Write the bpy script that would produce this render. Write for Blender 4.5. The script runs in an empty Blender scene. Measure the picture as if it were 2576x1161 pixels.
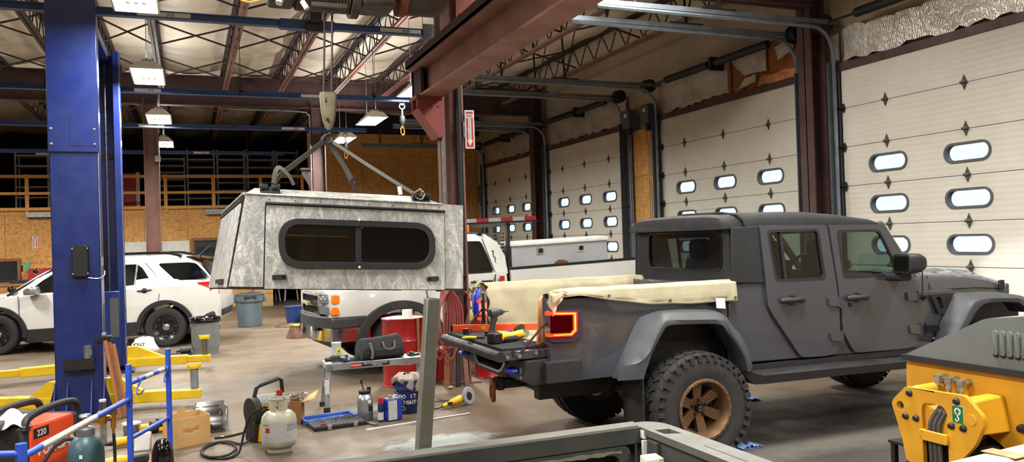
import bpy, bmesh, math, random
from mathutils import Vector, Matrix
from mathutils.geometry import tessellate_polygon
random.seed(7)
COL = bpy.context.scene.collection
R = math.radians
PI = math.pi
V = Vector
MATS = {}

# ------------------------------------------------------------------ mesh builder
class B:
    def __init__(s): s.v = []; s.f = []
    def add(s, vs, fs):
        n = len(s.v); s.v += [tuple(p) for p in vs]; s.f += [[i + n for i in f] for f in fs]; return s
    def join(s, o, M=None):
        return s.add([M @ V(p) for p in o.v] if M else o.v, o.f)
    def box(s, c, d, rot=None):
        x, y, z = d[0] / 2, d[1] / 2, d[2] / 2
        vs = [V((i, j, k)) for i in (-x, x) for j in (-y, y) for k in (-z, z)]
        if rot: 
            m = eul(rot); vs = [m @ p for p in vs]
        return s.add([p + V(c) for p in vs], [[0, 1, 3, 2], [4, 6, 7, 5], [0, 4, 5, 1], [2, 3, 7, 6], [0, 2, 6, 4], [1, 5, 7, 3]])
    def bx(s, a, b): return s.box([(a[i] + b[i]) / 2 for i in range(3)], [abs(a[i] - b[i]) for i in range(3)])
    def hexa(s, p):   # 8 points: bottom ring 4, top ring 4
        return s.add(p, [[3, 2, 1, 0], [4, 5, 6, 7], [0, 1, 5, 4], [1, 2, 6, 5], [2, 3, 7, 6], [3, 0, 4, 7]])
    def bar(s, a, b, w, h=None, up=(0, 0, 1)):   # rectangular bar from a to b
        h = h or w; a, b = V(a), V(b); d = (b - a).normalized(); u = V(up)
        if abs(d.dot(u)) > .98: u = V((0, 1, 0))
        r = d.cross(u).normalized(); u = r.cross(d)
        q = [r * (i * w / 2) + u * (j * h / 2) for i, j in ((-1, -1), (1, -1), (1, 1), (-1, 1))]
        return s.hexa([a + k for k in q] + [b + k for k in q])
    def tube(s, pts, r, n=8, closed=False, flat=1.0, up0=None):
        pts = [V(p) for p in pts]; m = len(pts); rr = r if isinstance(r, (list, tuple)) else [r] * m
        rings = []; prev = V(up0) if up0 else None
        for i in range(m):
            a = pts[(i - 1) % m] if (closed or i > 0) else pts[i]; b = pts[(i + 1) % m] if (closed or i < m - 1) else pts[i]
            d = (b - a)
            d = d.normalized() if d.length > 1e-9 else V((0, 0, 1))
            if prev is None: prev = V((0, 0, 1)) if abs(d.z) < .9 else V((1, 0, 0))
            e = d.cross(prev)
            if e.length < 1e-6: e = d.cross(V((1, .3, .1)))
            e.normalize(); u = e.cross(d).normalized(); prev = u
            rings.append([pts[i] + (e * math.cos(2 * PI * k / n) * flat + u * math.sin(2 * PI * k / n)) * rr[i] for k in range(n)])
        vs = [p for q in rings for p in q]; fs = []
        for i in range(m if closed else m - 1):
            j = (i + 1) % m
            for k in range(n): fs.append([i * n + k, i * n + (k + 1) % n, j * n + (k + 1) % n, j * n + k])
        if not closed: fs += [list(range(n))[::-1], [(m - 1) * n + k for k in range(n)]]
        return s.add(vs, fs)
    def cyl(s, a, b, r, r2=None, n=20): return s.tube([a, b], [r, r if r2 is None else r2], n)
    def lathe(s, prof, o=(0, 0, 0), ax=(0, 0, 1), n=28, sq=0):   # prof: (radius, height)
        ax = V(ax).normalized(); e = ax.orthogonal().normalized() if abs(ax.z) < .99 else V((1, 0, 0)); u = ax.cross(e); o = V(o)
        vs = []; fs = []; m = len(prof)
        for r, h in prof:
            for k in range(n):
                t = 2 * PI * k / n; vs.append(o + ax * h + (e * math.cos(t) + u * math.sin(t)) * max(r, 1e-4))
        for i in range(m - 1):
            for k in range(n): fs.append([i * n + k, i * n + (k + 1) % n, (i + 1) * n + (k + 1) % n, (i + 1) * n + k])
        cl = prof[0] == prof[-1]
        if prof[0][0] > 1e-3 and not cl: fs.append(list(range(n))[::-1])
        if prof[-1][0] > 1e-3 and not cl: fs.append([(m - 1) * n + k for k in range(n)])
        return s.add(vs, fs)
    def prism(s, poly, f0, f1, holes=(), back=True):   # polygon (u,v) with holes, mapped by f0/f1 to 3D
        loops = [list(poly)] + [list(h) for h in holes]
        tri = tessellate_polygon([[V((p[0], p[1], 0)) for p in l] for l in loops])
        fl = [p for l in loops for p in l]; n = len(fl)
        vs = [f0(*p) for p in fl] + [f1(*p) for p in fl]
        fs = [list(t) for t in tri]
        if back: fs += [[i + n for i in t][::-1] for t in tri]
        k = 0
        for l in loops:
            m = len(l)
            for i in range(m): a, b = k + i, k + (i + 1) % m; fs.append([b, a, a + n, b + n])
            k += m
        return s.add(vs, fs)
    def py(s, poly, y0, y1, holes=()): return s.prism(poly, lambda u, v: (u, y0, v), lambda u, v: (u, y1, v), holes)   # (x,z) polygons
    def px(s, poly, x0, x1, holes=()): return s.prism(poly, lambda u, v: (x0, u, v), lambda u, v: (x1, u, v), holes)   # (y,z)
    def pz(s, poly, z0, z1, holes=()): return s.prism(poly, lambda u, v: (u, v, z0), lambda u, v: (u, v, z1), holes)
    def loft(s, rings, caps=True, closed=True):
        n = len(rings[0]); vs = [p for r in rings for p in r]; fs = []
        for i in range(len(rings) - 1):
            for k in range(n if closed else n - 1): fs.append([i * n + k, i * n + (k + 1) % n, (i + 1) * n + (k + 1) % n, (i + 1) * n + k])
        if caps: fs += [list(range(n))[::-1], [(len(rings) - 1) * n + k for k in range(n)]]
        return s.add(vs, fs)
    def grid(s, fn, nu, nv):
        vs = [fn(i / nu, j / nv) for j in range(nv + 1) for i in range(nu + 1)]
        fs = [[j * (nu + 1) + i, j * (nu + 1) + i + 1, (j + 1) * (nu + 1) + i + 1, (j + 1) * (nu + 1) + i] for j in range(nv) for i in range(nu)]
        return s.add(vs, fs)
    def ball(s, c, r, nu=14, nv=9):
        r = r if isinstance(r, (list, tuple)) else (r, r, r)
        prof = [(math.sin(PI * i / nv), -math.cos(PI * i / nv)) for i in range(nv + 1)]
        t = B().lathe(prof, n=nu)
        return s.add([(c[0] + p[0] * r[0], c[1] + p[1] * r[1], c[2] + p[2] * r[2]) for p in t.v], t.f)
    def xf(s, M): s.v = [tuple(M @ V(p)) for p in s.v]; return s

def eul(r): return Matrix.Rotation(r[2], 3, 'Z') @ Matrix.Rotation(r[1], 3, 'Y') @ Matrix.Rotation(r[0], 3, 'X')
def TR(loc=(0, 0, 0), rot=(0, 0, 0), sc=1): return Matrix.Translation(loc) @ eul(rot).to_4x4() @ Matrix.Scale(sc, 4)
def frame(o, x, z):   # matrix with local x and z axes
    x = V(x).normalized(); z = V(z); y = z.cross(x).normalized(); z = x.cross(y)
    m = Matrix((x, y, z)).transposed().to_4x4(); m.translation = V(o); return m
def rrect(x0, y0, x1, y1, r, n=5):
    r = min(r, abs(x1 - x0) / 2 - 1e-4, abs(y1 - y0) / 2 - 1e-4); p = []
    for cx, cy, a in ((x1 - r, y1 - r, 0), (x0 + r, y1 - r, 90), (x0 + r, y0 + r, 180), (x1 - r, y0 + r, 270)):
        for i in range(n + 1): t = R(a + 90 * i / n); p.append((cx + r * math.cos(t), cy + r * math.sin(t)))
    return p
def rpoly(pts, r, n=4):   # round the corners of a polygon; r scalar or list
    out = []; m = len(pts)
    for i in range(m):
        rr = r[i] if isinstance(r, (list, tuple)) else r
        a, b, c = V((*pts[i - 1][:2], 0)), V((*pts[i][:2], 0)), V((*pts[(i + 1) % m][:2], 0))
        if rr <= 0: out.append((b.x, b.y)); continue
        d1 = min(rr, (a - b).length * .48); d2 = min(rr, (c - b).length * .48)
        p = b + (a - b).normalized() * d1; q = b + (c - b).normalized() * d2
        for k in range(n + 1): t = k / n; w = p * (1 - t) ** 2 + b * 2 * t * (1 - t) + q * t * t; out.append((w.x, w.y))
    return out
def spl(pts, n=6, closed=False):   # Catmull-Rom
    pts = [V(p) for p in pts]; m = len(pts); out = []
    for i in range(m if closed else m - 1):
        g = (lambda k: pts[k % m]) if closed else (lambda k: pts[max(0, min(m - 1, k))])
        a, b, c, d = g(i - 1), g(i), g(i + 1), g(i + 2)
        for k in range(n):
            t = k / n
            out.append(((2 * b) + (c - a) * t + (2 * a - 5 * b + 4 * c - d) * t * t + (3 * b - a - 3 * c + d) * t ** 3) * .5)
    if not closed: out.append(pts[-1])
    return out
def circ(c, r, a0=0, a1=360, n=24, pl='xz'):
    o = []
    for i in range(n + (0 if a1 - a0 == 360 else 1)):
        t = R(a0 + (a1 - a0) * i / n); x, y = r * math.cos(t), r * math.sin(t)
        o.append({'xz': (c[0] + x, c[1], c[2] + y), 'xy': (c[0] + x, c[1] + y, c[2]), 'yz': (c[0], c[1] + x, c[2] + y)}[pl])
    return o
def c2(cx, cy, r, a0=0, a1=360, n=24): return [(cx + r * math.cos(R(a0 + (a1 - a0) * i / n)), cy + r * math.sin(R(a0 + (a1 - a0) * i / n))) for i in range(n + (0 if a1 - a0 == 360 else 1))]

# ------------------------------------------------------------------ objects
INV = {}    # thing name -> inverse matrix when its parts are given in world coordinates
def rootof(o):
    while o.parent: o = o.parent
    return o
def thing(name, label, cat, loc=(0, 0, 0), rz=0, group=None, w=True, kind=None, rot=None):
    o = bpy.data.objects.new(name, None); COL.objects.link(o); o.empty_display_size = .1
    o.location = loc; o.rotation_euler = rot or (0, 0, rz)
    if label: o['label'] = label
    if cat: o['category'] = cat
    if group: o['group'] = group
    if kind: o['kind'] = kind
    INV[o.name] = (Matrix.Translation(loc) @ eul(rot or (0, 0, rz)).to_4x4()).inverted() if w else None
    return o
def ob(name, b, m, parent=None, sm=35, bev=0, sub=0, solid=0, seg=2, off=-1, label=None, kind=None, remd=0):
    me = bpy.data.meshes.new(name); me.from_pydata([tuple(p) for p in b.v], [], b.f); me.update()
    bm = bmesh.new(); bm.from_mesh(me); bmesh.ops.remove_doubles(bm, verts=bm.verts, dist=1e-5); bmesh.ops.recalc_face_normals(bm, faces=bm.faces); bm.to_mesh(me); bm.free()
    if parent is not None:
        inv = INV.get(rootof(parent).name)
        if inv is not None: me.transform(inv)
    me.materials.append(MATS[m] if isinstance(m, str) else m)
    if sm:
        for p in me.polygons: p.use_smooth = True
        me.set_sharp_from_angle(angle=R(sm))
    o = bpy.data.objects.new(name, me); COL.objects.link(o)
    if parent is not None: o.parent = parent
    if solid: k = o.modifiers.new('s', 'SOLIDIFY'); k.thickness = solid; k.offset = off
    if bev: k = o.modifiers.new('b', 'BEVEL'); k.width = bev; k.segments = seg; k.limit_method = 'ANGLE'; k.angle_limit = R(40); k.harden_normals = False
    if sub: k = o.modifiers.new('u', 'SUBSURF'); k.levels = sub; k.render_levels = sub
    if label: o['label'] = label
    if kind: o['kind'] = kind
    return o
def tag(o, label, cat, group=None):
    o['label'] = label; o['category'] = cat
    if group: o['group'] = group
    return o
def solo(name, b, m, label, cat, group=None, **k):   # a thing that is one mesh, origin moved to its base
    xs = [min(p[i] for p in b.v) for i in range(3)]; ys = [max(p[i] for p in b.v) for i in range(3)]
    o0 = ((xs[0] + ys[0]) / 2, (xs[1] + ys[1]) / 2, xs[2])
    b.v = [tuple(p[i] - o0[i] for i in range(3)) for p in b.v]
    o = ob(name, b, m, None, **k); o.location = o0
    return tag(o, label, cat, group)
def struct(name, b, m, parent=None, **k):
    o = ob(name, b, m, parent, **k)
    if parent is None: o['kind'] = 'structure'
    return o
def dup(root, loc, rz=None, label=None, group=None, rot=None):
    r = root.copy(); COL.objects.link(r); r.location = loc
    if rz is not None: r.rotation_euler = (0, 0, rz)
    if rot is not None: r.rotation_euler = rot
    if label: r['label'] = label
    if group: r['group'] = group
    for ch in list(root.children):
        c = ch.copy(); COL.objects.link(c); c.parent = r
        for g in ch.children: d = g.copy(); COL.objects.link(d); d.parent = c
    return r
def text(name, s, M, size, m, parent, ext=.002, align='CENTER', sx=1.0, bold=0, shear=0, sp=1.0):
    cu = bpy.data.curves.new('t', 'FONT'); cu.body = s; cu.size = size; cu.extrude = ext; cu.align_x = align; cu.align_y = 'CENTER'; cu.offset = bold; cu.shear = shear; cu.space_character = sp; cu.resolution_u = 3
    t = bpy.data.objects.new('t', cu); COL.objects.link(t); bpy.context.view_layer.update()
    me = bpy.data.meshes.new_from_object(t.evaluated_get(bpy.context.evaluated_depsgraph_get()))
    bpy.data.objects.remove(t); bpy.data.curves.remove(cu)
    b = B(); b.v = [tuple(M @ V((p.co.x * sx, p.co.y, p.co.z))) for p in me.vertices]; b.f = [list(p.vertices) for p in me.polygons]
    bpy.data.meshes.remove(me)
    return ob(name, b, m, parent, sm=0)
def tm(o, right, up):   # text matrix: text plane with local x=right, y=up
    x = V(right).normalized(); y = V(up).normalized(); z = x.cross(y); m = Matrix((x, y, z)).transposed().to_4x4(); m.translation = V(o); return m
def FY(o): return tm(o, (1, 0, 0), (0, 0, 1))      # faces -Y (towards the camera)
def FX(o): return tm(o, (0, -1, 0), (0, 0, 1))     # faces -X

# ------------------------------------------------------------------ materials
def lin(h):
    h = h.lstrip('#'); c = [int(h[i:i + 2], 16) / 255 for i in (0, 2, 4)]
    return tuple((x / 12.92 if x <= .04045 else ((x + .055) / 1.055) ** 2.4) for x in c) + (1,)
class NT:
    def __init__(s, name):
        s.m = bpy.data.materials.new(name); s.m.use_nodes = True; s.t = s.m.node_tree; s.t.nodes.clear()
        s.out = s.n('ShaderNodeOutputMaterial'); MATS[name] = s.m
    def n(s, ty, **k):
        q = s.t.nodes.new(ty)
        for a, v in k.items():
            if a in ('operation', 'blend_type', 'data_type', 'feature', 'distance', 'wave_type', 'bands_direction', 'noise_dimensions', 'voronoi_dimensions', 'normalize', 'gradient_type', 'interpolation_type'): setattr(q, a, v)
        return q
    def l(s, a, b): s.t.links.new(a, b)
    def co(s, scale=(1, 1, 1), rot=(0, 0, 0), loc=(0, 0, 0)):
        c = s.n('ShaderNodeTexCoord'); m = s.n('ShaderNodeMapping'); m.inputs['Scale'].default_value = scale; m.inputs['Rotation'].default_value = rot; m.inputs['Location'].default_value = loc
        s.l(c.outputs['Object'], m.inputs[0]); return m.outputs[0]
    def noise(s, vec, sc, det=4, rough=.55, dist=0):
        q = s.n('ShaderNodeTexNoise'); q.inputs['Scale'].default_value = sc; q.inputs['Detail'].default_value = det; q.inputs['Roughness'].default_value = rough; q.inputs['Distortion'].default_value = dist
        s.l(vec, q.inputs['Vector']); return q.outputs[0]
    def ramp(s, fac, stops):
        q = s.n('ShaderNodeValToRGB'); e = q.color_ramp.elements
        while len(e) < len(stops): e.new(.5)
        for i, (p, c) in enumerate(stops): e[i].position = p; e[i].color = c if isinstance(c, tuple) else lin(c)
        s.l(fac, q.inputs[0]); return q.outputs[0]
    def mix(s, fac, a, b, bt='MIX'):
        q = s.n('ShaderNodeMix', data_type='RGBA', blend_type=bt)
        for i, x in ((0, fac), (6, a), (7, b)):
            if isinstance(x, str): q.inputs[i].default_value = lin(x)
            elif isinstance(x, (int, float)): q.inputs[i].default_value = x
            elif isinstance(x, tuple): q.inputs[i].default_value = x
            else: s.l(x, q.inputs[i])
        return q.outputs[2]
    def math(s, op, a, b=0, c=0):
        q = s.n('ShaderNodeMath', operation=op)
        for i, x in enumerate((a, b, c)):
            if isinstance(x, (int, float)): q.inputs[i].default_value = x
            else: s.l(x, q.inputs[i])
        return q.outputs[0]
    def bsdf(s, col, r=.5, m=0., coat=0, spec=.5, **k):
        q = s.n('ShaderNodeBsdfPrincipled'); q.inputs['Metallic'].default_value = m; q.inputs['Coat Weight'].default_value = coat; q.inputs['Coat Roughness'].default_value = .05; q.inputs['Specular IOR Level'].default_value = spec
        for nm, x in (('Base Color', col), ('Roughness', r)):
            if isinstance(x, str): q.inputs[nm].default_value = lin(x)
            elif isinstance(x, (int, float, tuple)): q.inputs[nm].default_value = x
            else: s.l(x, q.inputs[nm])
        for a, x in k.items():
            a = a.replace('_', ' ')
            if isinstance(x, (int, float, tuple)): q.inputs[a].default_value = x
            else: s.l(x, q.inputs[a])
        s.l(q.outputs[0], s.out.inputs[0]); s.b = q; return q
    def bump(s, h, st=.3, d=.02):
        q = s.n('ShaderNodeBump'); q.inputs['Strength'].default_value = st; q.inputs['Distance'].default_value = d; s.l(h, q.inputs['Height']); s.l(q.outputs[0], s.b.inputs['Normal'])
def mat(name, c, r=.5, m=0., c2=None, sc=6, lo=.35, hi=.7, bump=0, bsc=None, bd=.01, coat=0, em=0, spec=.5, st=(1, 1, 1), det=5):
    t = NT(name); v = t.co(st); nz = t.noise(v, sc, det)
    if c2 is None:   # slight wear variation of one colour
        k = lin(c); c2 = tuple(x * .82 for x in k[:3]) + (1,)
    col = t.ramp(nz, [(lo, c), (hi, c2)])
    rg = t.ramp(t.noise(v, sc * 2.3, 3), [(.3, (max(r - .06, .02),) * 3 + (1,)), (.7, (min(r + .08, 1),) * 3 + (1,))])
    t.bsdf(col, rg, m, coat, spec)
    if em: t.b.inputs['Emission Color'].default_value = lin(c); t.b.inputs['Emission Strength'].default_value = em
    if bump: t.bump(t.noise(v, bsc or sc * 4, 4), bump, bd)
    return t
def glass(name, tint, alpha=.25, r=.03):   # clear sheet: mostly transparent with a real reflection
    t = NT(name); g = t.n('ShaderNodeBsdfGlossy'); g.inputs['Roughness'].default_value = r; g.inputs['Color'].default_value = (1, 1, 1, 1)
    tr = t.n('ShaderNodeBsdfTransparent'); tr.inputs['Color'].default_value = lin(tint)
    fr = t.n('ShaderNodeLayerWeight'); fr.inputs['Blend'].default_value = .5
    mx = t.n('ShaderNodeMixShader'); t.l(t.math('MULTIPLY_ADD', t.math('POWER', fr.outputs['Facing'], 5.0), .9, alpha), mx.inputs[0]); t.l(tr.outputs[0], mx.inputs[1]); t.l(g.outputs[0], mx.inputs[2]); t.l(mx.outputs[0], t.out.inputs[0])

mat('steel_maroon', '#4a2f2e', .6, c2='#33211f', sc=3, bump=.1)
mat('steel_brown', '#7c554b', .6, c2='#644238', sc=3, bump=.1)
mat('beam_pink', '#9a7468', .65, c2='#85594f', sc=2.5, lo=.4, hi=.65, bump=.1)
mat('bracket_red', '#8a3b36', .55, c2='#6b2f2c', sc=3)
mat('lamp_white', '#f2f0ea', .5)
mat('dark_joist', '#3a2a2a', .6, c2='#2a1e1e', sc=4)
mat('black', '#0e0e10', .5)
mat('black_gloss', '#08080a', .12, coat=.5)
mat('rubber', '#17171a', .8, bump=.15, bsc=60)
mat('plastic_black', '#1b1b1e', .55, bump=.08, bsc=120, bd=.002)
mat('plastic_grey', '#4b4e52', .55, bump=.08, bsc=120, bd=.002)
mat('dark_steel', '#33363a', .45, .6, c2='#26282b')
mat('galv', '#8d9296', .42, .8, c2='#70757a', sc=9)
mat('track_steel', '#7d858d', .4, .55, c2='#666d75', sc=5)
mat('track_dark', '#4c525a', .5, .2, c2='#3d4249', sc=4)
mat('chrome', '#d8dadc', .12, 1.0)
mat('silver', '#b8bbbf', .3, .9)
mat('hinge_grey', '#55524c', .5, .4)
mat('white_paint', '#d2d2ce', .25, coat=.6, c2='#c8c8c4', sc=1.2)
mat('white_plain', '#d6d6d2', .5)
mat('cream', '#d8d0b4', .6)
mat('red_paint', '#a51d1f', .4, c2='#8c1619', sc=5)
mat('red_gloss', '#c01818', .2, coat=.5)
mat('orange', '#e8501c', .45, c2='#d8461a', sc=4)
mat('amber', '#f07818', .3)
mat('yellow', '#e3bd17', .5, c2='#cda60f', sc=5)
mat('tool_yellow', '#e8b116', .45)
mat('dirty_yellow', '#d29a26', .42, c2='#bd861e', sc=3, coat=.15)
mat('lift_blue', '#182a6c', .32, c2='#15255e', sc=2, coat=.2)
mat('rail_blue', '#2c4d86', .45, c2='#24426f', sc=3)
mat('scaf_blue', '#2b52c4', .35, c2='#2446a8', sc=6)
mat('bin_blue', '#24407c', .5)
mat('bucket_blue', '#1c2a5e', .45)
mat('can_blue', '#2340a8', .35)
mat('case_blue', '#3a63b4', .5)
mat('jug_blue', '#2334c8', .35)
mat('brown_wood', '#8a5a34', .7, c2='#6e4426', sc=4, st=(1, 1, 6))
mat('pine', '#d09b52', .6, c2='#b9823d', sc=3, st=(6, 1, 1))
mat('plank_wood', '#a56a38', .6, c2='#8c552a', sc=3, st=(8, 8, 1))
mat('cardboard', '#c09a64', .8, c2='#b38d58', sc=3)
mat('cardboard_dark', '#8a6038', .8)
mat('kraft', '#a05f30', .85, c2='#7f4822', sc=5, bump=.4)
mat('pink_wool', '#b2604e', .95, c2='#c99a5a', sc=9, bump=.8)
mat('tan_mat', '#9a938a', .9)
mat('canvas', '#9f9880', .85, c2='#8d836a', sc=3.5, lo=.4, hi=.72, bump=.25, bsc=40)
mat('cloth_grey', '#9a9088', .9, c2='#857b72', sc=5, bump=.3, bsc=60)
mat('cloth_white', '#d8d2cf', .9)
mat('fabric_black', '#15161b', .85, bump=.3, bsc=90)
mat('soft_top', '#111215', .8, c2='#17181b', sc=4, bump=.25, bsc=150, bd=.003)
mat('jeep_grey', '#393c44', .18, c2='#363940', sc=1.5, coat=1)
mat('flare_grey', '#3b3e44', .55, bump=.12, bsc=200, bd=.002)
mat('bronze', '#7d6247', .38, .65, c2='#6d543c', sc=6)
mat('wheel_black', '#0c0c0e', .25, coat=.3)
mat('seat_grey', '#4a453f', .9)
mat('hood_grey', '#656a6a', .5, c2='#5c6060', sc=3)
mat('tank_grey', '#b9baa6', .35, c2='#adae9a', sc=4)
mat('cyl_teal', '#37525e', .4, c2='#2c434e', sc=7, lo=.45)
mat('brass', '#c08a3a', .3, .9)
mat('brute_grey', '#5d6a72', .5)
mat('hose_red', '#8e3d3a', .6)
mat('tyre', '#202022', .82, c2='#2b2a29', sc=7, bump=.15, bsc=80)
mat('gun_dark', '#2c2d30', .5)
mat('bed_black', '#34342f', .75, c2='#22221f', sc=4, bump=.2)
mat('bed_rail', '#55544e', .55, c2='#4a4944', sc=6)
mat('strap_grey', '#5d5a55', .85, bump=.2, bsc=100)
mat('glove_blue', '#7f9fe0', .6)
mat('paper', '#d8d8d8', .7)
mat('label_white', '#c4c6c4', .5, c2='#adb0af', sc=40, lo=.45, hi=.6, st=(1, 1, 3))
mat('ink_black', '#121212', .6)
mat('ink_red', '#b22228', .5)
mat('ink_yellow', '#c9c020', .6)
mat('sign_green', '#14713f', .4)
mat('green_plate', '#3fae7f', .5)
mat('retro_red', '#b01626', .35)
mat('retro_white', '#b4b6ba', .35)
mat('panel_tan', '#b3a692', .8, c2='#9c8f7b', sc=3)
mat('dark_store', '#1b1a1e', .9)
mat('rust', '#7a4a22', .8, c2='#5f3818', sc=10)
mat('white_rail', '#a9a492', .5, c2='#9c9580', sc=3)
mat('resin', '#c0a050', .4)
glass('glass_clear', '#d8e4e0', .05)
glass('glass_dark', '#2c3034', .05)
glass('glass_jeep', '#c6d2ce', .05)
mat('tail_house', '#3a2a40', .25, coat=.3)
glass('glass_tint', '#a4a49e', .05)
glass('glass_black', '#16181a', .05)
mat('rack_grey', '#a8a8a2', .5)
mat('block_paint', '#6f6752', .6, c2='#544c3a', sc=12)
mat('hoist_dirt', '#4a423a', .75, c2='#332c26', sc=8, bump=.3)
mat('post_steel', '#7f7f74', .4, .6, c2='#6c6a5e', sc=4)
mat('stain_brown', '#8a6a44', .8, c2='#a88a62', sc=12)
mat('rubber_grey', '#4a4846', .65)
mat('car_glass', '#0b0d0f', .06, coat=.6)
mat('flare_black', '#2b2d2f', .6)
mat('lamp_clear', '#9aa0a4', .12, .6, coat=.8)
mat('tank_white', '#e8ecef', .15, .3)
mat('tool_alu', '#b4b7bc', .4, .25, c2='#a6a9ae', sc=2)
mat('silver_paint', '#9a9d9f', .25, .4, coat=.6)
glass('glass_adapter', '#b8b0a0', .2, .3)
mat('print_grey', '#7f8288', .6, c2='#a8aab0', sc=60, lo=.45, hi=.55, st=(1, 1, 4))
mat('heater_grey', '#8c8f8e', .45)
mat('red_gloss_d', '#98181c', .3, c2='#821316', sc=5, coat=.3)
mat('pad_grey', '#8d9296', .9, bump=.3, bsc=80)
mat('hose_brown', '#7d5a48', .6)
mat('stool_brown', '#5d4038', .6, c2='#7a5548', sc=6)
mat('worn_paint_mat', '#6a6552', .8)
mat('can_galv', '#8f969a', .4, .3, c2='#7d8488', sc=7)
mat('grind_green', '#5c6a3e', .8)
glass('glass_vinyl', '#cbc8c2', .03, .12)
glass('glass_bag', '#c8ccd0', .12, .2)
glass('glass_window', '#f4fbff', .03)
def emis(name, c, s):
    t = NT(name); e = t.n('ShaderNodeEmission'); e.inputs[0].default_value = lin(c); e.inputs[1].default_value = s; t.l(e.outputs[0], t.out.inputs[0])
emis('tube_light', '#fff6ea', 14)
emis('tail_glow', '#ff2a10', 5)
emis('tail_core', '#ff6a20', 9)
emis('tail_dim', '#8a0810', .25)
emis('headlamp', '#f4f8ff', 14)
emis('marker_amber', '#ff9a28', 3)

def osb(name, ax):   # oriented strand board, plane given by the two in-plane axes
    t = NT(name); c = t.n('ShaderNodeTexCoord'); sp = t.n('ShaderNodeSeparateXYZ'); t.l(c.outputs['Object'], sp.inputs[0])
    cb = t.n('ShaderNodeCombineXYZ'); t.l(sp.outputs[ax], cb.inputs[0]); t.l(sp.outputs[2], cb.inputs[1]); v = cb.outputs[0]
    def vor(rot, sx, sy):
        m = t.n('ShaderNodeMapping'); m.inputs['Rotation'].default_value = (0, 0, rot); m.inputs['Scale'].default_value = (sx, sy, 1); t.l(v, m.inputs[0])
        q = t.n('ShaderNodeTexVoronoi'); q.inputs['Scale'].default_value = 1; q.inputs['Randomness'].default_value = 1; t.l(m.outputs[0], q.inputs['Vector'])
        s2 = t.n('ShaderNodeSeparateColor'); t.l(q.outputs['Color'], s2.inputs[0]); return s2.outputs[0]
    a, b2 = vor(.5, 14, 40), vor(-.7, 34, 12)
    f = t.math('ADD', t.math('MULTIPLY', a, .55), t.math('MULTIPLY', b2, .45))
    col = t.ramp(f, [(.1, '#b07a3e'), (.4, '#c8934e'), (.62, '#d09c56'), (.95, '#dcae6c')])
    big = t.ramp(t.noise(v, .7, 4), [(.3, (1, 1, 1, 1)), (.75, (.72, .66, .6, 1))])
    col = t.mix(1.0, col, big, 'MULTIPLY')
    br = t.n('ShaderNodeTexBrick'); br.offset = .5; br.inputs['Scale'].default_value = 1; br.inputs['Mortar Size'].default_value = .006; br.inputs['Brick Width'].default_value = 1.22; br.inputs['Row Height'].default_value = 1.6; br.inputs['Mortar Smooth'].default_value = .3
    t.l(v, br.inputs['Vector']); col = t.mix(br.outputs['Fac'], col, '#5c3a18')
    t.bsdf(col, .7); t.bump(f, .15, .01)
osb('osb_x', 0); osb('osb_y', 1)

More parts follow.
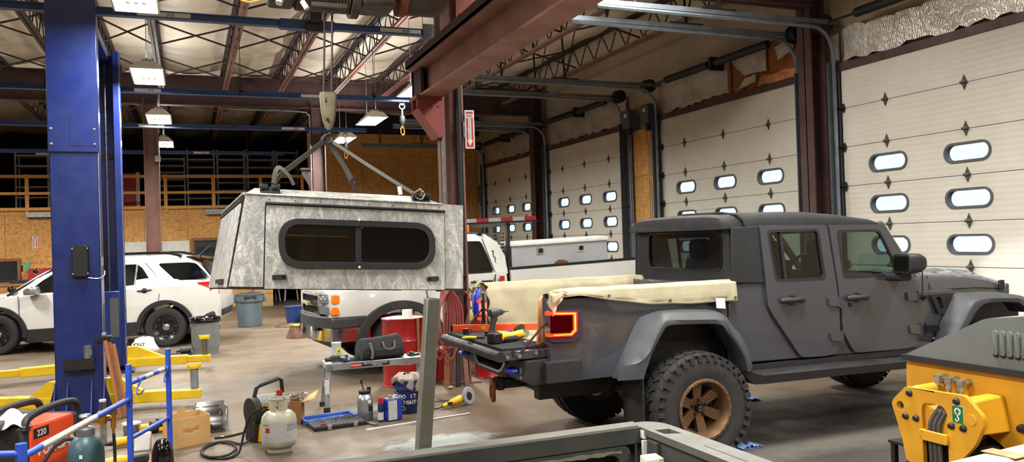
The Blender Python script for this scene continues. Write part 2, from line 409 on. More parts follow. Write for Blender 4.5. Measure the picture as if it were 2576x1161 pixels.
def concrete():
    t = NT('concrete'); v = t.co()
    c = t.ramp(t.noise(v, .55, 6, .6), [(.3, '#4b3f31'), (.5, '#5d4f3e'), (.72, '#6c5b46')])
    c = t.mix(t.ramp(t.noise(v, 9, 8, .7), [(.4, (0, 0, 0, 1)), (.75, (.55,) * 3 + (1,))]), c, '#6d5e50')
    st = t.ramp(t.noise(t.co((.35, 1.3, 1)), 1.3, 6, .62, .6), [(.5, (0, 0, 0, 1)), (.66, (.75,) * 3 + (1,))])
    c = t.mix(st, c, '#54493f')
    sp = t.n('ShaderNodeSeparateXYZ'); t.l(v, sp.inputs[0])
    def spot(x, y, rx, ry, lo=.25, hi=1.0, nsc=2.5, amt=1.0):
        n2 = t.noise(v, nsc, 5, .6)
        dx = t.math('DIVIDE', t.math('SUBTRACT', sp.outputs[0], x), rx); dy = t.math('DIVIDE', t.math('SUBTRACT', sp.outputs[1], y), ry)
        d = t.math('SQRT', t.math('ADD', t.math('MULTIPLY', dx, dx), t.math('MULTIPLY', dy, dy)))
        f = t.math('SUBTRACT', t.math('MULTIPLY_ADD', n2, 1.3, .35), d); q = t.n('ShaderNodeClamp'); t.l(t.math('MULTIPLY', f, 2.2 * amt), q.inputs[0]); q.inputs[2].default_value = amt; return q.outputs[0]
    c = t.mix(spot(6.2, 5.6, 3.6, 2.0, amt=.8), c, '#5c5956')           # damp greyer concrete and shadow painted round the grey pickup
    c = t.mix(spot(4.9, 4.9, 1.3, .55, nsc=3, amt=.75), c, '#33312f')  # darker wet and shadow beside the pickup, painted into the floor colour
    c = t.mix(spot(5.3, 6.4, 1.6, .7, nsc=3, amt=.8), c, '#2c2a29')  # darkest wet and shadow under the pickup, painted the same way
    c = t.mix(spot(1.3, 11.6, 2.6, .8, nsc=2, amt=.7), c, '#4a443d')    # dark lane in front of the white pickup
    c = t.mix(spot(2.0, 6.9, .75, .5, nsc=7, amt=.9), c, '#4a4038')
    pa = spot(2.15, 7.25, .6, .3, nsc=9, amt=.85); pb = spot(1.55, 6.75, .5, .3, nsc=9, amt=.7)
    c = t.mix(pa, c, '#9aa2a2'); c = t.mix(pb, c, '#8d9494')
    def joint(o, p, w):   # saw-cut joints
        m = t.math('ABSOLUTE', t.math('SUBTRACT', t.math('MODULO', t.math('ADD', o, 100 - p + .0), 4.6), 2.3)); return t.math('LESS_THAN', m, w)
    j = t.math('MAXIMUM', joint(sp.outputs[0], 3.05 + 2.3, .008), joint(sp.outputs[1], 9.55 + 2.3, .006))
    c = t.mix(t.math('MULTIPLY', j, .6), c, '#3a332c')
    rg = t.ramp(t.noise(v, 1.4, 5), [(.35, (.42,) * 3 + (1,)), (.65, (.75,) * 3 + (1,))])
    t.bsdf(c, rg, spec=.35); t.bump(t.noise(v, 30, 6), .12, .01)
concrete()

def insul(name, a, b2, c3):   # quilted vinyl-faced insulation
    t = NT(name); v = t.co()
    c = t.ramp(t.noise(v, .5, 5, .6), [(.3, a), (.6, b2), (.8, c3)])
    c = t.mix(t.ramp(t.noise(v, 3, 6, .7), [(.5, (0, 0, 0, 1)), (.8, (.4,) * 3 + (1,))]), c, c3)
    t.bsdf(c, .5); t.bump(t.noise(t.co((.6, 2.5, 1)), 1.2, 4), .5, .06)
insul('insulation', '#d6cbb8', '#c6baa6', '#a5988a'); insul('wall_insulation', '#a89a86', '#988a76', '#7e705f')

def foil():
    t = NT('foil'); v = t.co((1, 1, 1))
    w = t.n('ShaderNodeTexWave', wave_type='RINGS'); w.inputs['Scale'].default_value = 9; w.inputs['Distortion'].default_value = 14; w.inputs['Detail'].default_value = 3; w.inputs['Detail Scale'].default_value = 1.2; t.l(v, w.inputs['Vector'])
    c = t.ramp(t.noise(v, 3, 5), [(.35, '#cfccc4'), (.6, '#b5afa4'), (.8, '#94897a')])
    t.bsdf(c, .32, .45); t.bump(w.outputs[1], .3, .015)
foil()

def alu():   # hand-ground aluminium with swirls
    t = NT('ground_alu'); v = t.co()
    n1 = t.noise(t.co((1, 1, .55), (0, .35, 0)), 7, 3, .55, 1.8); n2 = t.noise(t.co((1, 1, .6), (0, -.5, 0)), 22, 4, .6, 2.5)
    c = t.ramp(n1, [(.30, '#9c9e9f'), (.48, '#adaead'), (.56, '#cfcfc9'), (.61, '#b6b6b2'), (.75, '#a4a6a5')])
    r = t.ramp(n2, [(.35, (.24,) * 3 + (1,)), (.62, (.5,) * 3 + (1,))])
    t.bsdf(c, r, .4)
    t.bump(n2, .22, .015)
alu()

def door_panel():
    t = NT('door_panel'); v = t.co(); sp = t.n('ShaderNodeSeparateXYZ'); t.l(v, sp.inputs[0])
    c = t.ramp(t.noise(v, 1.1, 6, .65), [(.3, '#c4c1b8'), (.6, '#bab6ab'), (.8, '#a8a498')])
    w = t.n('ShaderNodeTexWave', bands_direction='Z'); w.inputs['Scale'].default_value = 4.1; w.inputs['Distortion'].default_value = 0; t.l(v, w.inputs['Vector'])
    t.bsdf(c, .55); t.bump(w.outputs[1], .12, .01)
door_panel()
# ================================================================== THE BUILDING
XW, CEIL = 9.7, 6.35
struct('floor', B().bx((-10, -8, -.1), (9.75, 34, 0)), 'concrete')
struct('ground_outside', B().bx((9.75, -8, -.12), (30, 34, -.02)), mat('asphalt', '#8a8c90', .9).m)
DY = [(21.70, 26.03), (16.47, 20.83), (10.62, 14.99), (5.46, 9.80)]     # the four overhead doors along the right wall
ZT = 4.346
wr = B().bx((XW, -8, 4.42), (XW + .2, 34, 6.6))
for y0, y1 in ((-8, 5.46), (9.80, 10.62), (14.99, 16.47), (20.83, 21.70), (26.03, 34)): wr.bx((XW, y0, 0), (XW + .2, y1, 4.42))
struct('wall_right', wr, 'wall_insulation')
struct('wall_left', B().bx((-10.2, -8, 0), (-10, 34, 6.6)), 'wall_insulation')
struct('wall_front', B().bx((-10, -8.2, 0), (9.7, -8, 6.6)), 'wall_insulation')
struct('wall_rear', B().bx((-10, 34, 0), (9.7, 34.2, 6.6)), 'dark_store')
def ceil_pt(u, v):
    x = -10 + 19.7 * u; y = -8 + 42 * v
    return (x, y, CEIL - .10 * abs(math.sin((x + .48) / 1.33 * PI)) - .05 * abs(math.sin(y / 1.6 * PI)) + .02 * math.sin(x * 3 + y * 2))
struct('ceiling', B().grid(ceil_pt, 120, 110), 'insulation', solid=.02)
struct('wall_back', B().py([(-10, 0), (2.49, 0), (2.49, 2.1), (3.37, 2.1), (3.37, 0), (9.7, 0), (9.7, 5.55), (3.75, 5.55), (3.75, 3.02), (-10, 3.02)], 27.0, 27.12), 'osb_x')
struct('wall_back_upper', B().bx((3.75, 27.02, 5.55), (9.7, 27.12, 6.6)), 'dark_store')
struct('trim_1', B().bx((3.70, 26.9, 3.0), (3.86, 27.0, 5.55)), 'pine')
struct('mezzanine_deck', B().bx((-10, 27.0, 3.02), (3.75, 33.9, 3.18)), 'pine')
struct('wall_panel', B().bx((9.6, 15.03, 0), (9.69, 16.42, 4.25)), 'osb_y')
struct('wall_corner_panel', B().bx((9.6, 26.1, 0), (9.69, 26.98, 2.9)), 'osb_y')
struct('wall_corner_sheet', B().bx((9.58, 26.45, 2.2), (9.6, 26.95, 4.9)), 'panel_tan')

# ------------------------------------------------------------------ overhead doors
def hinge_b(y, z):
    b = B(); x = 9.565
    b.px([(y - .042, z), (y, z + .10), (y + .042, z), (y, z - .10)], x, x - .012)
    b.cyl((x - .018, y - .045, z), (x - .018, y + .045, z), .02, n=8)
    for s in (-1, 1): b.cyl((x - .01, y, z + s * .05), (x - .02, y, z + s * .05), .014, n=6)
    return b
DOORL = ['farthest left of the four white overhead doors, by the back wall', 'second white overhead door from the left, behind the white pickup', 'third white overhead door from the left, behind the grey soft top cab', 'nearest white overhead door at the right edge, in front of the grey pickup hood']
for di, (a, b_) in enumerate(DY):
    d = thing('door_%d' % (di + 1), DOORL[di], 'door', (9.57, (a + b_) / 2, 0), kind='structure')
    mid = (a + b_) / 2; wc = [mid + k * 1.3 for k in (-1, 0, 1)]
    for k in range(7):
        z1 = ZT - .61 * k; z0 = max(z1 - .61, 0); holes = []
        if k in (2, 3, 4): holes = [rrect(y - .335, (z0 + z1) / 2 - .12, y + .335, (z0 + z1) / 2 + .12, .115) for y in wc]
        struct('panel_seam', B().bx((9.5685, a + .02, z0 - .004), (9.572, b_ - .02, z0 + .004)), 'dark_joist', d) if k < 6 else None
        struct('panel', B().px([(a + .02, z0), (b_ - .02, z0), (b_ - .02, z1), (a + .02, z1)], 9.57, 9.625, holes), 'door_panel', d, sm=0, bev=.005)
        for y in wc if holes else []:
            zc = (z0 + z1) / 2
            f = struct('window_frame', B().px(rrect(y - .35, zc - .135, y + .35, zc + .135, .13), 9.555, 9.64, [rrect(y - .318, zc - .103, y + .318, zc + .103, .1)]), 'plastic_grey', d)
            struct('pane', B().px(rrect(y - .32, zc - .105, y + .32, zc + .105, .1), 9.622, 9.626), 'glass_window', f)
        if 0 < k < 6:
            for y in wc: struct('hinge', hinge_b(y, z1 + .003), 'hinge_grey', d)
            for y, s in ((a + .05, 1), (b_ - .05, -1)):
                struct('roller_hinge', B().px([(y - .05, z1), (y + s * .02, z1 + .07), (y + .05, z1), (y + s * .02, z1 - .07)], 9.56, 9.53).cyl((9.52, y - s * .14, z1), (9.52, y + s * .05, z1), .016, n=6), 'dark_steel', d)
    for y, s in ((a, -1), (b_, 1)):
        struct('jamb', B().bx((9.53, y, 0), (9.56, y + s * .26, 4.5)).bx((9.36, y + s * .03, 0), (9.53, y + s * .05, 4.45)), 'track_dark', d)
        arc = [(9.45 - .42 + .42 * math.cos(R(t)), y + s * .0, 4.58 + .42 * math.sin(R(t))) for t in range(0, 91, 10)]
        struct('track', B().tube([(9.45, y, .03)] + arc + [(5.3, y, 5.02)], .032, 6), 'track_steel', d)
        struct('track_rail', B().bx((5.3, y - .02, 5.05), (9.6, y + .02, 5.12)), 'track_steel', d)
        hg = B()
        for x in (5.9, 7.3):
            hg.bar((x, y, 5.1), (x - .05, y, 6.3), .04, .008).bar((x, y, 5.1), (x + .35, y + .1, 6.3), .03, .008)
        hg.bx((7.0, y - .03, 5.12), (7.6, y + .03, 5.14))
        struct('hanger', hg, 'dark_steel', d)
        struct('cable_drum', B().lathe([(.05, -.08), (.14, -.08), (.14, -.05), (.11, -.04), (.11, .05), (.15, .06), (.15, .09), (.05, .09)], (9.36, y + s * .1, 5.08), (0, 1, 0), 20), 'dark_steel', d)
    struct('torsion_shaft', B().cyl((9.36, a - .15, 5.08), (9.36, b_ + .15, 5.08), .02, n=8), 'dark_steel', d)
    sp = B()
    for y0, y1 in ((mid - 1.6, mid - .12), (mid + .12, mid + 1.6)): sp.tube([(9.36, y0 + (y1 - y0) * t / 60, 5.08) for t in range(61)], [.068 + .008 * (t % 2) for t in range(61)], 10)
    struct('torsion_spring', sp, 'black', d)
    struct('spring_bracket', B().bx((9.3, mid - .04, 4.95), (9.66, mid + .04, 5.2)), 'dark_steel', d)
    struct('lintel', B().bx((9.55, a - .05, ZT - .02), (9.69, b_ + .05, ZT + .1)), 'steel_maroon', d)
for o in bpy.data.objects:
    if o.name.startswith('door_') and o.parent is None: o['kind'] = 'structure'

# ------------------------------------------------------------------ torn insulation above the doors
def sheet(pts, jag=.05, x=9.62):
    random.seed(int(sum(p[0] * 13 + p[1] * 7 for p in pts) * 10) % 1000); out = []
    for i in range(len(pts)):
        p, q = pts[i], pts[(i + 1) % len(pts)]; n = max(1, int(math.dist(p, q) / .12))
        for k in range(n):
            t = k / n; j = jag if k else 0; out.append((p[0] + (q[0] - p[0]) * t + random.uniform(-j, j) * .6, p[1] + (q[1] - p[1]) * t + random.uniform(-j, j)))
    return B().px(out, x, x + .03)
for nm, m, lab, pts, x in [
    ('foil_sheet', 'foil', 'crinkled silver foil sheet above the nearest overhead door at upper right', [(9.75, 4.47), (9.75, 4.98), (5.3, 4.98), (5.3, 4.47)], 9.6),
    ('foil_strip', 'foil', 'narrow silver foil strip left of the nearest overhead door beside the maroon column', [(10.02, 4.45), (10.02, 4.95), (9.86, 4.95), (9.86, 4.45)], 9.6),
    ('foil_sheet', 'foil', 'silver foil sheet above the left end of the third overhead door, leftmost of that row', [(14.95, 4.46), (14.95, 5.2), (13.95, 5.2), (13.95, 4.5)], 9.62),
    ('foil_sheet', 'foil', 'silver foil sheet above the third overhead door, left of the dark hole', [(13.96, 4.5), (13.96, 5.15), (12.66, 5.15), (12.64, 4.5)], 9.6),
    ('foil_flap', 'foil', 'torn hanging silver foil flap right of the dark hole above the third overhead door', [(12.55, 5.1), (12.15, 4.72), (11.53, 4.7), (11.54, 5.12)], 9.58),
    ('foil_scrap', 'foil', 'crumpled silver foil scrap fallen onto the lintel of the third overhead door', [(12.38, 4.47), (12.12, 4.68), (11.82, 4.7), (11.83, 4.55)], 9.57),
    ('foil_patch', 'foil', 'small silver foil patch on brown paper at right above the third overhead door', [(11.36, 5.06), (10.86, 5.06), (10.86, 4.9), (11.25, 4.82)], 9.6),
    ('kraft_paper', 'kraft', 'exposed brown kraft paper insulation above the right end of the third overhead door', [(12.25, 4.46), (12.25, 5.1), (10.45, 5.1), (10.45, 4.46)], 9.64),
    ('insulation_wool', 'pink_wool', 'strip of loose pink and yellow wool lying along the lintel of the third door', [(11.8, 4.45), (11.75, 4.6), (11.0, 4.62), (10.5, 4.56), (10.45, 4.45)], 9.6),
    ('foil_sheet', 'foil', 'silver foil sheet above the second overhead door, its left half', [(20.8, 4.46), (20.8, 5.15), (18.7, 5.12), (18.7, 4.5)], 9.62),
    ('foil_sheet', 'foil', 'silver foil sheet above the second overhead door, its right half', [(18.68, 4.48), (18.68, 5.12), (16.5, 5.05), (16.5, 4.47)], 9.6),
    ('foil_sheet', 'foil', 'dull silver foil sheet above the farthest left overhead door', [(26.0, 4.48), (26.0, 5.1), (21.75, 5.05), (21.75, 4.46)], 9.61)]:
    solo(nm, sheet(pts, x=x), m, lab, 'insulation', 'insulation sheets above the overhead doors')
solo('insulation_gap', B().bx((9.655, 12.3, 4.47), (9.69, 12.63, 5.05)).bx((9.6, 12.58, 4.47), (9.69, 12.64, 5.08)).bx((9.6, 12.2, 4.47), (9.69, 12.27, 4.85)), 'brown_wood', 'open brown wooden stud bay between the foil sheets above the third overhead door', 'framing')

# ------------------------------------------------------------------ steel frame
def hcol(x, y, z0, z1, w=.34, d=.28):
    return B().bx((x - w / 2, y - d / 2, z0), (x - w / 2 + .025, y + d / 2, z1)).bx((x + w / 2 - .025, y - d / 2, z0), (x + w / 2, y + d / 2, z1)).bx((x - w / 2, y - .01, z0), (x + w / 2, y + .01, z1))
t = thing('steel_column', 'brown steel column in the middle of the shop with red hoses hanging on it', 'column', (3.24, 10.13, 0), kind='structure')
ob('shaft', hcol(3.24, 10.13, 0, 5.9, .28), 'steel_brown', t); ob('base_plate', B().bx((3.03, 9.95, 0), (3.51, 10.31, .025)), 'steel_brown', t)
ob('conduit', B().cyl((3.09, 9.97, .4), (3.09, 9.97, 3.2), .018, n=8), 'galv', t); ob('downpipe', B().cyl((3.30, 9.96, 1.4), (3.30, 9.96, 4.6), .04, n=12), 'black', t)
bk = ob('bracket', B().py([(3.1, 3.735), (2.76, 3.735), (2.76, 3.58), (3.04, 3.2), (3.1, 3.2)], 9.98, 10.02).py([(3.1, 3.735), (2.76, 3.735), (2.76, 3.58), (3.04, 3.2), (3.1, 3.2)], 10.22, 10.26).bx((2.74, 9.95, 3.69), (3.1, 10.3, 3.735)).hexa([(2.76, 9.95, 3.56), (2.76, 10.3, 3.56), (2.785, 10.3, 3.58), (2.785, 9.95, 3.58), (3.03, 9.95, 3.19), (3.03, 10.3, 3.19), (3.06, 10.3, 3.2), (3.06, 9.95, 3.2)][::1]), 'bracket_red', t)
rv = B()
for i, j in ((0, 0), (1, 0), (2, 0), (.5, 1), (1.5, 1), (2.5, 1)): rv.ball((2.83 + i * .085, 9.975, 3.63 - j * .05 + .02), .012, 8, 5)
ob('rivets', rv, 'bracket_red', bk)
for x, y, lab, z1 in ((3.2, 21.3, 'maroon steel column at the end of the wooden railing, left of the bright wall', 5.5), (-.76, 21.3, 'brown steel column behind the white police car', 5.5), (9.38, 10.2, 'maroon steel column between the third and nearest overhead doors', 6.2), (9.38, 21.28, 'dark steel column between the two farthest overhead doors', 6.2)):
    t = thing('steel_column', lab, 'column', (x, y, 0), kind='structure')
    ob('shaft', hcol(x, y, 0, z1, .34 if x < 9 else .3, .3), 'steel_maroon' if x != -.76 else 'steel_brown', t)
    if x == -.76: ob('junction_box', B().bx((-.68, 21.06, 3.98), (-.56, 21.13, 4.12)).cyl((-.62, 21.1, 4.12), (-.62, 21.1, 5.4), .015, n=6), 'galv', t)
    if x == 3.2:
        ob('bracket', B().py([(3.02, 3.82), (2.75, 3.82), (2.75, 3.7), (2.98, 3.3), (3.02, 3.3)], 21.2, 21.24).bx((2.72, 21.15, 3.80), (3.02, 21.45, 3.85)), 'steel_maroon', t)
        ob('conduit', B().tube(spl([(1.0, 21.1, 5.3), (2.7, 21.1, 5.28), (2.93, 21.1, 5.2), (2.97, 21.1, 5.0), (2.98, 21.1, 3.0), (2.98, 21.1, .5)], 5), .02, 8), 'galv', t)
def ibeam(a, b, z0, z1, w=.22, ax='x', tf=.03):
    def q(c0, c1, e0, e1, za, zb): return ((c0, e0, za), (c1, e1, zb)) if ax == 'x' else ((e0, c0, za), (e1, c1, zb))
    o = B(); c = a[1] if ax == 'x' else a[0]; p0, p1 = (a[0], b[0]) if ax == 'x' else (a[1], b[1])
    o.bx(*q(p0, p1, c - w / 2, c + w / 2, z0, z0 + tf)).bx(*q(p0, p1, c - w / 2, c + w / 2, z1 - tf, z1)).bx(*q(p0, p1, c - .012, c + .012, z0, z1)); return o
for y, lab in ((21.3, 'dark maroon roof girder crossing the shop behind the hanging camper shell'), (10.13, 'maroon roof girder at the top right running to the maroon column'), (-1, None)):
    o = ob('roof_girder', ibeam((-10, y), (9.3, y), 5.38, 6.12), 'steel_maroon' if y > 0 else 'steel_maroon')
    tag(o, lab or 'maroon roof girder over the near end of the shop', 'girder', 'roof girders'); o['kind'] = 'structure'
# roof joists
JX = [-3.75, -2.35, -1.42, -.48, .92, 2.2, 3.5, 4.8, 6.6, 8.3]
JN = ['first', 'second', 'third', 'fourth', 'fifth', 'sixth', 'seventh', 'eighth', 'ninth', 'tenth']
def joist(x, y0, y1, lab, far):
    t = thing('roof_joist', lab, 'joist', (x, y0, 5.66), group='roof joists beyond the second girder' if far else 'roof joists over the shop floor', kind='structure')
    ob('bottom_chord', B().bx((x - .06, y0 + .25, 5.63), (x - .012, y1 - .25, 5.68)).bx((x + .012, y0 + .25, 5.63), (x + .06, y1 - .25, 5.68)), 'steel_brown' if x > 0 else 'dark_joist', t)
    ob('top_chord', B().bx((x - .07, y0, 6.14), (x - .012, y1, 6.2)).bx((x + .012, y0, 6.14), (x + .07, y1, 6.2)), 'dark_joist', t)
    n = int((y1 - y0 - .5) / .34); pts = [(x, y0 + .25 + (y1 - y0 - .5) * k / n, 5.67 if k % 2 else 6.15) for k in range(n + 1)]
    wb = B()
    for p, q in zip(pts, pts[1:]): wb.bar(p, q, .02)
    ob('web', wb, 'dark_joist', t)
for i, x in enumerate(JX):
    joist(x, 10.15, 21.28, '%s open web roof joist from the left in the bay over the vehicles' % JN[i], 0)
    if x < 4: joist(x, 21.32, 32.0, '%s open web roof joist from the left in the dark bay past the girder' % JN[i], 1)
for y in (13.6, 16.4, 19.4, 24.2):
    for i in range(len(JX) - 1):
        if y > 21 and JX[i + 1] > 4: continue
        a, c = JX[i] + .03, JX[i + 1] - .03
        o = solo('cross_brace', B().bar((a, y, 6.12), (c, y, 5.70), .03).bar((a, y + .04, 5.70), (c, y + .04, 6.12), .03), 'dark_joist', 'dark X shaped steel brace between the %s and %s roof joists, %s' % (JN[i], JN[i + 1], {13.6: 'row nearest the camera', 16.4: 'second row', 19.4: 'row just before the girder', 24.2: 'row past the girder'}[y]), 'brace', 'X braces between roof joists')
        o['kind'] = 'structure'
# crane runway beam
t = thing('crane_runway_beam', 'large pinkish brown crane runway beam running toward the camera at top centre', 'beam', (2.95, 4, 3.72), kind='structure')
ob('beam', B().bx((2.80, -3, 3.72), (3.10, 10.35, 3.75)).bx((2.93, -3, 3.75), (2.97, 10.35, 4.1)).bx((2.77, -3, 4.10), (3.13, 10.4, 4.15)), 'beam_pink', t)
ob('cap_channel', B().bx((2.74, -3, 4.15), (2.77, 10.45, 4.26)).bx((3.13, -3, 4.15), (3.16, 10.45, 4.26)).bx((2.74, -3, 4.15), (3.16, 10.45, 4.17)), 'steel_maroon', t)
ob('rail', B().bx((2.92, -3, 4.17), (2.98, 10.6, 4.36)), 'beam_pink', t)
cl = B()
for k in range(14): cl.bx((2.88, 10.5 - k * .95, 4.17), (2.92, 10.46 - k * .95, 4.4))
ob('rail_clips', cl, 'steel_maroon', t)
ob('end_plate', B().bx((2.8, 10.35, 3.72), (3.1, 10.37, 4.15)).bx((2.82, 10.0, 3.75), (2.86, 10.34, 4.1)), 'steel_maroon', t)
o = solo('gusset_plate', B().py([(3.12, 4.36), (3.14, 5.2), (3.75, 5.3), (3.42, 4.75)], 9.4, 9.43), 'bracket_red', 'dark red triangular gusset plate above the big crane beam at top centre', 'bracket'); o['kind'] = 'structure'

# ------------------------------------------------------------------ blue overhead rails
def rail(y, z, x0, x1, lab, labels, fx):
    t = thing('overhead_rail', lab, 'rail', ((x0 + x1) / 2, y, z), group='blue overhead rails')
    ob('sleeve', B().bx((1.16, y - .06, z - .06), (1.85, y + .06, z + .06)), 'rail_blue', t) if y < 11 else None
    ob('channel', B().bx((x0, y - .035, z - .035), (x1, y + .035, z + .05)).bx((x0, y - .05, z + .03), (x1, y + .05, z + .05)).bx((x0, y - .055, z - .04), (x1, y + .055, z - .03)), 'rail_blue', t)
    for x, w in labels:
        l = ob('label', B().bx((x, y - .06, z - .025), (x + w, y - .0355, z + .028)), 'paper', t)
        text('lettering', '310', FY((x + w * .62, y - .061, z)), .06, 'ink_black', l)
    for x in fx: ob('hanger', B().bx((x - .03, y - .05, z), (x + .03, y + .05, z + .12)).cyl((x, y, z + .1), (x, y, 5.7), .006, n=6), 'dark_joist', t)
rail(10.64, 4.70, -8, 3.06, 'nearest blue overhead rail, crossing in front of the hoist cables', [(-.50, .6), (2.45, .56)], (-2.2, -5))
rail(14.5, 4.48, -8, 3.98, 'second blue overhead rail from the camera, behind the hook block', [(-.75, .4), (1.9, .6)], (-2, .9, 3.2))
rail(18.6, 4.48, -8, 3.9, 'farthest blue overhead rail, under the dark girder', [(-.9, .5), (2.0, .5)], (-1.5, 1))
rail(23.6, 4.48, -6, 2.6, 'thin far blue overhead rail in the dark bay above the mezzanine railing', [(.2, .4)], (-1, 1.6))
solo('rail_end_plate', B().bx((3.04, 10.58, 4.5), (3.3, 10.62, 4.82)), 'galv', 'grey metal end plate joining the nearest blue rail to the crane beam', 'plate')
solo('rail_trolley', B().bx((1.47, 10.50, 4.60), (1.70, 10.58, 4.72)).cyl((1.52, 10.52, 4.78), (1.66, 10.52, 4.78), .09, n=16), 'dark_steel', 'dark trolley with a spring drum on the nearest blue rail above the hook block', 'trolley')
def rhook(x, y, lab):
    t = thing('lifting_hook', lab, 'hook', (x, y, 3.85), group='hooks on the blue rails')
    ob('swivel', B().tube(circ((x, y, 4.36), .05, n=12), .012, 6, True).cyl((x, y, 4.31), (x, y, 4.2), .015, n=8).tube([(x - .06, y, 4.45), (x, y, 4.38), (x + .06, y, 4.45)], .012, 6), 'galv', t)
    ob('balancer', B().lathe([(.02, 4.2), (.05, 4.17), (.06, 4.1), (.03, 4.04), (.015, 4.0)], (x, y, 0), n=12), 'dark_steel', t)
    ob('snap_hook', B().tube(spl([(x, y, 4.0), (x - .03, y, 3.95), (x - .035, y, 3.88), (x, y, 3.83), (x + .03, y, 3.87), (x + .02, y, 3.95), (x, y, 4.0)], 4), .012, 6), 'brass', t)
rhook(3.72, 14.5, 'small brass snap hook hanging below the second blue rail, left of the red bracket')
rhook(3.42, 18.6, 'small steel hook hanging in front of the farthest right ceiling light')

# ------------------------------------------------------------------ ceiling lights
def lamp(x, y, z, lab, pw, first=[None]):
    if first[0] is None:
        t = thing('ceiling_light', lab, 'light', (x, y, z), group='fluorescent high bay lights', w=False)
        hs = B(); rings = [[(sx * w, sy * l, h) for sx, sy in ((-1, -1), (1, -1), (1, 1), (-1, 1))] for w, l, h in ((.225, .63, 0), (.215, .62, 0), (.12, .57, .1), (.12, .57, .12), (.235, .635, .005), (.225, .63, 0))]
        for a, b2 in zip(rings, rings[1:]): hs.loft([a, b2], caps=False)
        hs.bx((-.12, -.57, .1), (.12, .57, .125))
        ob('reflector', hs, 'lamp_white', t)
        for k in range(4): ob('tube', B().cyl((-.12 + k * .08, -.57, .045), (-.12 + k * .08, .57, .045), .019, n=8), 'tube_light', t)
        ob('ballast_box', B().bx((-.07, -.4, .125), (.07, .4, .19)), 'white_plain', t); [ob('hanging_wire', B().cyl((0, y, .15), (0, y, 1.6), .006, n=5), 'galv', t) for y in (-.45, .45)]
        first[0] = t
    else: t = dup(first[0], (x, y, z), 0, lab)
    L = bpy.data.lights.new('lamp', 'AREA'); L.shape = 'RECTANGLE'; L.size = .4; L.size_y = 1.2; L.energy = pw; L.color = (1, .975, .90); L.spread = R(170)
    lo = bpy.data.objects.new('lamp_source', L); COL.objects.link(lo); lo.location = (0, 0, .02); lo.parent = t
    U = bpy.data.lights.new('fill_uplight', 'AREA'); U.shape = 'RECTANGLE'; U.size = .2; U.size_y = 1.1; U.energy = pw * .14; U.color = (1, .97, .92)   # upward fill lamp added to brighten the ceiling and upper walls
    uo = bpy.data.objects.new('fill_uplight', U); COL.objects.link(uo); uo.location = (0, 0, .2); uo.rotation_euler = (PI, 0, 0); uo.parent = t
LL = [(-.46, 9.2, 'fluorescent ceiling light cut by the top edge, beside the blue lift post'), (-.5, 13.45, 'fluorescent ceiling light under the nearest rail, second from the top left'), (-.48, 17.8, 'fluorescent ceiling light partly behind the brown column, third from the top left'), (-.5, 22, 'farthest left fluorescent ceiling light, beside the brown column above the railing'), (3.8, 13.7, 'bright fluorescent ceiling light at the end of the crane beam by the red bracket'), (3.75, 17.3, 'bright fluorescent ceiling light right of the hook block'), (3.73, 20.6, 'farthest right fluorescent ceiling light, just above the straps')]
PW = 120
for x, y, lab in LL: lamp(x, y, 4.5, lab, PW * (1.6 if x > 3 else 1.15))
for x, y in ((-.46, 4.6), (-.46, 0), (3.75, 4.4), (3.75, 0), (7.6, 4.2), (7.6, -.5), (-5, 10), (-5, 15.5), (-5, 4), (-5, -1), (-5, 22)): lamp(x, y, 4.5, 'fluorescent ceiling light over the near part of the shop, outside the picture', PW * (.25 if x > 7 else 2.2 if y > 19 else 1.15))
for x, y, z in ((5.9, 9.2, 5.75), (5.0, 7.4, 5.6)): lamp(x, y, z, 'added unseen fill light high up, brightening the right wall and overhead doors', PW * .42)  # unseen fill lamps added to brighten the dark right wall

# ------------------------------------------------------------------ mezzanine railing and storage
def rlng(x0, x1, y, z, lab, posts, dz=0):
    t = thing('wooden_railing', lab, 'railing', ((x0 + x1) / 2, y, 3.1), group='pine railing on the mezzanine')
    for nm, a, b_ in (('top_rail', 4.07, 4.16), ('middle_rail', 3.58, 3.66), ('bottom_rail', 3.12, 3.21)): ob(nm, B().bx((x0, y - .05, a), (x1, y - .012, b_)), 'pine', t)
    for x in posts: ob('post', B().bx((x - .05, y - .012, 3.02 if x not in (-.75,) else 2.98), (x + .05, y + .03, 4.18)), 'pine', t)
rlng(-5.6, -2.85, 26.95, 3.1, 'pine railing left of the blue lift posts', (-4.3, -2.95)); rlng(-2.8, -.72, 26.95, 3.1, 'pine railing between the blue lift and the brown column', (-2.7, -.8)); rlng(-.7, 3.65, 26.95, 3.1, 'pine railing right of the brown column, above the camper shell', (-.6, .78, 2.2, 3.5))
def rack(x0, x1, y, zt, lab, n, deco):
    t = thing('storage_rack', lab, 'rack', ((x0 + x1) / 2, y, 3.18), group='steel racks on the mezzanine')
    for x in (x0, x1): ob('upright', B().bx((x - .025, y - .03, 3.18), (x + .025, y + .0, zt)).bx((x - .025, y + .6, 3.18), (x + .025, y + .63, zt)), 'galv', t)
    for k in range(n): z = 3.3 + (zt - 3.4) * k / (n - 1); ob('shelf', B().bx((x0, y - .02, z), (x1, y + .6, z + .045)), 'rack_grey', t)
for i, (x0, x1) in enumerate(((-.95, -.05), (.05, .90), (1.01, 1.89), (2.0, 2.87), (2.98, 3.68))): rack(x0, x1, 29.5, 5.25 if i else 5.0, 'dark steel storage rack on the mezzanine, %s right of the brown column' % JN[i], 8, 0)
rack(-5.0, -4.1, 29.5, 5.08, 'grey steel storage rack on the mezzanine at the far left', 6, 0); rack(-4.05, -3.2, 29.5, 5.08, 'grey steel storage rack on the mezzanine beside the lift post', 6, 0)
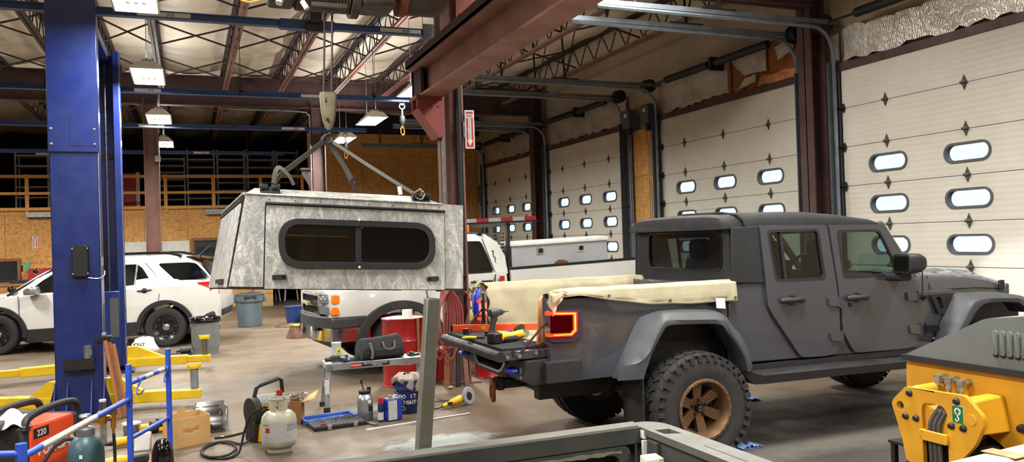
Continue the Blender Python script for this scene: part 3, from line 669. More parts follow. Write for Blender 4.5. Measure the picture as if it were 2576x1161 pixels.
solo('red_door_leaf', B().bx((-1.95, 28.3, 3.19), (-1.5, 28.36, 4.34)), 'red_paint', 'faded red door leaf standing on the mezzanine behind the railing', 'door')
solo('white_board', B().bx((-1.49, 28.25, 3.19), (-1.38, 28.3, 4.36)), 'cream', 'narrow white board standing beside the red door leaf', 'board')
solo('stored_tire', B().lathe([(.2, -.11), (.33, -.12), (.36, -.06), (.36, .06), (.33, .12), (.2, .11), (.2, -.11)], (-3.68, 28.2, 3.55), (1, .3, 0)), 'rubber', 'black tire standing on the mezzanine behind the railing by the lift post', 'tire')
solo('light_strip', B().bx((-4.31, 26.78, 2.93), (-1.9, 26.98, 3.0)).bx((-4.31, 26.76, 3.0), (-1.9, 26.8, 3.05)), 'galv', 'white metal light strip fixed under the railing behind the lift post', 'light strip')
solo('light_strip', B().bx((.53, 26.78, 2.93), (3.3, 26.98, 3.0)).bx((.53, 26.76, 3.0), (3.3, 26.8, 3.08)), 'galv', 'white metal light strip fixed under the railing left of the camper shell', 'light strip')
solo('tube_light_bar', B().bx((-4.15, 27.6, 4.82), (-3.6, 27.7, 4.88)), 'white_plain', 'white light bar hanging in the dark above the mezzanine at far left', 'light bar')
# things on the back wall
t = thing('door_5', None, None, (-.9, 26.95, 0), kind='structure')
struct('leaf', B().bx((-1.82, 26.93, 0), (.04, 26.99, 2.13)), 'white_plain', t); struct('panels', B().bx((-1.7, 26.915, 1.6), (-1.25, 26.93, 1.95)).bx((-1.2, 26.915, 1.6), (-.72, 26.93, 1.95)).bx((-.66, 26.915, 1.6), (-.1, 26.93, 1.95)), 'white_plain', t, bev=.01)
for i, (x0, x1, z0, z1) in enumerate(((.1, 1.2, 1.2, 2.2), (-5.6, -4.5, 1.0, 1.75))):
    t = thing('window_%d' % (i + 1), None, None, ((x0 + x1) / 2, 26.95, z0), kind='structure')
    struct('frame', B().py([(x0, z0), (x1, z0), (x1, z1), (x0, z1)], 26.9, 27.0, [[(x0 + .08, z0 + .08), (x1 - .08, z0 + .08), (x1 - .08, z1 - .08), (x0 + .08, z1 - .08)]]), 'brown_wood', t)
    struct('pane', B().bx((x0 + .07, 26.94, z0 + .07), (x1 - .07, 26.95, z1 - .07)), mat('dim_glass%d' % i, '#20262a', .05, coat=1).m, t)
def arrow_sign(M, w, h, full, t):
    def q(b, z=0): return b.xf(M)
    ob('plate', q(B().bx((-w / 2, -h / 2, -.004), (w / 2, h / 2, 0))), 'paper', t)
    ob('red_field', q(B().bx((-w * .36, -h * .46, 0), (w * .36, h * .46, .002))), 'ink_red', t)
    ob('arrow', q(B().pz([(-w * .16, h * .28), (w * .16, h * .28), (w * .16, -h * .28), (w * .3, -h * .28), (0, -h * .44), (-w * .3, -h * .28), (-w * .16, -h * .28)], .002, .004)), 'paper', t)
    ob('header', q(B().bx((-w * .36, h * .29, .002), (w * .36, h * .40, .0045))), 'paper', t)
    text('lettering', 'FIRE', M @ Matrix.Translation((0, h * .345, .005)), w * .34, 'ink_red', t, .0005, bold=.001)
    for k, c in enumerate('EXTINGUISHER'): text('lettering', c, M @ Matrix.Translation((0, h * (.24 - k * .043), .005)), w * .2, 'ink_black', t, .0005)
t = thing('fire_extinguisher_sign', 'red and white fire extinguisher arrow sign on the middle column', 'sign', (3.44, 9.95, 3.07))
arrow_sign(tm((3.44, 9.93, 3.30), (1, -.12, 0), (0, 0, 1)), .125, .5, 1, t)
ob('bracket', B().bx((3.36, 9.95, 3.2), (3.42, 9.99, 3.4)).bx((3.4, 9.93, 3.28), (3.46, 10.2, 3.31)), 'galv', t)
t = thing('fire_extinguisher_sign', 'small red and white fire extinguisher arrow sign on the wooden back wall at left', 'sign', (-4.13, 26.98, 1.99))
arrow_sign(FY((-4.13, 26.98, 2.18)), .13, .4, 0, t)
solo('green_notice', B().bx((-4.39, 26.97, 1.36), (-4.27, 26.99, 1.64)), 'green_plate', 'small green plate on the back wall left of the lift post', 'sign')
solo('wall_switch', B().bx((-4.55, 26.96, 1.38), (-4.45, 26.99, 1.55)), 'black', 'black wall box left of the green plate', 'box')
for y, lab in ((16.12, 'left of the two grey door opener boxes beside the wooden wall panel'), (15.3, 'right of the two grey door opener boxes beside the wooden wall panel')):
    t = thing('opener_box', lab, 'control box', (9.5, y, 4.3), group='grey door opener boxes')
    ob('case', B().bx((9.35, y - .15, 4.3), (9.58, y + .15, 4.72)), 'plastic_grey', t, bev=.01); ob('nameplate', B().bx((9.345, y - .05, 4.55), (9.352, y + .05, 4.63)), 'paper', t)
    ob('motor', B().cyl((9.45, y, 4.15), (9.45, y, 4.3), .07), 'dark_steel', t); ob('chain', B().tube([(9.45, y - .05, 4.2), (9.47, y - .04, 1.2), (9.47, y + .04, 1.2), (9.45, y + .05, 4.2)], .01, 5), 'galv', t)
t = thing('opener_box', 'grey door opener box beside the farthest left overhead door', 'control box', (9.5, 26.3, 3.2), group='grey door opener boxes')
ob('case', B().bx((9.4, 26.2, 3.2), (9.58, 26.5, 3.75)), 'plastic_grey', t, bev=.01); ob('motor', B().cyl((9.5, 26.35, 3.05), (9.5, 26.35, 3.2), .07), 'dark_steel', t)
# things beyond the opening in the back wall
for x, rz in ((2.6, .2), (3.25, -.15)):
    t = thing('plastic_chair', 'white plastic chair beyond the opening in the back wall, %s one' % ('left' if x < 3 else 'right'), 'chair', (x, 28.6, 0), rz, 'white chairs beyond the opening', w=False)
    for i, j in ((-1, -1), (1, -1), (1, 1), (-1, 1)): ob('leg', B().bar((i * .22, j * .22, 0), (i * .18, j * .18, .44), .035), 'white_plain', t)
    ob('seat', B().bx((-.21, -.21, .43), (.21, .21, .46)), 'white_plain', t); ob('backrest', B().bx((-.21, .19, .46), (.21, .22, .85)), 'white_plain', t)
t = thing('cardboard_carton', 'tall cardboard carton on the floor against the back wall behind the grey bin', 'box', (2.2, 26.7, 0))
ob('body', B().bx((1.9, 26.5, 0), (2.45, 26.9, .62)), 'cardboard', t); ob('flap', B().bx((1.9, 26.48, .4), (2.45, 26.5, .62)), 'cardboard', t)
# ================================================================== GREY PICKUP WITH SOFT TOP
JP = thing('pickup_truck', 'grey crew cab pickup with black soft top, lit red tail light and open tailgate', 'truck', (5.2, 6.46, 0))
YC, HW = 6.46, .80
def yo(s, d): return YC + s * (HW - d)     # s=-1 near side, +1 far side, d = inset
BODY = 'jeep_grey'
fan = lambda pts: [(x, z) for x, z in pts]
# --- cab and front body shell
body = B()
cabpoly = [(4.22, .72), (6.38, .70), (6.40, 1.25), (6.36, 1.405), (4.25, 1.415)]
for s in (-1, 1): body.py([(4.235, .74), (6.52, .70), (6.62, .85), (6.86, 1.18), (6.86, 1.235), (6.37, 1.24), (6.36, 1.405), (4.235, 1.415)], yo(s, .02), yo(s, .10))
body.bx((4.24, yo(-1, .1), .62), (6.4, yo(1, .1), .72))                     # floor pan
body.bx((4.235, yo(-1, .05), .72), (4.28, yo(1, .05), 1.42))                # cab rear wall
body.bx((6.36, yo(-1, .1), .72), (6.42, yo(1, .1), 1.40))                   # dash bulkhead
JB = ob('cab_body', body, BODY, JP, bev=.008)
# --- bed
bed = B()
arch = [(4.215, .74), (4.34, .74)]
bp = rpoly([(2.565, .74), (3.12, .74), (3.26, .95), (3.40, 1.14), (4.05, 1.12), (4.215, .93), (4.215, 1.38), (2.565, 1.38)], [.03, 0, .05, .06, .06, 0, .02, .05], 3)
for s in (-1, 1): bed.py(bp, yo(s, .012), yo(s, .07)).py(rpoly([(2.6, .95), (4.2, .95), (4.2, 1.38), (2.6, 1.38)], 0), yo(s, .16), yo(s, .13)).bx((2.58, yo(s, .02), 1.36), (4.21, yo(s, .16), 1.38)).bx((2.575, yo(s, .02), .74), (2.60, yo(s, .16), 1.38))
bed.bx((2.6, yo(-1, .1), .90), (4.2, yo(1, .1), .95)).bx((4.14, yo(-1, .1), .95), (4.215, yo(1, .1), 1.42))
ob('bed', bed, BODY, JP, bev=.006)
for s in (-1, 1):
    ob('wheel_well', B().bx((3.15, yo(s, .10), .75), (4.3, yo(s, .45), 1.2)), 'black', JP); ob('wheel_well', B().bx((6.85, yo(s, .12), .75), (7.9, yo(s, .45), 1.12)), 'black', JP)
ob('chassis', B().bx((2.6, 6.0, .55), (7.9, 6.1, .70)).bx((2.6, 6.82, .55), (7.9, 6.92, .70)).cyl((3.78, 5.75, .46), (3.78, 7.17, .46), .05).cyl((7.27, 5.75, .46), (7.27, 7.17, .46), .05).ball((3.78, 6.5, .46), .17).cyl((2.7, 6.25, .62), (3.2, 6.25, .62), .1).bx((4.3, 5.9, .55), (6.3, 7.0, .62)), 'black', JP)
# --- hood, fenders, grille
hood = B(); rings = []
for x, zt, zs, hw in ((6.40, 1.40, 1.385, .70), (6.7, 1.405, 1.37, .69), (7.2, 1.40, 1.345, .66), (7.55, 1.375, 1.30, .63), (7.78, 1.33, 1.25, .61), (7.85, 1.26, 1.20, .60)):
    pr = [(-hw, 1.13), (-hw, zs - .04), (-hw + .02, zs), (-hw + .10, zs + (zt - zs) * .45), (-hw * .55, zt - .006), (-hw * .5, zt + .012), (0, zt + .02)]
    rings.append([(x, YC + a, z) for a, z in pr] + [(x, YC - a, z) for a, z in pr[-2::-1]])
hood.loft(rings); ob('hood', hood, BODY, JP, sm=50)
ob('hood_seam', B().tube([(6.42, yo(-1, .098), 1.238), (7.3, yo(-1, .135), 1.225), (7.80, yo(-1, .19), 1.19)], .005, 5).tube([(6.66, yo(-1, .1), 1.24), (6.64, yo(-1, .12), 1.37), (6.64, yo(-1, .3), 1.41)], .004, 5), 'black', JP)
ob('hood_latch', B().bx((7.70, yo(-1, .185), 1.18), (7.77, yo(-1, .16), 1.28)), 'plastic_black', JP, bev=.006)
ob('grille', B().bx((7.84, yo(-1, .2), .85), (7.9, yo(1, .2), 1.24)), BODY, JP, bev=.02)
gs = B()
for k in range(7): gs.bx((7.895, YC - .33 + k * .11 - .03, .92), (7.905, YC - .33 + k * .11 + .03, 1.18))
ob('grille_slots', gs, 'black', JP)
for s in (-1, 1): ob('headlight', B().lathe([(.0, 0), (.09, 0), (.085, .03), (0, .04)], (7.9, yo(s, .28), 1.06), (1, 0, 0)), 'headlamp', JP)
ob('front_bumper', B().bx((8.0, yo(-1, .05), .62), (8.2, yo(1, .05), .82)).bx((7.8, yo(-1, .4), .64), (8.05, yo(1, .4), .8)), 'plastic_black', JP, bev=.02)
def resamp(p, n):
    p = [V(q) for q in p]; L = [0]
    for a, b in zip(p, p[1:]): L.append(L[-1] + (b - a).length)
    o = []
    for k in range(n):
        t = L[-1] * k / (n - 1); i = 0
        while i < len(p) - 2 and L[i + 1] < t: i += 1
        o.append(p[i].lerp(p[i + 1], (t - L[i]) / max(L[i + 1] - L[i], 1e-6)))
    return o
def flare(c0, rd, inn, s):
    N = 40; yb, yr = yo(s, .012), yo(s, -.19)
    A = resamp(spl([(x, yb, z) for x, z in c0], 5), N); Q = resamp(spl([(x, yr, z) for x, z in rd], 5), N); I = resamp(spl([(x, yr, z) for x, z in inn], 5), N)
    M2 = [a.lerp(q, .55) + V((0, 0, .012)) + V((0, s * .035, 0)) for a, q in zip(A, Q)]
    J = [V((p.x, yb, p.z)) for p in I]
    b = B()
    rows = [A, M2, Q, [q.lerp(i, .15) + V((0, -s * -.006, 0)) for q, i in zip(Q, I)], I, J]
    for r0, r1 in zip(rows, rows[1:]): b.loft([r0, r1], caps=False, closed=False)
    return b
RC = [(3.093, .731), (3.156, .851), (3.247, 1.016), (3.346, 1.182), (3.428, 1.223), (3.551, 1.244), (3.814, 1.240), (4.069, 1.213), (4.155, 1.165), (4.254, 1.073), (4.353, .968), (4.408, .854), (4.44, .715)]
RQ = [(3.03, .745), (3.08, .85), (3.195, .855), (3.293, .91), (3.370, 1.037), (3.448, 1.160), (3.495, 1.182), (3.75, 1.17), (4.028, 1.150), (4.075, 1.079), (4.210, .880), (4.262, .746), (4.266, .700)]
RI = [(3.261, .735), (3.290, .808), (3.339, .916), (3.402, 1.018), (3.465, 1.105), (3.520, 1.136), (3.749, 1.130), (3.984, 1.112), (4.045, 1.065), (4.128, .965), (4.195, .870), (4.233, .782), (4.248, .705)]
FC = [(6.57, .765), (6.687, .961), (6.843, 1.183), (7.05, 1.195), (7.352, 1.187), (7.693, 1.142), (7.80, 1.09), (7.90, .98)]
FQ = [(6.50, .75), (6.683, .90), (6.759, .992), (6.866, 1.109), (6.955, 1.142), (7.102, 1.15), (7.448, 1.133), (7.56, 1.10), (7.66, 1.0)]
FI = [(6.60, .74), (6.76, .88), (6.830, .95), (6.906, 1.034), (7.011, 1.096), (7.160, 1.107), (7.45, 1.09), (7.55, 1.05), (7.62, .98)]
for s in (-1, 1):
    ob('fender_flare', flare(RC, RQ, RI, s), 'flare_grey', JP, sm=50)
    ob('fender_flare', flare(FC, FQ, FI, s), 'flare_grey', JP, sm=50)
    ob('marker_lamp', B().bx((7.60, yo(s, -.19), 1.03), (7.66, yo(s, -.16), 1.09)), 'marker_amber', JP, bev=.01)
    # doors
    for nm, pts, rr, win in (('rear_door', [(4.563, 1.905), (4.612, 1.395), (4.622, 1.22), (4.655, 1.155), (4.955, .752), (5.0, .735), (5.31, .727), (5.40, .78), (5.412, .9), (5.414, 1.185), (5.383, 1.404), (5.300, 1.893)], [.02, .05, .06, .08, .06, .05, .1, .08, 0, 0, 0, .02], [(4.640, 1.862), (4.718, 1.416), (5.268, 1.410), (5.205, 1.860)]),
                             ('front_door', [(5.330, 1.892), (5.405, 1.375), (5.440, 1.075), (5.448, .926), (5.560, .747), (5.605, .727), (6.276, .718), (6.35, .77), (6.361, .9), (6.357, 1.244), (6.337, 1.373), (6.20, 1.44), (6.165, 1.55), (5.965, 1.885)], [.02, 0, 0, .08, .05, .05, .1, .08, 0, 0, .03, .05, 0, .03], [(5.415, 1.842), (5.475, 1.408), (6.10, 1.408), (6.115, 1.50), (5.92, 1.836)])):
        dr = ob(nm, B().py(rpoly(pts, rr), yo(s, -.012), yo(s, .022), [rpoly(win, .05)]), BODY, JP, bev=.007)
        cx = sum(p[0] for p in win) / len(win); cz = sum(p[1] for p in win) / len(win)
        wi = rpoly([(cx + (x - cx) * 1.02, cz + (z - cz) * 1.02) for x, z in win], .05); w2 = rpoly([(cx + (x - cx) * .95, cz + (z - cz) * .92) for x, z in win], .045)
        ob('window_seal', B().py(wi, yo(s, -.014), yo(s, .012), [w2]), 'rubber', dr)
        ob('window_glass', B().py(wi, yo(s, .006), yo(s, .010)), 'glass_dark' if 0 else 'glass_jeep', dr)
        if nm == 'rear_door': ob('window_bar', B().py([(4.775, 1.86), (4.800, 1.86), (4.846, 1.41), (4.820, 1.41)], yo(s, -.008), yo(s, .012)), 'rubber', dr)
        hx = 4.75 if nm == 'rear_door' else 5.49; hz = 1.245 if nm == 'rear_door' else 1.225
        h = ob('handle', B().tube([(hx, yo(s, -.03), hz), (hx + .05, yo(s, -.055), hz + .004), (hx + .12, yo(s, -.06), hz + .004), (hx + .19, yo(s, -.055), hz + .004), (hx + .245, yo(s, -.03), hz)], [.024, .03, .022, .03, .024], 10, flat=.8).cyl((hx + .12, yo(s, -.01), hz + .005), (hx + .12, yo(s, -.025), hz + .005), .045, n=16), 'plastic_black', dr)
        if nm == 'front_door': ob('lock', B().cyl((5.535, yo(s, -.01), 1.165), (5.535, yo(s, -.025), 1.165), .018), 'plastic_black', dr)
        for (x0, z0) in ((5.275, 1.16), (5.285, .85)) if nm == 'rear_door' else ((6.215, 1.155), (6.235, .845)):
            hb = B().py(rpoly([(x0, z0 + .09), (x0 + .09, z0 + .095), (x0 + .14, z0 + .07), (x0 + .14, z0 - .005), (x0 + .11, z0), (x0 + .005, z0 + .015)], .012), yo(s, -.012), yo(s, -.034)).cyl((x0 + .135, yo(s, -.03), z0 - .01), (x0 + .135, yo(s, -.03), z0 + .095), .014, n=8)
            hg = ob('hinge', hb, BODY, dr, bev=.004)
    # soft top quarter, pillars
    ob('quarter_panel', B().py([(4.265, 1.42), (4.605, 1.405), (4.555, 1.90), (4.285, 1.90)], yo(s, .0), yo(s, .03)), 'soft_top', JP, bev=.01)
    ob('windshield_pillar', B().bar((5.985, yo(s, .06), 1.90), (6.40, yo(s, .06), 1.37), .05, .07), BODY, JP, bev=.01)
    ob('center_pillar', B().bar((5.33, yo(s, .06), 1.9), (5.42, yo(s, .05), 1.38), .05, .06), 'black', JP)
    # side step, mud flap, mirror, antenna, vent
    ob('side_step', B().loft([[(x, yo(s, y), z) for y, z in ((-.01, z0 + .005), (-.10, z0), (-.15, z0 - .02), (-.14, zb), (-.0, zb))] for x, z0, zb in ((4.22, .715, .70), (4.30, .72, .62), (4.36, .69, .58), (4.45, .668, .575), (5.3, .66, .57), (6.3, .645, .56), (6.6, .65, .565))]), 'plastic_black', JP, bev=.008)
    ob('rocker', B().bx((4.3, yo(s, -.005), .66), (6.5, yo(s, .06), .715)), 'plastic_black', JP)
    ob('mud_flap', B().bx((3.26, yo(s, -.17), .36), (3.275, yo(s, .14), .76)), 'rubber', JP)
    m = ob('mirror', B().loft([[(x, yo(s, y), z) for y, z in rrect(y0, 1.435 + dz, y1, 1.615 - dz, .045, 4)] for x, y0, y1, dz in ((5.97, -.30, -.10, .0), (6.02, -.32, -.08, 0), (6.10, -.32, -.08, .005), (6.17, -.30, -.10, .03))]), 'plastic_black', JP, sm=50, bev=.006)
    ob('mirror_arm', B().loft([[(x, yo(s, d), z) for x, z in rrect(6.03 - w, 1.36, 6.10 + w, 1.44, .03, 3)] for d, w in ((.0, .06), (-.1, .04), (-.16, .03))]), 'plastic_black', m)
    ob('mirror_glass', B().bx((5.964, yo(s, -.12), 1.46), (5.969, yo(s, -.28), 1.59)), 'chrome', m)
    ob('fender_vent', B().py(rpoly([(6.53, 1.205), (6.83, 1.205), (6.80, 1.13), (6.69, 1.01), (6.63, 1.01)], .02), yo(s, .01), yo(s, -.012), [rpoly([(6.60, 1.175), (6.66, 1.175), (6.70, 1.06), (6.66, 1.045)], .01)]).bx((6.74, yo(s, -.015), 1.09), (6.76, yo(s, 0), 1.18)), 'plastic_black', JP, bev=.006)
# --- roof
rf = B(); rings = []
for x, ze, zt, ins in ((4.20, 1.885, 1.955, .04), (4.215, 1.885, 1.995, .03), (4.30, 1.885, 2.018, .02), (4.45, 1.888, 2.03, .01), (5.1, 1.893, 2.03, .01), (5.5, 1.89, 2.0, .015), (5.85, 1.882, 1.955, .03), (5.97, 1.875, 1.915, .04)):
    h = zt - ze; pr = [(ins + .04, ze - .005), (ins, ze), (ins, ze + h * .45), (ins + .025, ze + h * .75), (ins + .09, zt - .012), (.35, zt), (HW, zt + .005)]
    rings.append([(x, YC - (HW - d), z) for d, z in pr] + [(x, YC + (HW - d), z) for d, z in pr[-2::-1]])
ob('soft_top', rf.loft(rings), 'soft_top', JP, sm=50)
ob('soft_top_seam', B().tube([(4.42, yo(-1, .008), 1.90), (4.40, yo(-1, .004), 1.95), (4.36, yo(-1, .03), 2.0), (4.33, yo(-1, .2), 2.025), (4.33, YC, 2.03)], .012, 6), 'soft_top', JP)
ob('windshield', B().add([(6.0, yo(-1, .08), 1.88), (6.0, yo(1, .08), 1.88), (6.39, yo(1, .08), 1.39), (6.39, yo(-1, .08), 1.39)], [[0, 1, 2, 3]]), 'glass_jeep', JP)
ob('windshield_header', B().bx((5.94, yo(-1, .05), 1.85), (6.02, yo(1, .05), 1.9)), BODY, JP)
rw = ob('rear_curtain', B().px([(yo(-1, .03), 1.42), (yo(1, .03), 1.42), (yo(1, .06), 1.90), (yo(-1, .05), 1.90)], 4.272, 4.29, [rrect(5.80, 1.535, 6.97, 1.86, .07)]), 'soft_top', JP)
ob('rear_window', B().px(rrect(5.79, 1.525, 6.98, 1.87, .07), 4.280, 4.284), 'glass_vinyl', rw)
ob('window_trim', B().px(rrect(5.79, 1.525, 6.98, 1.87, .075), 4.264, 4.274, [rrect(5.803, 1.538, 6.967, 1.857, .065)]), 'black_gloss', rw)
# --- interior
def seat(x, y, zt, w=.25, rear=False):
    st = ob('seat', B().loft([[(x + dx - .05, y + a, z) for a, z in rrect(-w * k, z0, w * k, z0 + .02, .01, 2)] for dx, z0, k in ((0, 1.0, 1), (-.05, 1.25, 1.0), (-.08, 1.5, .9), (-.09, 1.58, .7))]).loft([[(x + dx + .05, y + a, z) for a, z in rrect(-w * k, z0, w * k, z0 + .02, .01, 2)] for dx, z0, k in ((0, 1.0, 1), (-.05, 1.25, 1.0), (-.08, 1.5, .85), (-.09, 1.58, .6))]).bx((x - .03, y - w, .85), (x + .45, y + w, 1.02)).bx((x - .13, y - w * .75, 1.0), (x + .03, y + w * .75, 1.55)), 'seat_grey', JP, sm=50)
    ob('headrest', B().loft([[(x - .10 + dx, y + a, z) for a, z in rrect(-.13, 1.58, .13, zt, .07, 4)] for dx in (-.05, .05)]), 'seat_grey', st, sm=50, bev=.02)
seat(4.85, 6.1, 1.80); seat(4.85, 6.8, 1.80); seat(5.72, 6.1, 1.76); seat(5.72, 6.82, 1.76)
ob('middle_headrest', B().loft([[(4.72 + dx, a, z) for a, z in rrect(6.31, 1.5, 6.58, 1.66, .07, 4)] for dx in (-.05, .05)]), 'seat_grey', JP, sm=50)
ob('dashboard', B().bx((6.12, yo(-1, .1), 1.15), (6.38, yo(1, .1), 1.40)), 'plastic_black', JP, bev=.03)
ob('steering_wheel', B().tube(circ((0, 0, 0), .19, pl='yz'), .016, 8, True).tube([(0, -.19, 0), (0, .19, 0)], .018, 6).xf(TR((6.05, 6.84, 1.42), (0, .4, 0))), 'plastic_black', JP)
rb = B()
for s in (-1, 1): rb.tube([(4.45, yo(s, .12), 1.2), (4.5, yo(s, .13), 1.84), (5.35, yo(s, .13), 1.86), (5.95, yo(s, .1), 1.86)], .03, 8).tube([(5.38, yo(s, .1), 1.2), (5.36, yo(s, .13), 1.86)], .03, 8)
rb.tube([(5.36, yo(-1, .13), 1.86), (5.36, yo(1, .13), 1.86)], .03, 8).tube([(4.5, yo(-1, .13), 1.84), (4.5, yo(1, .13), 1.84)], .03, 8)
ob('roll_bar', rb, 'black', JP)
ob('rear_mirror', B().bx((6.0, 6.36, 1.75), (6.02, 6.56, 1.82)), 'black', JP, bev=.01)
ob('antenna', B().cyl((6.44, yo(-1, .0), 1.19), (6.425, yo(-1, -.02), 1.43), .006, n=6).lathe([(.03, 0), (.02, .02), (.012, .05)], (6.44, yo(-1, .0), 1.18), (0, -1, .3), 12), 'plastic_black', JP)
text('lettering', 'Jeep', FY((6.535, yo(-1, -.012), .893)), .11, 'black', JP, .006, bold=.003)
# --- rear end
for s in (-1, 1):
    lampo = ob('tail_light', B().py(rpoly([(2.556, 1.055), (2.77, 1.045), (2.835, 1.105), (2.835, 1.292), (2.556, 1.30)], .02), yo(s, -.015), yo(s, .06)), 'tail_house', JP, bev=.008)
    C1 = [(2.560, 1.288), (2.560, 1.262), (2.75, 1.254), (2.748, 1.142), (2.722, 1.118), (2.560, 1.122), (2.560, 1.098), (2.738, 1.092), (2.782, 1.130), (2.786, 1.276)]
    ob('lit_strip', B().py(C1, yo(s, -.026), yo(s, -.012)).bx((2.540, yo(s, -.02), 1.262), (2.56, yo(s, .04), 1.288)).bx((2.540, yo(s, -.02), 1.098), (2.56, yo(s, .04), 1.122)), 'tail_glow', lampo)
    C3 = [(2.58, 1.279), (2.58, 1.270), (2.76, 1.262), (2.76, 1.138), (2.728, 1.109), (2.58, 1.112), (2.58, 1.106), (2.732, 1.102), (2.770, 1.135), (2.772, 1.270)]
    ob('lit_core', B().py(C3, yo(s, -.029), yo(s, -.026)), 'tail_core', lampo)
    ob('lens', B().py([(2.560, 1.262), (2.75, 1.254), (2.748, 1.142), (2.722, 1.118), (2.560, 1.122)], yo(s, -.020), yo(s, -.012)), 'tail_dim', lampo)
    lp = bpy.data.lights.new('tail_lamp_light', 'POINT'); lp.energy = 2.2; lp.color = (1, .08, .04); lp.shadow_soft_size = .06
    lo = bpy.data.objects.new('tail_lamp_light', lp); COL.objects.link(lo); lo.location = (2.5 - 5.2, yo(s, -.14) - 6.46, 1.19); lo.parent = JP
TZ = 1.0
tg = ob('tailgate', B().bx((2.19, yo(-1, .09), TZ - .075), (2.60, yo(1, .09), TZ)), BODY, JP, bev=.01)
ob('tailgate_mat', B().bx((2.20, yo(-1, .11), TZ), (2.60, yo(1, .11), TZ + .02)), 'fabric_black', tg)
ob('edge_guard', B().tube([(2.178, yo(-1, .085), TZ - .04), (2.178, yo(1, .085), TZ - .04)], .040, 20), 'plastic_black', tg)
for x, z, q, r_ in ((2.235, .045, .075, .014), (2.33, .04, .065, .018), (2.48, .03, .085, .016)): ob('latch_bolt', B().cyl((x, yo(-1, .091), TZ - z), (x, yo(-1, q), TZ - z), r_, n=12), 'silver', tg)
ob('latch_slot', B().py([(2.27, TZ), (2.30, TZ), (2.295, TZ - .05), (2.28, TZ - .05)], yo(-1, .0905), yo(-1, .088)).cyl((2.51, yo(-1, .0905), TZ - .03), (2.51, yo(-1, .088), TZ - .03), .012, n=8), 'black', tg)
for s in (-1, 1): ob('tailgate_cable', B().cyl((2.33, yo(s, .08), TZ - .03), (2.58, yo(s, .06), 1.225), .009, n=8), 'black', JP)
bm_ = B()
for s in (-1, 1):
    a, b_ = sorted((yo(s, .02), yo(s, .50)))
    bm_.py(rpoly([(2.34, .80), (2.37, .915), (2.56, .925), (2.60, .74), (2.40, .735)], .02), a, b_)
    bm_.bx((2.5, min(yo(s, .03), yo(s, -.05)), .75), (2.80, max(yo(s, .03), yo(s, -.05)), .905))
bm_.bx((2.36, yo(-1, .45), .735), (2.60, yo(1, .45), .79)).bx((2.50, yo(-1, .45), .735), (2.60, yo(1, .45), .925))
bpz = ob('rear_bumper', bm_, 'plastic_black', JP, bev=.02)
ob('bumper_trim', B().tube([(2.35, yo(-1, .42), .87), (2.345, yo(-1, .49), .80), (2.345, yo(-1, .56), .775), (2.345, yo(1, .56), .775), (2.345, yo(1, .49), .80), (2.35, yo(1, .42), .87)], .014, 8), 'silver', bpz)
pl = ob('license_plate', B().bx((2.44, 5.93, .785), (2.45, 6.23, .91)), 'paper', JP)
text('lettering', 'S9142', FX((2.438, 6.08, .845)), .085, 'can_blue', pl, .001)
for s in (-1, 1): ob('tow_hook', B().tube(circ((2.34, yo(s, .22), .83), .055, n=14, pl='xy'), .018, 8, True), 'jug_blue', JP)
ob('bumper_reflector', B().bx((2.345, yo(-1, .08), .78), (2.355, yo(-1, .11), .86)), 'silver', JP)
ht = ob('hitch_receiver', B().bx((2.42, 6.36, .60), (2.7, 6.46, .68)).bx((2.62, 6.1, .60), (2.70, 6.75, .72)).bx((2.38, 6.35, .59), (2.44, 6.47, .69)), 'black', JP, bev=.008)
ob('shackle', B().cyl((2.34, 6.41, .66), (2.44, 6.41, .63), .035).tube(spl([(2.36, 6.38, .66), (2.35, 6.375, .58), (2.355, 6.39, .52), (2.36, 6.42, .50), (2.36, 6.45, .52), (2.355, 6.45, .58), (2.36, 6.44, .66)], 4), .018, 8), 'rust', ht)
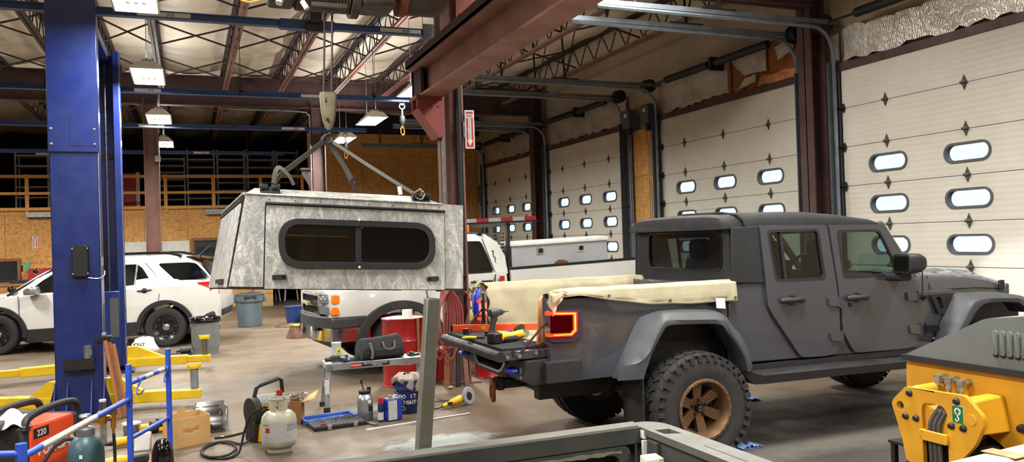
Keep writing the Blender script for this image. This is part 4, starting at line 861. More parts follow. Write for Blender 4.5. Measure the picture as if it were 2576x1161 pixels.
# --- wheels
def offroad_wheel(first=True):
    RT, W2 = .455, .16
    b = B().lathe([(.245, -W2 + .012), (.30, -W2), (.36, -W2 - .004), (.41, -W2 + .01), (.435, -W2 + .035), (.44, 0), (.435, W2 - .035), (.41, W2 - .01), (.36, W2 + .004), (.30, W2), (.245, W2 - .012), (.235, 0), (.245, -W2 + .012)], (0, 0, 0), (0, 1, 0), 64)
    random.seed(3)
    n = 34
    for k in range(n):
        for row, (y0, y1, zig) in enumerate(((-.155, -.085, .0), (-.07, -.012, .5), (.0, .06, .1), (.075, .155, .5))):
            a0 = 2 * PI * (k + zig) / n; da = 2 * PI / n * .40; sk = .035 * (1 if row % 2 else -1)
            ps = []
            for r in (.43, RT - (.012 if row in (0, 3) else 0)):
                for y, o in ((y0, -1), (y1, 1)):
                    for q in ((-1, 1) if o < 0 else (1, -1)): t = a0 + q * da + o * sk; ps.append((r * math.cos(t), y, r * math.sin(t)))
            b.hexa([ps[0], ps[1], ps[2], ps[3], ps[4], ps[5], ps[6], ps[7]])
        # shoulder lugs down the outer sidewall
        t = 2 * PI * k / n
        for q in (-1,):
            ps = []
            for r in (.385, .438):
                for y in (q * .172, q * .150):
                    for d in (-.045, .045): ps.append((r * math.cos(t + d), y, r * math.sin(t + d)))
            b.hexa([ps[0], ps[1], ps[3], ps[2], ps[4], ps[5], ps[7], ps[6]])
    w_ = ob('wheel', b, 'tyre', None, sm=30, label='muddy all terrain tire on a bronze six spoke rim')
    rim = B().lathe([(.245, -.150), (.247, -.165), (.222, -.168), (.215, -.150), (.195, -.10), (.19, -.02), (.19, .12), (.24, .14), (.24, -.1), (.245, -.150)], (0, 0, 0), (0, 1, 0), 56)
    for k in range(6):
        t = PI / 2 + k * PI / 3 + .1; c, s_ = math.cos(t), math.sin(t); ps = []
        for r, hw, y0, y1 in ((.045, .034, -.055, -.02), (.198, .044, -.085, -.04)):
            for y in (y0, y1):
                for q in (-1, 1): ps.append((r * c - q * hw * s_, y, r * s_ + q * hw * c))
        rim.hexa([ps[0], ps[1], ps[3], ps[2], ps[4], ps[5], ps[7], ps[6]])
    rim.lathe([(.0, -.05), (.085, -.052), (.09, -.03), (.09, 0), (0, 0)], (0, 0, 0), (0, 1, 0), 24)
    rimo = ob('rim', rim, 'bronze', None, sm=30, bev=.003); rimo.parent = w_
    for k in range(24): t = 2 * PI * k / 24; o = ob('rim_bolt', B().cyl((.233 * math.cos(t), -.166, .233 * math.sin(t)), (.233 * math.cos(t), -.171, .233 * math.sin(t)), .006, n=6), 'silver', None); o.parent = w_
    o = ob('hub_cap', B().lathe([(.0, -.085), (.028, -.085), (.034, -.075), (.036, -.05), (0, -.05)], (0, 0, 0), (0, 1, 0), 20), 'black_gloss', None); o.parent = w_
    o = ob('cap_emblem', B().py([(-.014, -.016), (.014, -.016), (0, -.002)], -.086, -.088).py([(-.016, .002), (-.004, .018), (.006, .018), (.016, .002), (0, .008)], -.086, -.088), 'silver', None); o.parent = w_
    for k in range(5): t = PI / 2 + k * 2 * PI / 5; o = ob('lug_nut', B().cyl((.062 * math.cos(t), -.052, .062 * math.sin(t)), (.062 * math.cos(t), -.075, .062 * math.sin(t)), .011, n=6), 'black', None); o.parent = w_
    o = ob('brake_disc', B().cyl((0, .02, 0), (0, .05, 0), .165, n=32).bx((.10, -.01, -.07), (.17, .06, .07)), 'dark_steel', None); o.parent = w_
    return w_
W0 = offroad_wheel()
def put_wheel(w_, loc, rz, par, base):
    w_.parent = par; w_.location = V(loc) - V(base); w_.rotation_euler = (0, 0, rz)
def dup_part(o):
    r = o.copy(); COL.objects.link(r)
    for g in o.children: d = g.copy(); COL.objects.link(d); d.parent = r
    return r
WZ = .452
put_wheel(W0, (3.78, 5.565, WZ), 0, JP, (5.2, 6.46, 0))
for x, y, rz in ((3.78, 7.355, PI), (7.29, 5.565, 0), (7.29, 7.355, PI)): put_wheel(dup_part(W0), (x, y, WZ), rz, JP, (5.2, 6.46, 0))
for s in (-1, 1):
    hl = bpy.data.lights.new('headlight_beam', 'SPOT'); hl.energy = 60; hl.color = (.9, .95, 1); hl.spot_size = R(48); hl.spot_blend = .6; hl.shadow_soft_size = .05
    ho = bpy.data.objects.new('headlight_beam', hl); COL.objects.link(ho); ho.parent = JP; ho.location = (7.98 - 5.2, yo(s, .28) - 6.46, 1.06); ho.rotation_euler = (0, -PI / 2, 0)
ob('shock', B().cyl((4.02, 5.85, .85), (4.08, 5.80, 1.05), .03), 'silver', JP)

# ------------------------------------------------------------------ canvas tarp over the bed
hem = [(2.58, 1.36), (2.64, 1.395), (2.81, 1.400), (3.08, 1.352), (3.44, 1.295), (3.8, 1.278), (4.29, 1.275)]
def hz(x):
    for (a, p), (c, q) in zip(hem, hem[1:]):
        if x <= c: return p + (q - p) * max(0, (x - a) / (c - a))
    return hem[-1][1]
from mathutils import noise as NZ
def tarp(u, v):
    x = 2.575 + 1.715 * u
    path = [(yo(-1, -.035), hz(x)), (yo(-1, -.03), (hz(x) + 1.44) / 2), (yo(-1, -.02), 1.435), (yo(-1, .05), 1.458), (yo(-1, .15), 1.445), (yo(-1, .19), 1.25), (yo(-1, .21), 1.02), (yo(-1, .35), .972), (YC - .1, .965), (YC + .3, .97), (yo(1, .30), .985), (yo(1, .205), 1.04), (yo(1, .20), 1.25), (yo(1, .18), 1.40), (yo(1, .14), 1.45), (yo(1, .0), 1.452), (yo(1, -.03), 1.38), (yo(1, -.03), 1.30)]
    t = v * (len(path) - 1); i = min(int(t), len(path) - 2); k = t - i
    y = path[i][0] + (path[i + 1][0] - path[i][0]) * k; z = path[i][1] + (path[i + 1][1] - path[i][1]) * k
    w = NZ.noise(V((x * 3.1, y * 3, z * 2))) * .014 + NZ.noise(V((x * 9, y * 5, z * 3))) * .007
    if .02 < v < .12: y += -abs(w) * 1.0 + math.sin(x * 21) * .004
    if .33 < v < .66: z += abs(NZ.noise(V((x * 6, y * 6, 1)))) * .02
    if .66 < v < .76: y -= abs(w) * 1.4 + (.012 * math.sin(x * 30) if u > .85 else 0)
    z += NZ.noise(V((x * 4, 0, v * 9))) * .006
    if u < .06 and v < .25: z -= .03 * (1 - u / .06); 
    if u < .1 and v > .6: x += .015 * math.sin(v * 90)
    return (x, y, z)
t = thing('canvas_tarp', 'cream canvas tarp draped over both rails of the grey pickup bed', 'tarp', (3.43, 6.46, .97))
ob('sheet', B().grid(tarp, 70, 102), 'canvas', t, sm=80, solid=.004)
ob('corner_fold', B().grid(lambda u, v: (2.57 + .12 * u + .012 * math.sin(v * 9), yo(-1, -.035 - .012 * math.sin(u * 14)) + .10 * (1 - v) * (1 - u), 1.44 - (.16 * (1 - u) ** 1.5 + .03) * v), 12, 10), 'canvas', t, sm=80, solid=.004)
for x in (3.06, 3.62, 4.26): ob('grommet', B().tube(circ((x, yo(-1, -.046), hz(x) + .03), .009, n=10), .004, 5, True), 'black', t)
solo('paper_tag', B().py([(4.055, 1.313), (4.146, 1.308), (4.149, 1.220), (4.061, 1.229)], yo(-1, -.052), yo(-1, -.056)), 'paper', 'small white paper tag on the hem of the canvas tarp above the rear wheel', 'tag')
solo('cardboard_strip', B().prism([(0, .945), (.10, .95), (.12, 1.30), (.09, 1.33), (.04, 1.29)], lambda u, v: (2.50 + u * .9 + .03, yo(-1, .20) + u * .4, v + .075), lambda u, v: (2.51 + u * .9 + .03, yo(-1, .20) + u * .4 - .01, v + .075)), 'cardboard', 'tan cardboard strip standing inside the bed beside the lit tail light', 'cardboard')

# ------------------------------------------------------------------ things on the tailgate
T1 = TZ + .0205
t = thing('spirit_level', 'long orange spirit level lying across the open tailgate', 'level', (2.6, 7.0, T1))
lv = B(); a, b_ = V((2.235, 7.10, T1 + .035)), V((2.96, 6.72, T1 + .035))
ob('beam', lv.bar(a, b_, .022, .06), 'orange', t, bev=.003)
dvec = (b_ - a).normalized(); ob('end_cap', B().bar(a - dvec * .02, a, .026, .064), 'dark_steel', t)
for k in (.35, .75): ob('vial', B().bar(a.lerp(b_, k) - dvec * .02, a.lerp(b_, k) + dvec * .02, .026, .03), 'resin', t)
t = thing('impact_driver', 'dark cordless impact driver standing upright on the tailgate', 'drill', (2.43, 6.62, T1), .35, w=False)
ob('grip', B().loft([[(x + a, b2, z) for a, b2 in rrect(-w, -.02, w, .02, .015, 3)] for x, z, w in ((.005, 0, .036), (.0, .03, .032), (.015, .07, .026), (.035, .13, .028), (.045, .165, .034))]), 'plastic_black', t, sm=60)
ob('battery', B().bx((-.045, -.035, 0), (.06, .035, .045)), 'black', t, bev=.006)
ob('motor_housing', B().lathe([(.0, -.07), (.032, -.065), (.036, -.04), (.036, .03), (.03, .05), (.028, .07), (.016, .085)], (.06, 0, .195), (1, 0, .0), 20), 'gun_dark', t)
ob('chuck', B().cyl((.14, 0, .195), (.165, 0, .195), .013, .009).cyl((.165, 0, .195), (.215, 0, .195), .004, n=6), 'dark_steel', t)
ob('trigger', B().bx((.055, -.01, .12), (.075, .01, .155)), 'black', t, bev=.004)
t = thing('angle_grinder', 'yellow cordless angle grinder lying on the tailgate nearest the tail light', 'grinder', (2.38, 6.13, T1), .30, w=False)
ob('battery', B().bx((-.16, -.05, .0), (-.07, .05, .085)), 'black', t, bev=.01); ob('body', B().tube([(-.07, 0, .05), (-.02, 0, .05), (.08, 0, .045), (.14, 0, .05), (.18, 0, .052)], [.045, .04, .032, .036, .034], 14), 'tool_yellow', t)
ob('rear_collar', B().lathe([(.045, -.085), (.05, -.08), (.05, -.06), (.044, -.055)], (0, 0, .05), (1, 0, 0), 18), 'tool_yellow', t)
ob('gear_head', B().lathe([(.035, 0), (.035, .03), (.028, .06), (.012, .07)], (.19, -.03, .05), (0, 1, .2), 16), 'silver', t); ob('grip_pad', B().tube([(-.05, -.012, .03), (.09, -.012, .026)], .034, 10), 'plastic_black', t)
ob('disc', B().lathe([(.0, 0), (.06, 0), (.06, .006), (0, .008)], (.19, .06, .075), (0, 1, .55), 28), 'grind_green', t)
ob('top_switch', B().bx((.0, -.012, .078), (.06, .012, .09)), 'jug_blue', t, bev=.003)
t = thing('utility_pliers', 'yellow handled pliers lying at the left edge of the tailgate', 'pliers', (2.24, 6.45, T1), -.75, w=False)
ob('handles', B().tube([(-.12, .02, .012), (-.05, .012, .016), (0, 0, .014)], .011, 8).tube([(-.12, -.03, .012), (-.05, -.018, .016), (0, 0, .014)], .011, 8), 'ink_yellow', t); ob('jaws', B().bar((0, 0, .014), (.07, .0, .014), .02, .016), 'dark_steel', t)
t = thing('black_cup', 'small black cup on the tailgate in front of the orange level', 'cup', (2.28, 6.86, T1))
ob('body', B().cyl((2.28, 6.86, T1), (2.28, 6.86, T1 + .05), .028), 'black', t); ob('handle', B().tube(circ((2.315, 6.84, T1 + .027), .018, n=10), .004, 5, True), 'black', t)
solo('wrench', B().tube([(2.50, 6.03, T1 + .005), (2.56, 6.02, T1 + .005), (2.58, 5.98, T1 + .005)], .005, 6).cyl((2.49, 6.03, T1), (2.52, 6.03, T1), .012, n=8), 'silver', 'small steel wrench lying on the tailgate corner by the tail light', 'wrench')
solo('crumpled_canvas', B().grid(lambda u, v: (2.50 + .13 * u, 6.3 + .45 * v, TZ + .024 + abs(NZ.noise(V((u * 4, v * 7, 2)))) * .05 * math.sin(PI * u) ** .5 * math.sin(PI * v)), 16, 30), 'canvas', 'crumpled edge of cream canvas on the tailgate beside the cardboard strip', 'canvas', sm=80, solid=.004)
# ================================================================== HANGING ALUMINIUM CAMPER SHELL
CS = thing('camper_shell', 'bare ground aluminium camper shell hanging from straps with a black framed window', 'camper shell', (1.0, 6.2, 1.5))
Wv = V((-.08, 1.5, -.065)); CY = 5.5
def cs(x, z, k=0.0, d=0.0): return V((x, CY, z)) + Wv * k + V((0, -d, 0))   # k = 0 near side .. 1 far side
A_, B_, Bc, R_, Rt, R2 = (.355, 2.205), (.237, 1.603), (.329, 1.593), (1.818, 1.507), (1.837, 2.108), (1.68, 2.118)
winhole = rpoly([(.56, 2.035), (1.60, 1.975), (1.60, 1.675), (.56, 1.722)], .14, 8)
for k0, k1 in ((0, .014), (1, .986)):
    ob('side_wall', B().prism([(.355, 2.205), (.329, 1.593), R_, Rt, R2], lambda u, v, k0=k0: cs(u, v, k0), lambda u, v, k1=k1: cs(u, v, k1), [winhole]), 'ground_alu', CS, sm=20)
for k in (0, 1): ob('corner_panel', B().add([cs(*A_, k), cs(*B_, .02 + .96 * k), cs(*Bc, k)], [[0, 1, 2]]), 'ground_alu', CS, sm=0)
ob('front_end', B().add([cs(*R_), cs(*R_, 1), cs(*Rt, 1), cs(*Rt)], [[0, 1, 2, 3]]), 'ground_alu', CS, sm=0)
S1, S2 = (.45, 2.274), (1.625, 2.203)
ob('roof', B().add([cs(*A_), cs(*R2), cs(*S2, .2), cs(*S1, .2), cs(*S2, .8), cs(*S1, .8), cs(*A_, 1), cs(*R2, 1), cs(*Rt), cs(*Rt, 1)], [[0, 1, 2, 3], [3, 2, 4, 5], [5, 4, 7, 6], [0, 3, 5, 6], [1, 7, 4, 2], [1, 8, 9, 7]]), 'ground_alu', CS, sm=0, solid=.006)
ob('roof_edge', B().tube([cs(*A_), cs(*R2)], .008, 6).tube([cs(A_[0] - .01, A_[1], 0), cs(A_[0] - .01, A_[1], 1)], .01, 6), 'ground_alu', CS)
hq = lambda a, b, d: V(cs(*a, b)) + V((-d, 0, 0))
hatch = ob('rear_hatch', B().add([hq((.338, 2.15), .05, .004), hq((.228, 1.603), .03, .004), hq((.228, 1.603), .97, .004), hq((.338, 2.15), .95, .004)], [[0, 1, 2, 3]]), 'ground_alu', CS, sm=0, solid=.008, off=0)
ob('hatch_seal', B().tube([hq((.352, 2.165), .04, .012), hq((.352, 2.165), .97, .012)], .014, 8), 'rubber', hatch)
ob('hatch_handle', B().bar(hq((.236, 1.645), .15, .02), hq((.236, 1.645), .42, .02), .02, .03), 'plastic_black', hatch)
ob('bottom_flange', B().bar(cs(.24, 1.60, 0, -.01), cs(1.82, 1.505, 0, -.01), .025, .014).bar(cs(.24, 1.60, 1), cs(1.82, 1.505, 1), .025, .014).bar(cs(.25, 1.6, 0), cs(.25, 1.6, 1), .025, .014), 'dark_steel', CS)
dp = [(.481, 2.130), (.454, 1.583), (1.679, 1.512), (1.689, 2.052)]
dr = ob('side_door', B().prism(dp, lambda u, v: cs(u, v, 0, .004), lambda u, v: cs(u, v, 0, .018), [winhole]), 'ground_alu', CS, sm=20, bev=.003)
ob('door_seal', B().tube([cs(.475, 2.140, 0, .02), cs(1.695, 2.064, 0, .02)], .011, 8).tube([cs(.4765, 2.13, 0, .002), cs(.4495, 1.583, 0, .002)], .004, 5).tube([cs(1.693, 2.05, 0, .002), cs(1.683, 1.512, 0, .002)], .004, 5), 'black', CS)
def wring(o, r, g): return rpoly([(.549 + o, 2.043 - o), (1.612 - o, 1.985 - o), (1.610 - o, 1.664 + o), (.549 + o, 1.713 + o)], r, 8)
fr = ob('window_frame', B().prism(wring(0, .15, 0), lambda u, v: cs(u, v, 0, .018), lambda u, v: cs(u, v, 0, .040), [wring(.042, .11, 0)]), 'plastic_black', CS, bev=.006)
ob('window_divider', B().prism([(1.058, 1.99), (1.096, 1.988), (1.088, 1.71), (1.050, 1.712)], lambda u, v: cs(u, v, 0, .01), lambda u, v: cs(u, v, 0, .030)), 'plastic_black', fr)
ob('sash_rail', B().prism([(.62, 2.0), (1.06, 1.975), (1.06, 1.955), (.62, 1.98)], lambda u, v: cs(u, v, 0, .01), lambda u, v: cs(u, v, 0, .022)).prism([(.60, 1.775), (1.55, 1.728), (1.55, 1.712), (.60, 1.76)], lambda u, v: cs(u, v, 0, .01), lambda u, v: cs(u, v, 0, .022)).prism([(1.02, 1.98), (1.05, 1.978), (1.045, 1.72), (1.015, 1.722)], lambda u, v: cs(u, v, 0, .008), lambda u, v: cs(u, v, 0, .018)), 'black_gloss', fr)
ob('left_pane', B().prism(rpoly([(.58, 2.01), (1.07, 1.985), (1.065, 1.70), (.58, 1.735)], .1, 6), lambda u, v: cs(u, v, 0, .004), lambda u, v: cs(u, v, 0, .008)), 'glass_tint', fr)
ob('right_pane', B().prism(rpoly([(1.08, 1.985), (1.585, 1.96), (1.58, 1.69), (1.075, 1.71)], .1, 6), lambda u, v: cs(u, v, 0, .012), lambda u, v: cs(u, v, 0, .015)), 'glass_black', fr)
ob('far_pane', B().prism(wring(.02, .13, 0), lambda u, v: cs(u, v, 1, 0), lambda u, v: cs(u, v, .998, 0)), 'glass_tint', CS)
for x, z in ((1.083, 2.016), (1.073, 1.697)): ob('screw', B().lathe([(.0, .006), (.007, .004), (.009, 0)], cs(x, z, 0, .041), (0, -1, 0), 12), 'white_plain', fr)
for x0, z0, x1, z1 in ((.503, 1.672, .594, 1.637), (1.547, 1.612, 1.633, 1.577)):
    h = ob('door_handle', B().prism(rrect(x0, z1 + .002, x1, z0 - .002, .006), lambda u, v: cs(u, v, 0, .018), lambda u, v: cs(u, v, 0, .028)), 'plastic_black', dr, bev=.003)
    ob('lock_button', B().lathe([(0, .004), (.007, .003), (.008, 0)], cs(x1 - .02 if x0 < 1 else x0 + .02, (z0 + z1) / 2, 0, .028), (0, -1, 0), 10), 'black_gloss', h)
rvt = B()
for k in range(8): rvt.ball(cs(.50 + k * .165, 2.168 - k * .0098, 0, .0), .006, 6, 4)
ob('rivets', rvt, 'silver', CS)
for x, z in ((.515, 2.232), (1.55, 2.163)):
    m = ob('rack_mount', B().box((x, 5.60, z), (.125, .09, .014), (.5, .06, 0)).box((x - .035, 5.60, z + .018), (.045, .05, .035), (.5, .06, 0)).box((x + .035, 5.60, z + .014), (.045, .05, .035), (.5, .06, 0)), 'black', CS, bev=.003)
    [ob('mount_bolt', B().box((x + q, 5.575, z + .01), (.012, .03, .05), (.5, 0, 0)), 'plastic_black', m) for q in (-.058, .058)]
# --- slings and hook
HK = V((1.01, 6.2, 2.665))
def strap(name, pts, lab, wd=.045):
    b = B(); b.tube(pts, wd / 2, 6, flat=.16); return solo(name, b, 'strap_grey', lab, 'strap', 'grey lifting straps')
strap('lifting_strap', [HK + V((-.03, 0, -.02)), (.80, 5.95, 2.50), (.60, 5.70, 2.345), (.545, 5.64, 2.275)], 'left grey lifting strap from the hook down to the rear of the camper shell')
strap('lifting_strap', [HK + V((0, .01, -.025)), (1.12, 6.27, 2.49), (1.195, 6.3, 2.36)], 'middle grey lifting strap from the hook to an eye on the camper roof', .05)
strap('lifting_strap', [HK + V((.02, 0, -.02)), (1.25, 5.95, 2.44), (1.42, 5.72, 2.28), (1.52, 5.63, 2.20)], 'right thin lifting strap from the hook to the front of the camper shell', .03)
solo('strap_tail', B().tube(spl([(.545, 5.63, 2.28), (.56, 5.62, 2.36), (.59, 5.63, 2.385), (.65, 5.65, 2.33), (.68, 5.66, 2.27)], 5), .018, 6, flat=.2), 'strap_grey', 'loose strap tail looped above the left black roof mount', 'strap')
solo('strap_shackle', B().tube(circ((0, 0, 0), .022, n=12), .006, 6, True).xf(TR((1.20, 6.3, 2.345))).tube([(1.20, 6.3, 2.33), (1.225, 6.3, 2.275), (1.245, 6.3, 2.262)], .014, 8), 'dark_steel', 'dark shackle where the middle strap meets the camper roof', 'shackle')
solo('tie_wire', B().tube(spl([(1.50, 5.58, 2.20), (1.53, 5.56, 2.225), (1.57, 5.56, 2.20), (1.55, 5.555, 2.16), (1.51, 5.56, 2.17), (1.50, 5.58, 2.20)], 5), .004, 5, True).tube(spl([(1.52, 5.59, 2.21), (1.545, 5.56, 2.23), (1.55, 5.56, 2.18)], 5), .007, 6), 'silver', 'silver wire loops tied round the right black roof mount', 'wire')
solo('strap_label', B().tube([(1.425, 5.7, 2.26), (1.43, 5.69, 2.20)], .016, 8, flat=.15), 'white_plain', 'small pale tag hanging on the right thin strap', 'tag')
t = thing('hoist_hook_block', 'weathered beige hoist hook block hanging on two cables above the camper shell', 'hook block', (1.015, 6.2, 2.64))
ob('block', B().loft([[(1.017 + a, 6.2 + b2, z) for a, b2 in rrect(-w, -d2, w, d2, .025, 4)] for z, w, d2 in ((2.725, .012, .02), (2.75, .03, .035), (2.80, .045, .045), (2.88, .055, .05), (2.98, .062, .05), (3.01, .06, .045))]), 'block_paint', t, sm=50)
ob('side_mark', B().py([(.985, 2.93), (.995, 2.97), (1.0, 2.93)], 6.148, 6.152), 'black', t); ob('pin_hole', B().py(c2(1.0, 2.80, .012, n=14), 6.146, 6.16), 'black', t)
ob('hook', B().tube(spl([(1.02, 6.2, 2.73), (1.025, 6.2, 2.70), (.99, 6.2, 2.685), (.968, 6.2, 2.66), (.975, 6.2, 2.635), (1.005, 6.2, 2.625), (1.035, 6.2, 2.64), (1.045, 6.2, 2.668)], 5), [.013] * 8 + [.016] * 20 + [.011] * 8 if False else .015, 10).tube([(1.03, 6.2, 2.715), (1.05, 6.2, 2.67)], .006, 6), 'dark_steel', t)
for x in (.985, 1.045): ob('cable', B().cyl((x, 6.2, 3.0), (x + (.025 if x > 1 else .03), 6.2, 3.75), .008, n=8), 'dark_joist', t)
t = thing('crane_hoist', 'dirty dark overhead hoist with cable drum and motor at the top edge', 'hoist', (1.3, 6.25, 3.65))
ob('drum', B().tube([(.80 + k * .012, 6.25, 3.84) for k in range(34)], [.195 + .006 * (k % 2) for k in range(34)], 24), 'hoist_dirt', t)
ob('drum_flange', B().cyl((1.21, 6.25, 3.83), (1.27, 6.25, 3.83), .22, n=28), 'hoist_dirt', t); ob('gear_case', B().box((.70, 6.25, 3.80), (.2, .3, .25)), 'hoist_dirt', t, bev=.03)
ob('middle_case', B().box((1.41, 6.25, 3.86), (.28, .36, .36)), 'hoist_dirt', t, bev=.03)
ob('motor', B().lathe([(.0, 0), (.15, .01), (.165, .03), (.165, .30), (.13, .36), (.06, .40)], (1.60, 6.25, 3.83), (1, 0, 0), 24), 'hoist_dirt', t)
ob('brake_rim', B().lathe([(.15, -.015), (.178, -.01), (.178, .05), (.16, .05)], (1.60, 6.25, 3.83), (1, 0, 0), 24), 'rust', t)
ob('brake_plate', B().lathe([(0, -.01), (.13, -.012), (.15, 0)], (1.60, 6.25, 3.83), (1, 0, 0), 24), 'tank_grey', t); text('lettering', '0', tm((1.585, 6.2, 3.76), (0, -1, 0), (0, 0, 1)), .07, 'black', t)
ob('white_plug', B().cyl((.68, 6.1, 3.68), (.66, 6.08, 3.63), .025), 'paper', t); ob('white_plug', B().cyl((.83, 6.08, 3.66), (.86, 6.06, 3.60), .02), 'paper', t)
ob('cross_bar', B().bx((.90, 6.08, 3.635), (1.16, 6.12, 3.665)), 'hoist_dirt', t)
ob('hanging_frame', B().bx((.6, 6.15, 4.0), (2.0, 6.35, 4.3)), 'hoist_dirt', t)
o = ob('crane_bridge', ibeam((-9.9, 6.25), (2.95, 6.25), 4.30, 4.75, .25), 'steel_maroon'); tag(o, 'maroon crane bridge girder carrying the hoist, above the top edge', 'girder'); o['kind'] = 'structure'
o = solo('bridge_end_carriage', B().bx((2.84, 5.6, 4.41), (3.06, 6.9, 4.62)), 'steel_maroon', 'maroon end carriage of the crane bridge riding on the crane rail', 'carriage')
solo('yellow_cable', B().tube(spl([(.2, 6.2, 3.86), (.32, 6.2, 3.72), (.45, 6.2, 3.66), (.56, 6.2, 3.69), (.66, 6.15, 3.72)], 6), .008, 6), 'resin', 'yellow cable sagging to the left of the overhead hoist', 'cable')
solo('twisted_cord', B().tube(spl([(.16, 6.22, 3.86), (.34, 6.22, 3.74), (.48, 6.22, 3.69), (.6, 6.2, 3.72)], 6), .006, 6), 'cloth_grey', 'thin pale twisted cord above the yellow cable at the top edge', 'cord')
# ================================================================== BLUE TWO POST LIFT
def lift_post(lab, y0, s, z_top, near):   # s=+1 opens towards +Y
    x0, x1 = (-1.40, -.92) if near else (-1.39, -.93)
    t = thing('lift_post', lab, 'vehicle lift', ((x0 + x1) / 2, y0, 0), group='posts of the blue two post lift')
    d = .36 * s
    def yb(a, b): return tuple(sorted((y0 + a * s, y0 + b * s)))
    pb = B()
    def bxy(xa, xb, ya, yb2, za, zb): q = yb(ya, yb2); pb.bx((xa, q[0], za), (xb, q[1], zb))
    bxy(x0, x1, 0, .012, 0, z_top); bxy(x0, x0 + .012, 0, .34, 0, z_top); bxy(x1 - .012, x1, 0, .34, 0, z_top)
    bxy(x0, x0 + .09, .33, .342, .1, z_top); bxy(x1 - .09, x1, .33, .342, .1, z_top)
    ob('post', pb, 'lift_blue', t, bev=.006)
    b = B(); q = yb(-.28 if near else -.12, .5); b.bx((x0 - .12, q[0], 0), (x1 + .12, q[1], .025))
    for x in (x0 - .005, x0 + .12, x1 - .12, x1 + .005):
        q0 = y0; b.add([(x - .006, q0, .02), (x - .006, q0 - .2 * s, .02), (x - .006, q0, .42), (x + .006, q0, .02), (x + .006, q0 - .2 * s, .02), (x + .006, q0, .42)], [[0, 1, 2], [3, 5, 4], [0, 3, 4, 1], [1, 4, 5, 2], [2, 5, 3, 0]])
    for x, sg in ((x0, -1), (x1, 1)): b.add([(x, y0 - .003, .02), (x + sg * .11, y0 - .003, .02), (x, y0 - .003, .42), (x, y0 + .01, .02), (x + sg * .11, y0 + .01, .02), (x, y0 + .01, .42)], [[0, 1, 2], [3, 5, 4], [0, 3, 4, 1], [1, 4, 5, 2], [2, 5, 3, 0]])
    bp = ob('base_plate', b, 'lift_blue', t)
    for x in (x0 - .05, x0 + .22, x1 + .05): ob('anchor_bolt', B().cyl((x, y0 - .18 * s if near else y0 - .06 * s, .025), (x, y0 - .18 * s if near else y0 - .06 * s, .06), .016, n=6), 'galv', bp)
    cr = B(); q = yb(.06, .40); cr.bx((x0 + .06, q[0], .10), (x1 - .06, q[1], .95 if near else 1.25))
    car = ob('carriage', cr, 'lift_blue', t, bev=.01)
    ob('carriage_pad', B().bx((x1 - .20, yb(.40, .405)[0], .55), (x1 - .08, yb(.40, .405)[1], 1.15)), 'plastic_grey', car)
    ob('lift_cable', B().cyl((x0 + .25, y0 + .2 * s, .9), (x0 + .25, y0 + .2 * s, z_top - .2), .01, n=6), 'silver', t)
    if near:
        ob('upper_cover', B().bx((x0 - .015, y0 - .02, 2.98), (x1 + .015, y0, z_top)), 'lift_blue', t, bev=.008)
        for x in (x0 + .02, x1 - .03):
            for z in (3.07, 3.24): ob('cover_bolt', B().lathe([(0, .012), (.012, .01), (.018, 0)], (x, y0 - .02, z), (0, -1, 0), 12), 'silver', t)
        ob('cover_plate', B().bx((x0 + .21, y0 - .024, 3.05), (x1 - .01, y0 - .02, 3.4)), 'lift_blue', t)
        mc = ob('motor_cover', B().loft([[(x, y0 - d2, z) for x, z in rrect(-1.205 + e, 1.58 + e, -1.035 - e, 1.94 - e, .025, 3)] for d2, e in ((0, 0), (.045, .002), (.06, .012))]), 'black', t, sm=40)
        for x, z in ((-1.195, 1.90), (-1.045, 1.90), (-1.195, 1.62), (-1.045, 1.62)): ob('cover_screw', B().lathe([(0, .01), (.008, .008), (.01, 0)], (x, y0 - .058, z), (0, -1, 0), 10), 'silver', mc)
        ob('cover_wire', B().tube(spl([(-1.06, y0 - .03, 1.575), (-.95, y0 - .02, 1.56), (-.89, y0 + .0, 1.59), (-.885, y0 + .04, 1.64)], 5), .005, 5), 'silver', mc)
        tr = ob('adapter_tray', B().bx((-1.30, y0 - .10, .55), (-1.0, y0 - .095, .68)).bx((-1.30, y0 - .10, .55), (-1.0, y0, .56)).bx((-1.3, y0 - .1, .66), (-1.0, y0, .672)), 'black', t)
        ob('edge_trim', B().bx((x1 + .0, y0 - .002, .45), (x1 + .006, y0 + .012, z_top)), 'silver', t)
        ob('pin', B().cyl((x1, y0 - .01, .92), (x1 + .04, y0 - .02, .92), .03, n=12), 'galv', t)
    else:
        ob('bracket', B().bx((-1.24, y0 - .03, 3.30), (-.93, y0 - .01, 3.38)), 'black', t); ob('guard_strip', B().bx((-1.26, y0 - .02, 1.3), (-1.18, y0 - .005, 2.05)), 'black', t)
        ob('edge_trim', B().bx((x1, y0 - .34, .2), (x1 + .006, y0 - .325, z_top)), 'silver', t)
    return t
LP1 = lift_post('near blue lift post, the tall wide one at the left with a black motor cover', 10.2, 1, 4.95, True)
LP2 = lift_post('far blue lift post, mostly hidden behind the near post', 14.15, -1, 4.95, False)
solo('lift_overhead_beam', B().bx((-1.25, 10.35, 4.82), (-1.08, 14.0, 4.95)), 'lift_blue', 'blue overhead beam joining the two lift posts', 'beam')
solo('adapter_cylinder', B().cyl((-1.065, 10.145, .565), (-1.065, 10.145, .82), .045, n=16).bx((-1.05, 10.095, .72), (-1.02, 10.11, .78)), 'galv', 'grey metal lift adapter standing in the black tray on the near lift post', 'adapter')
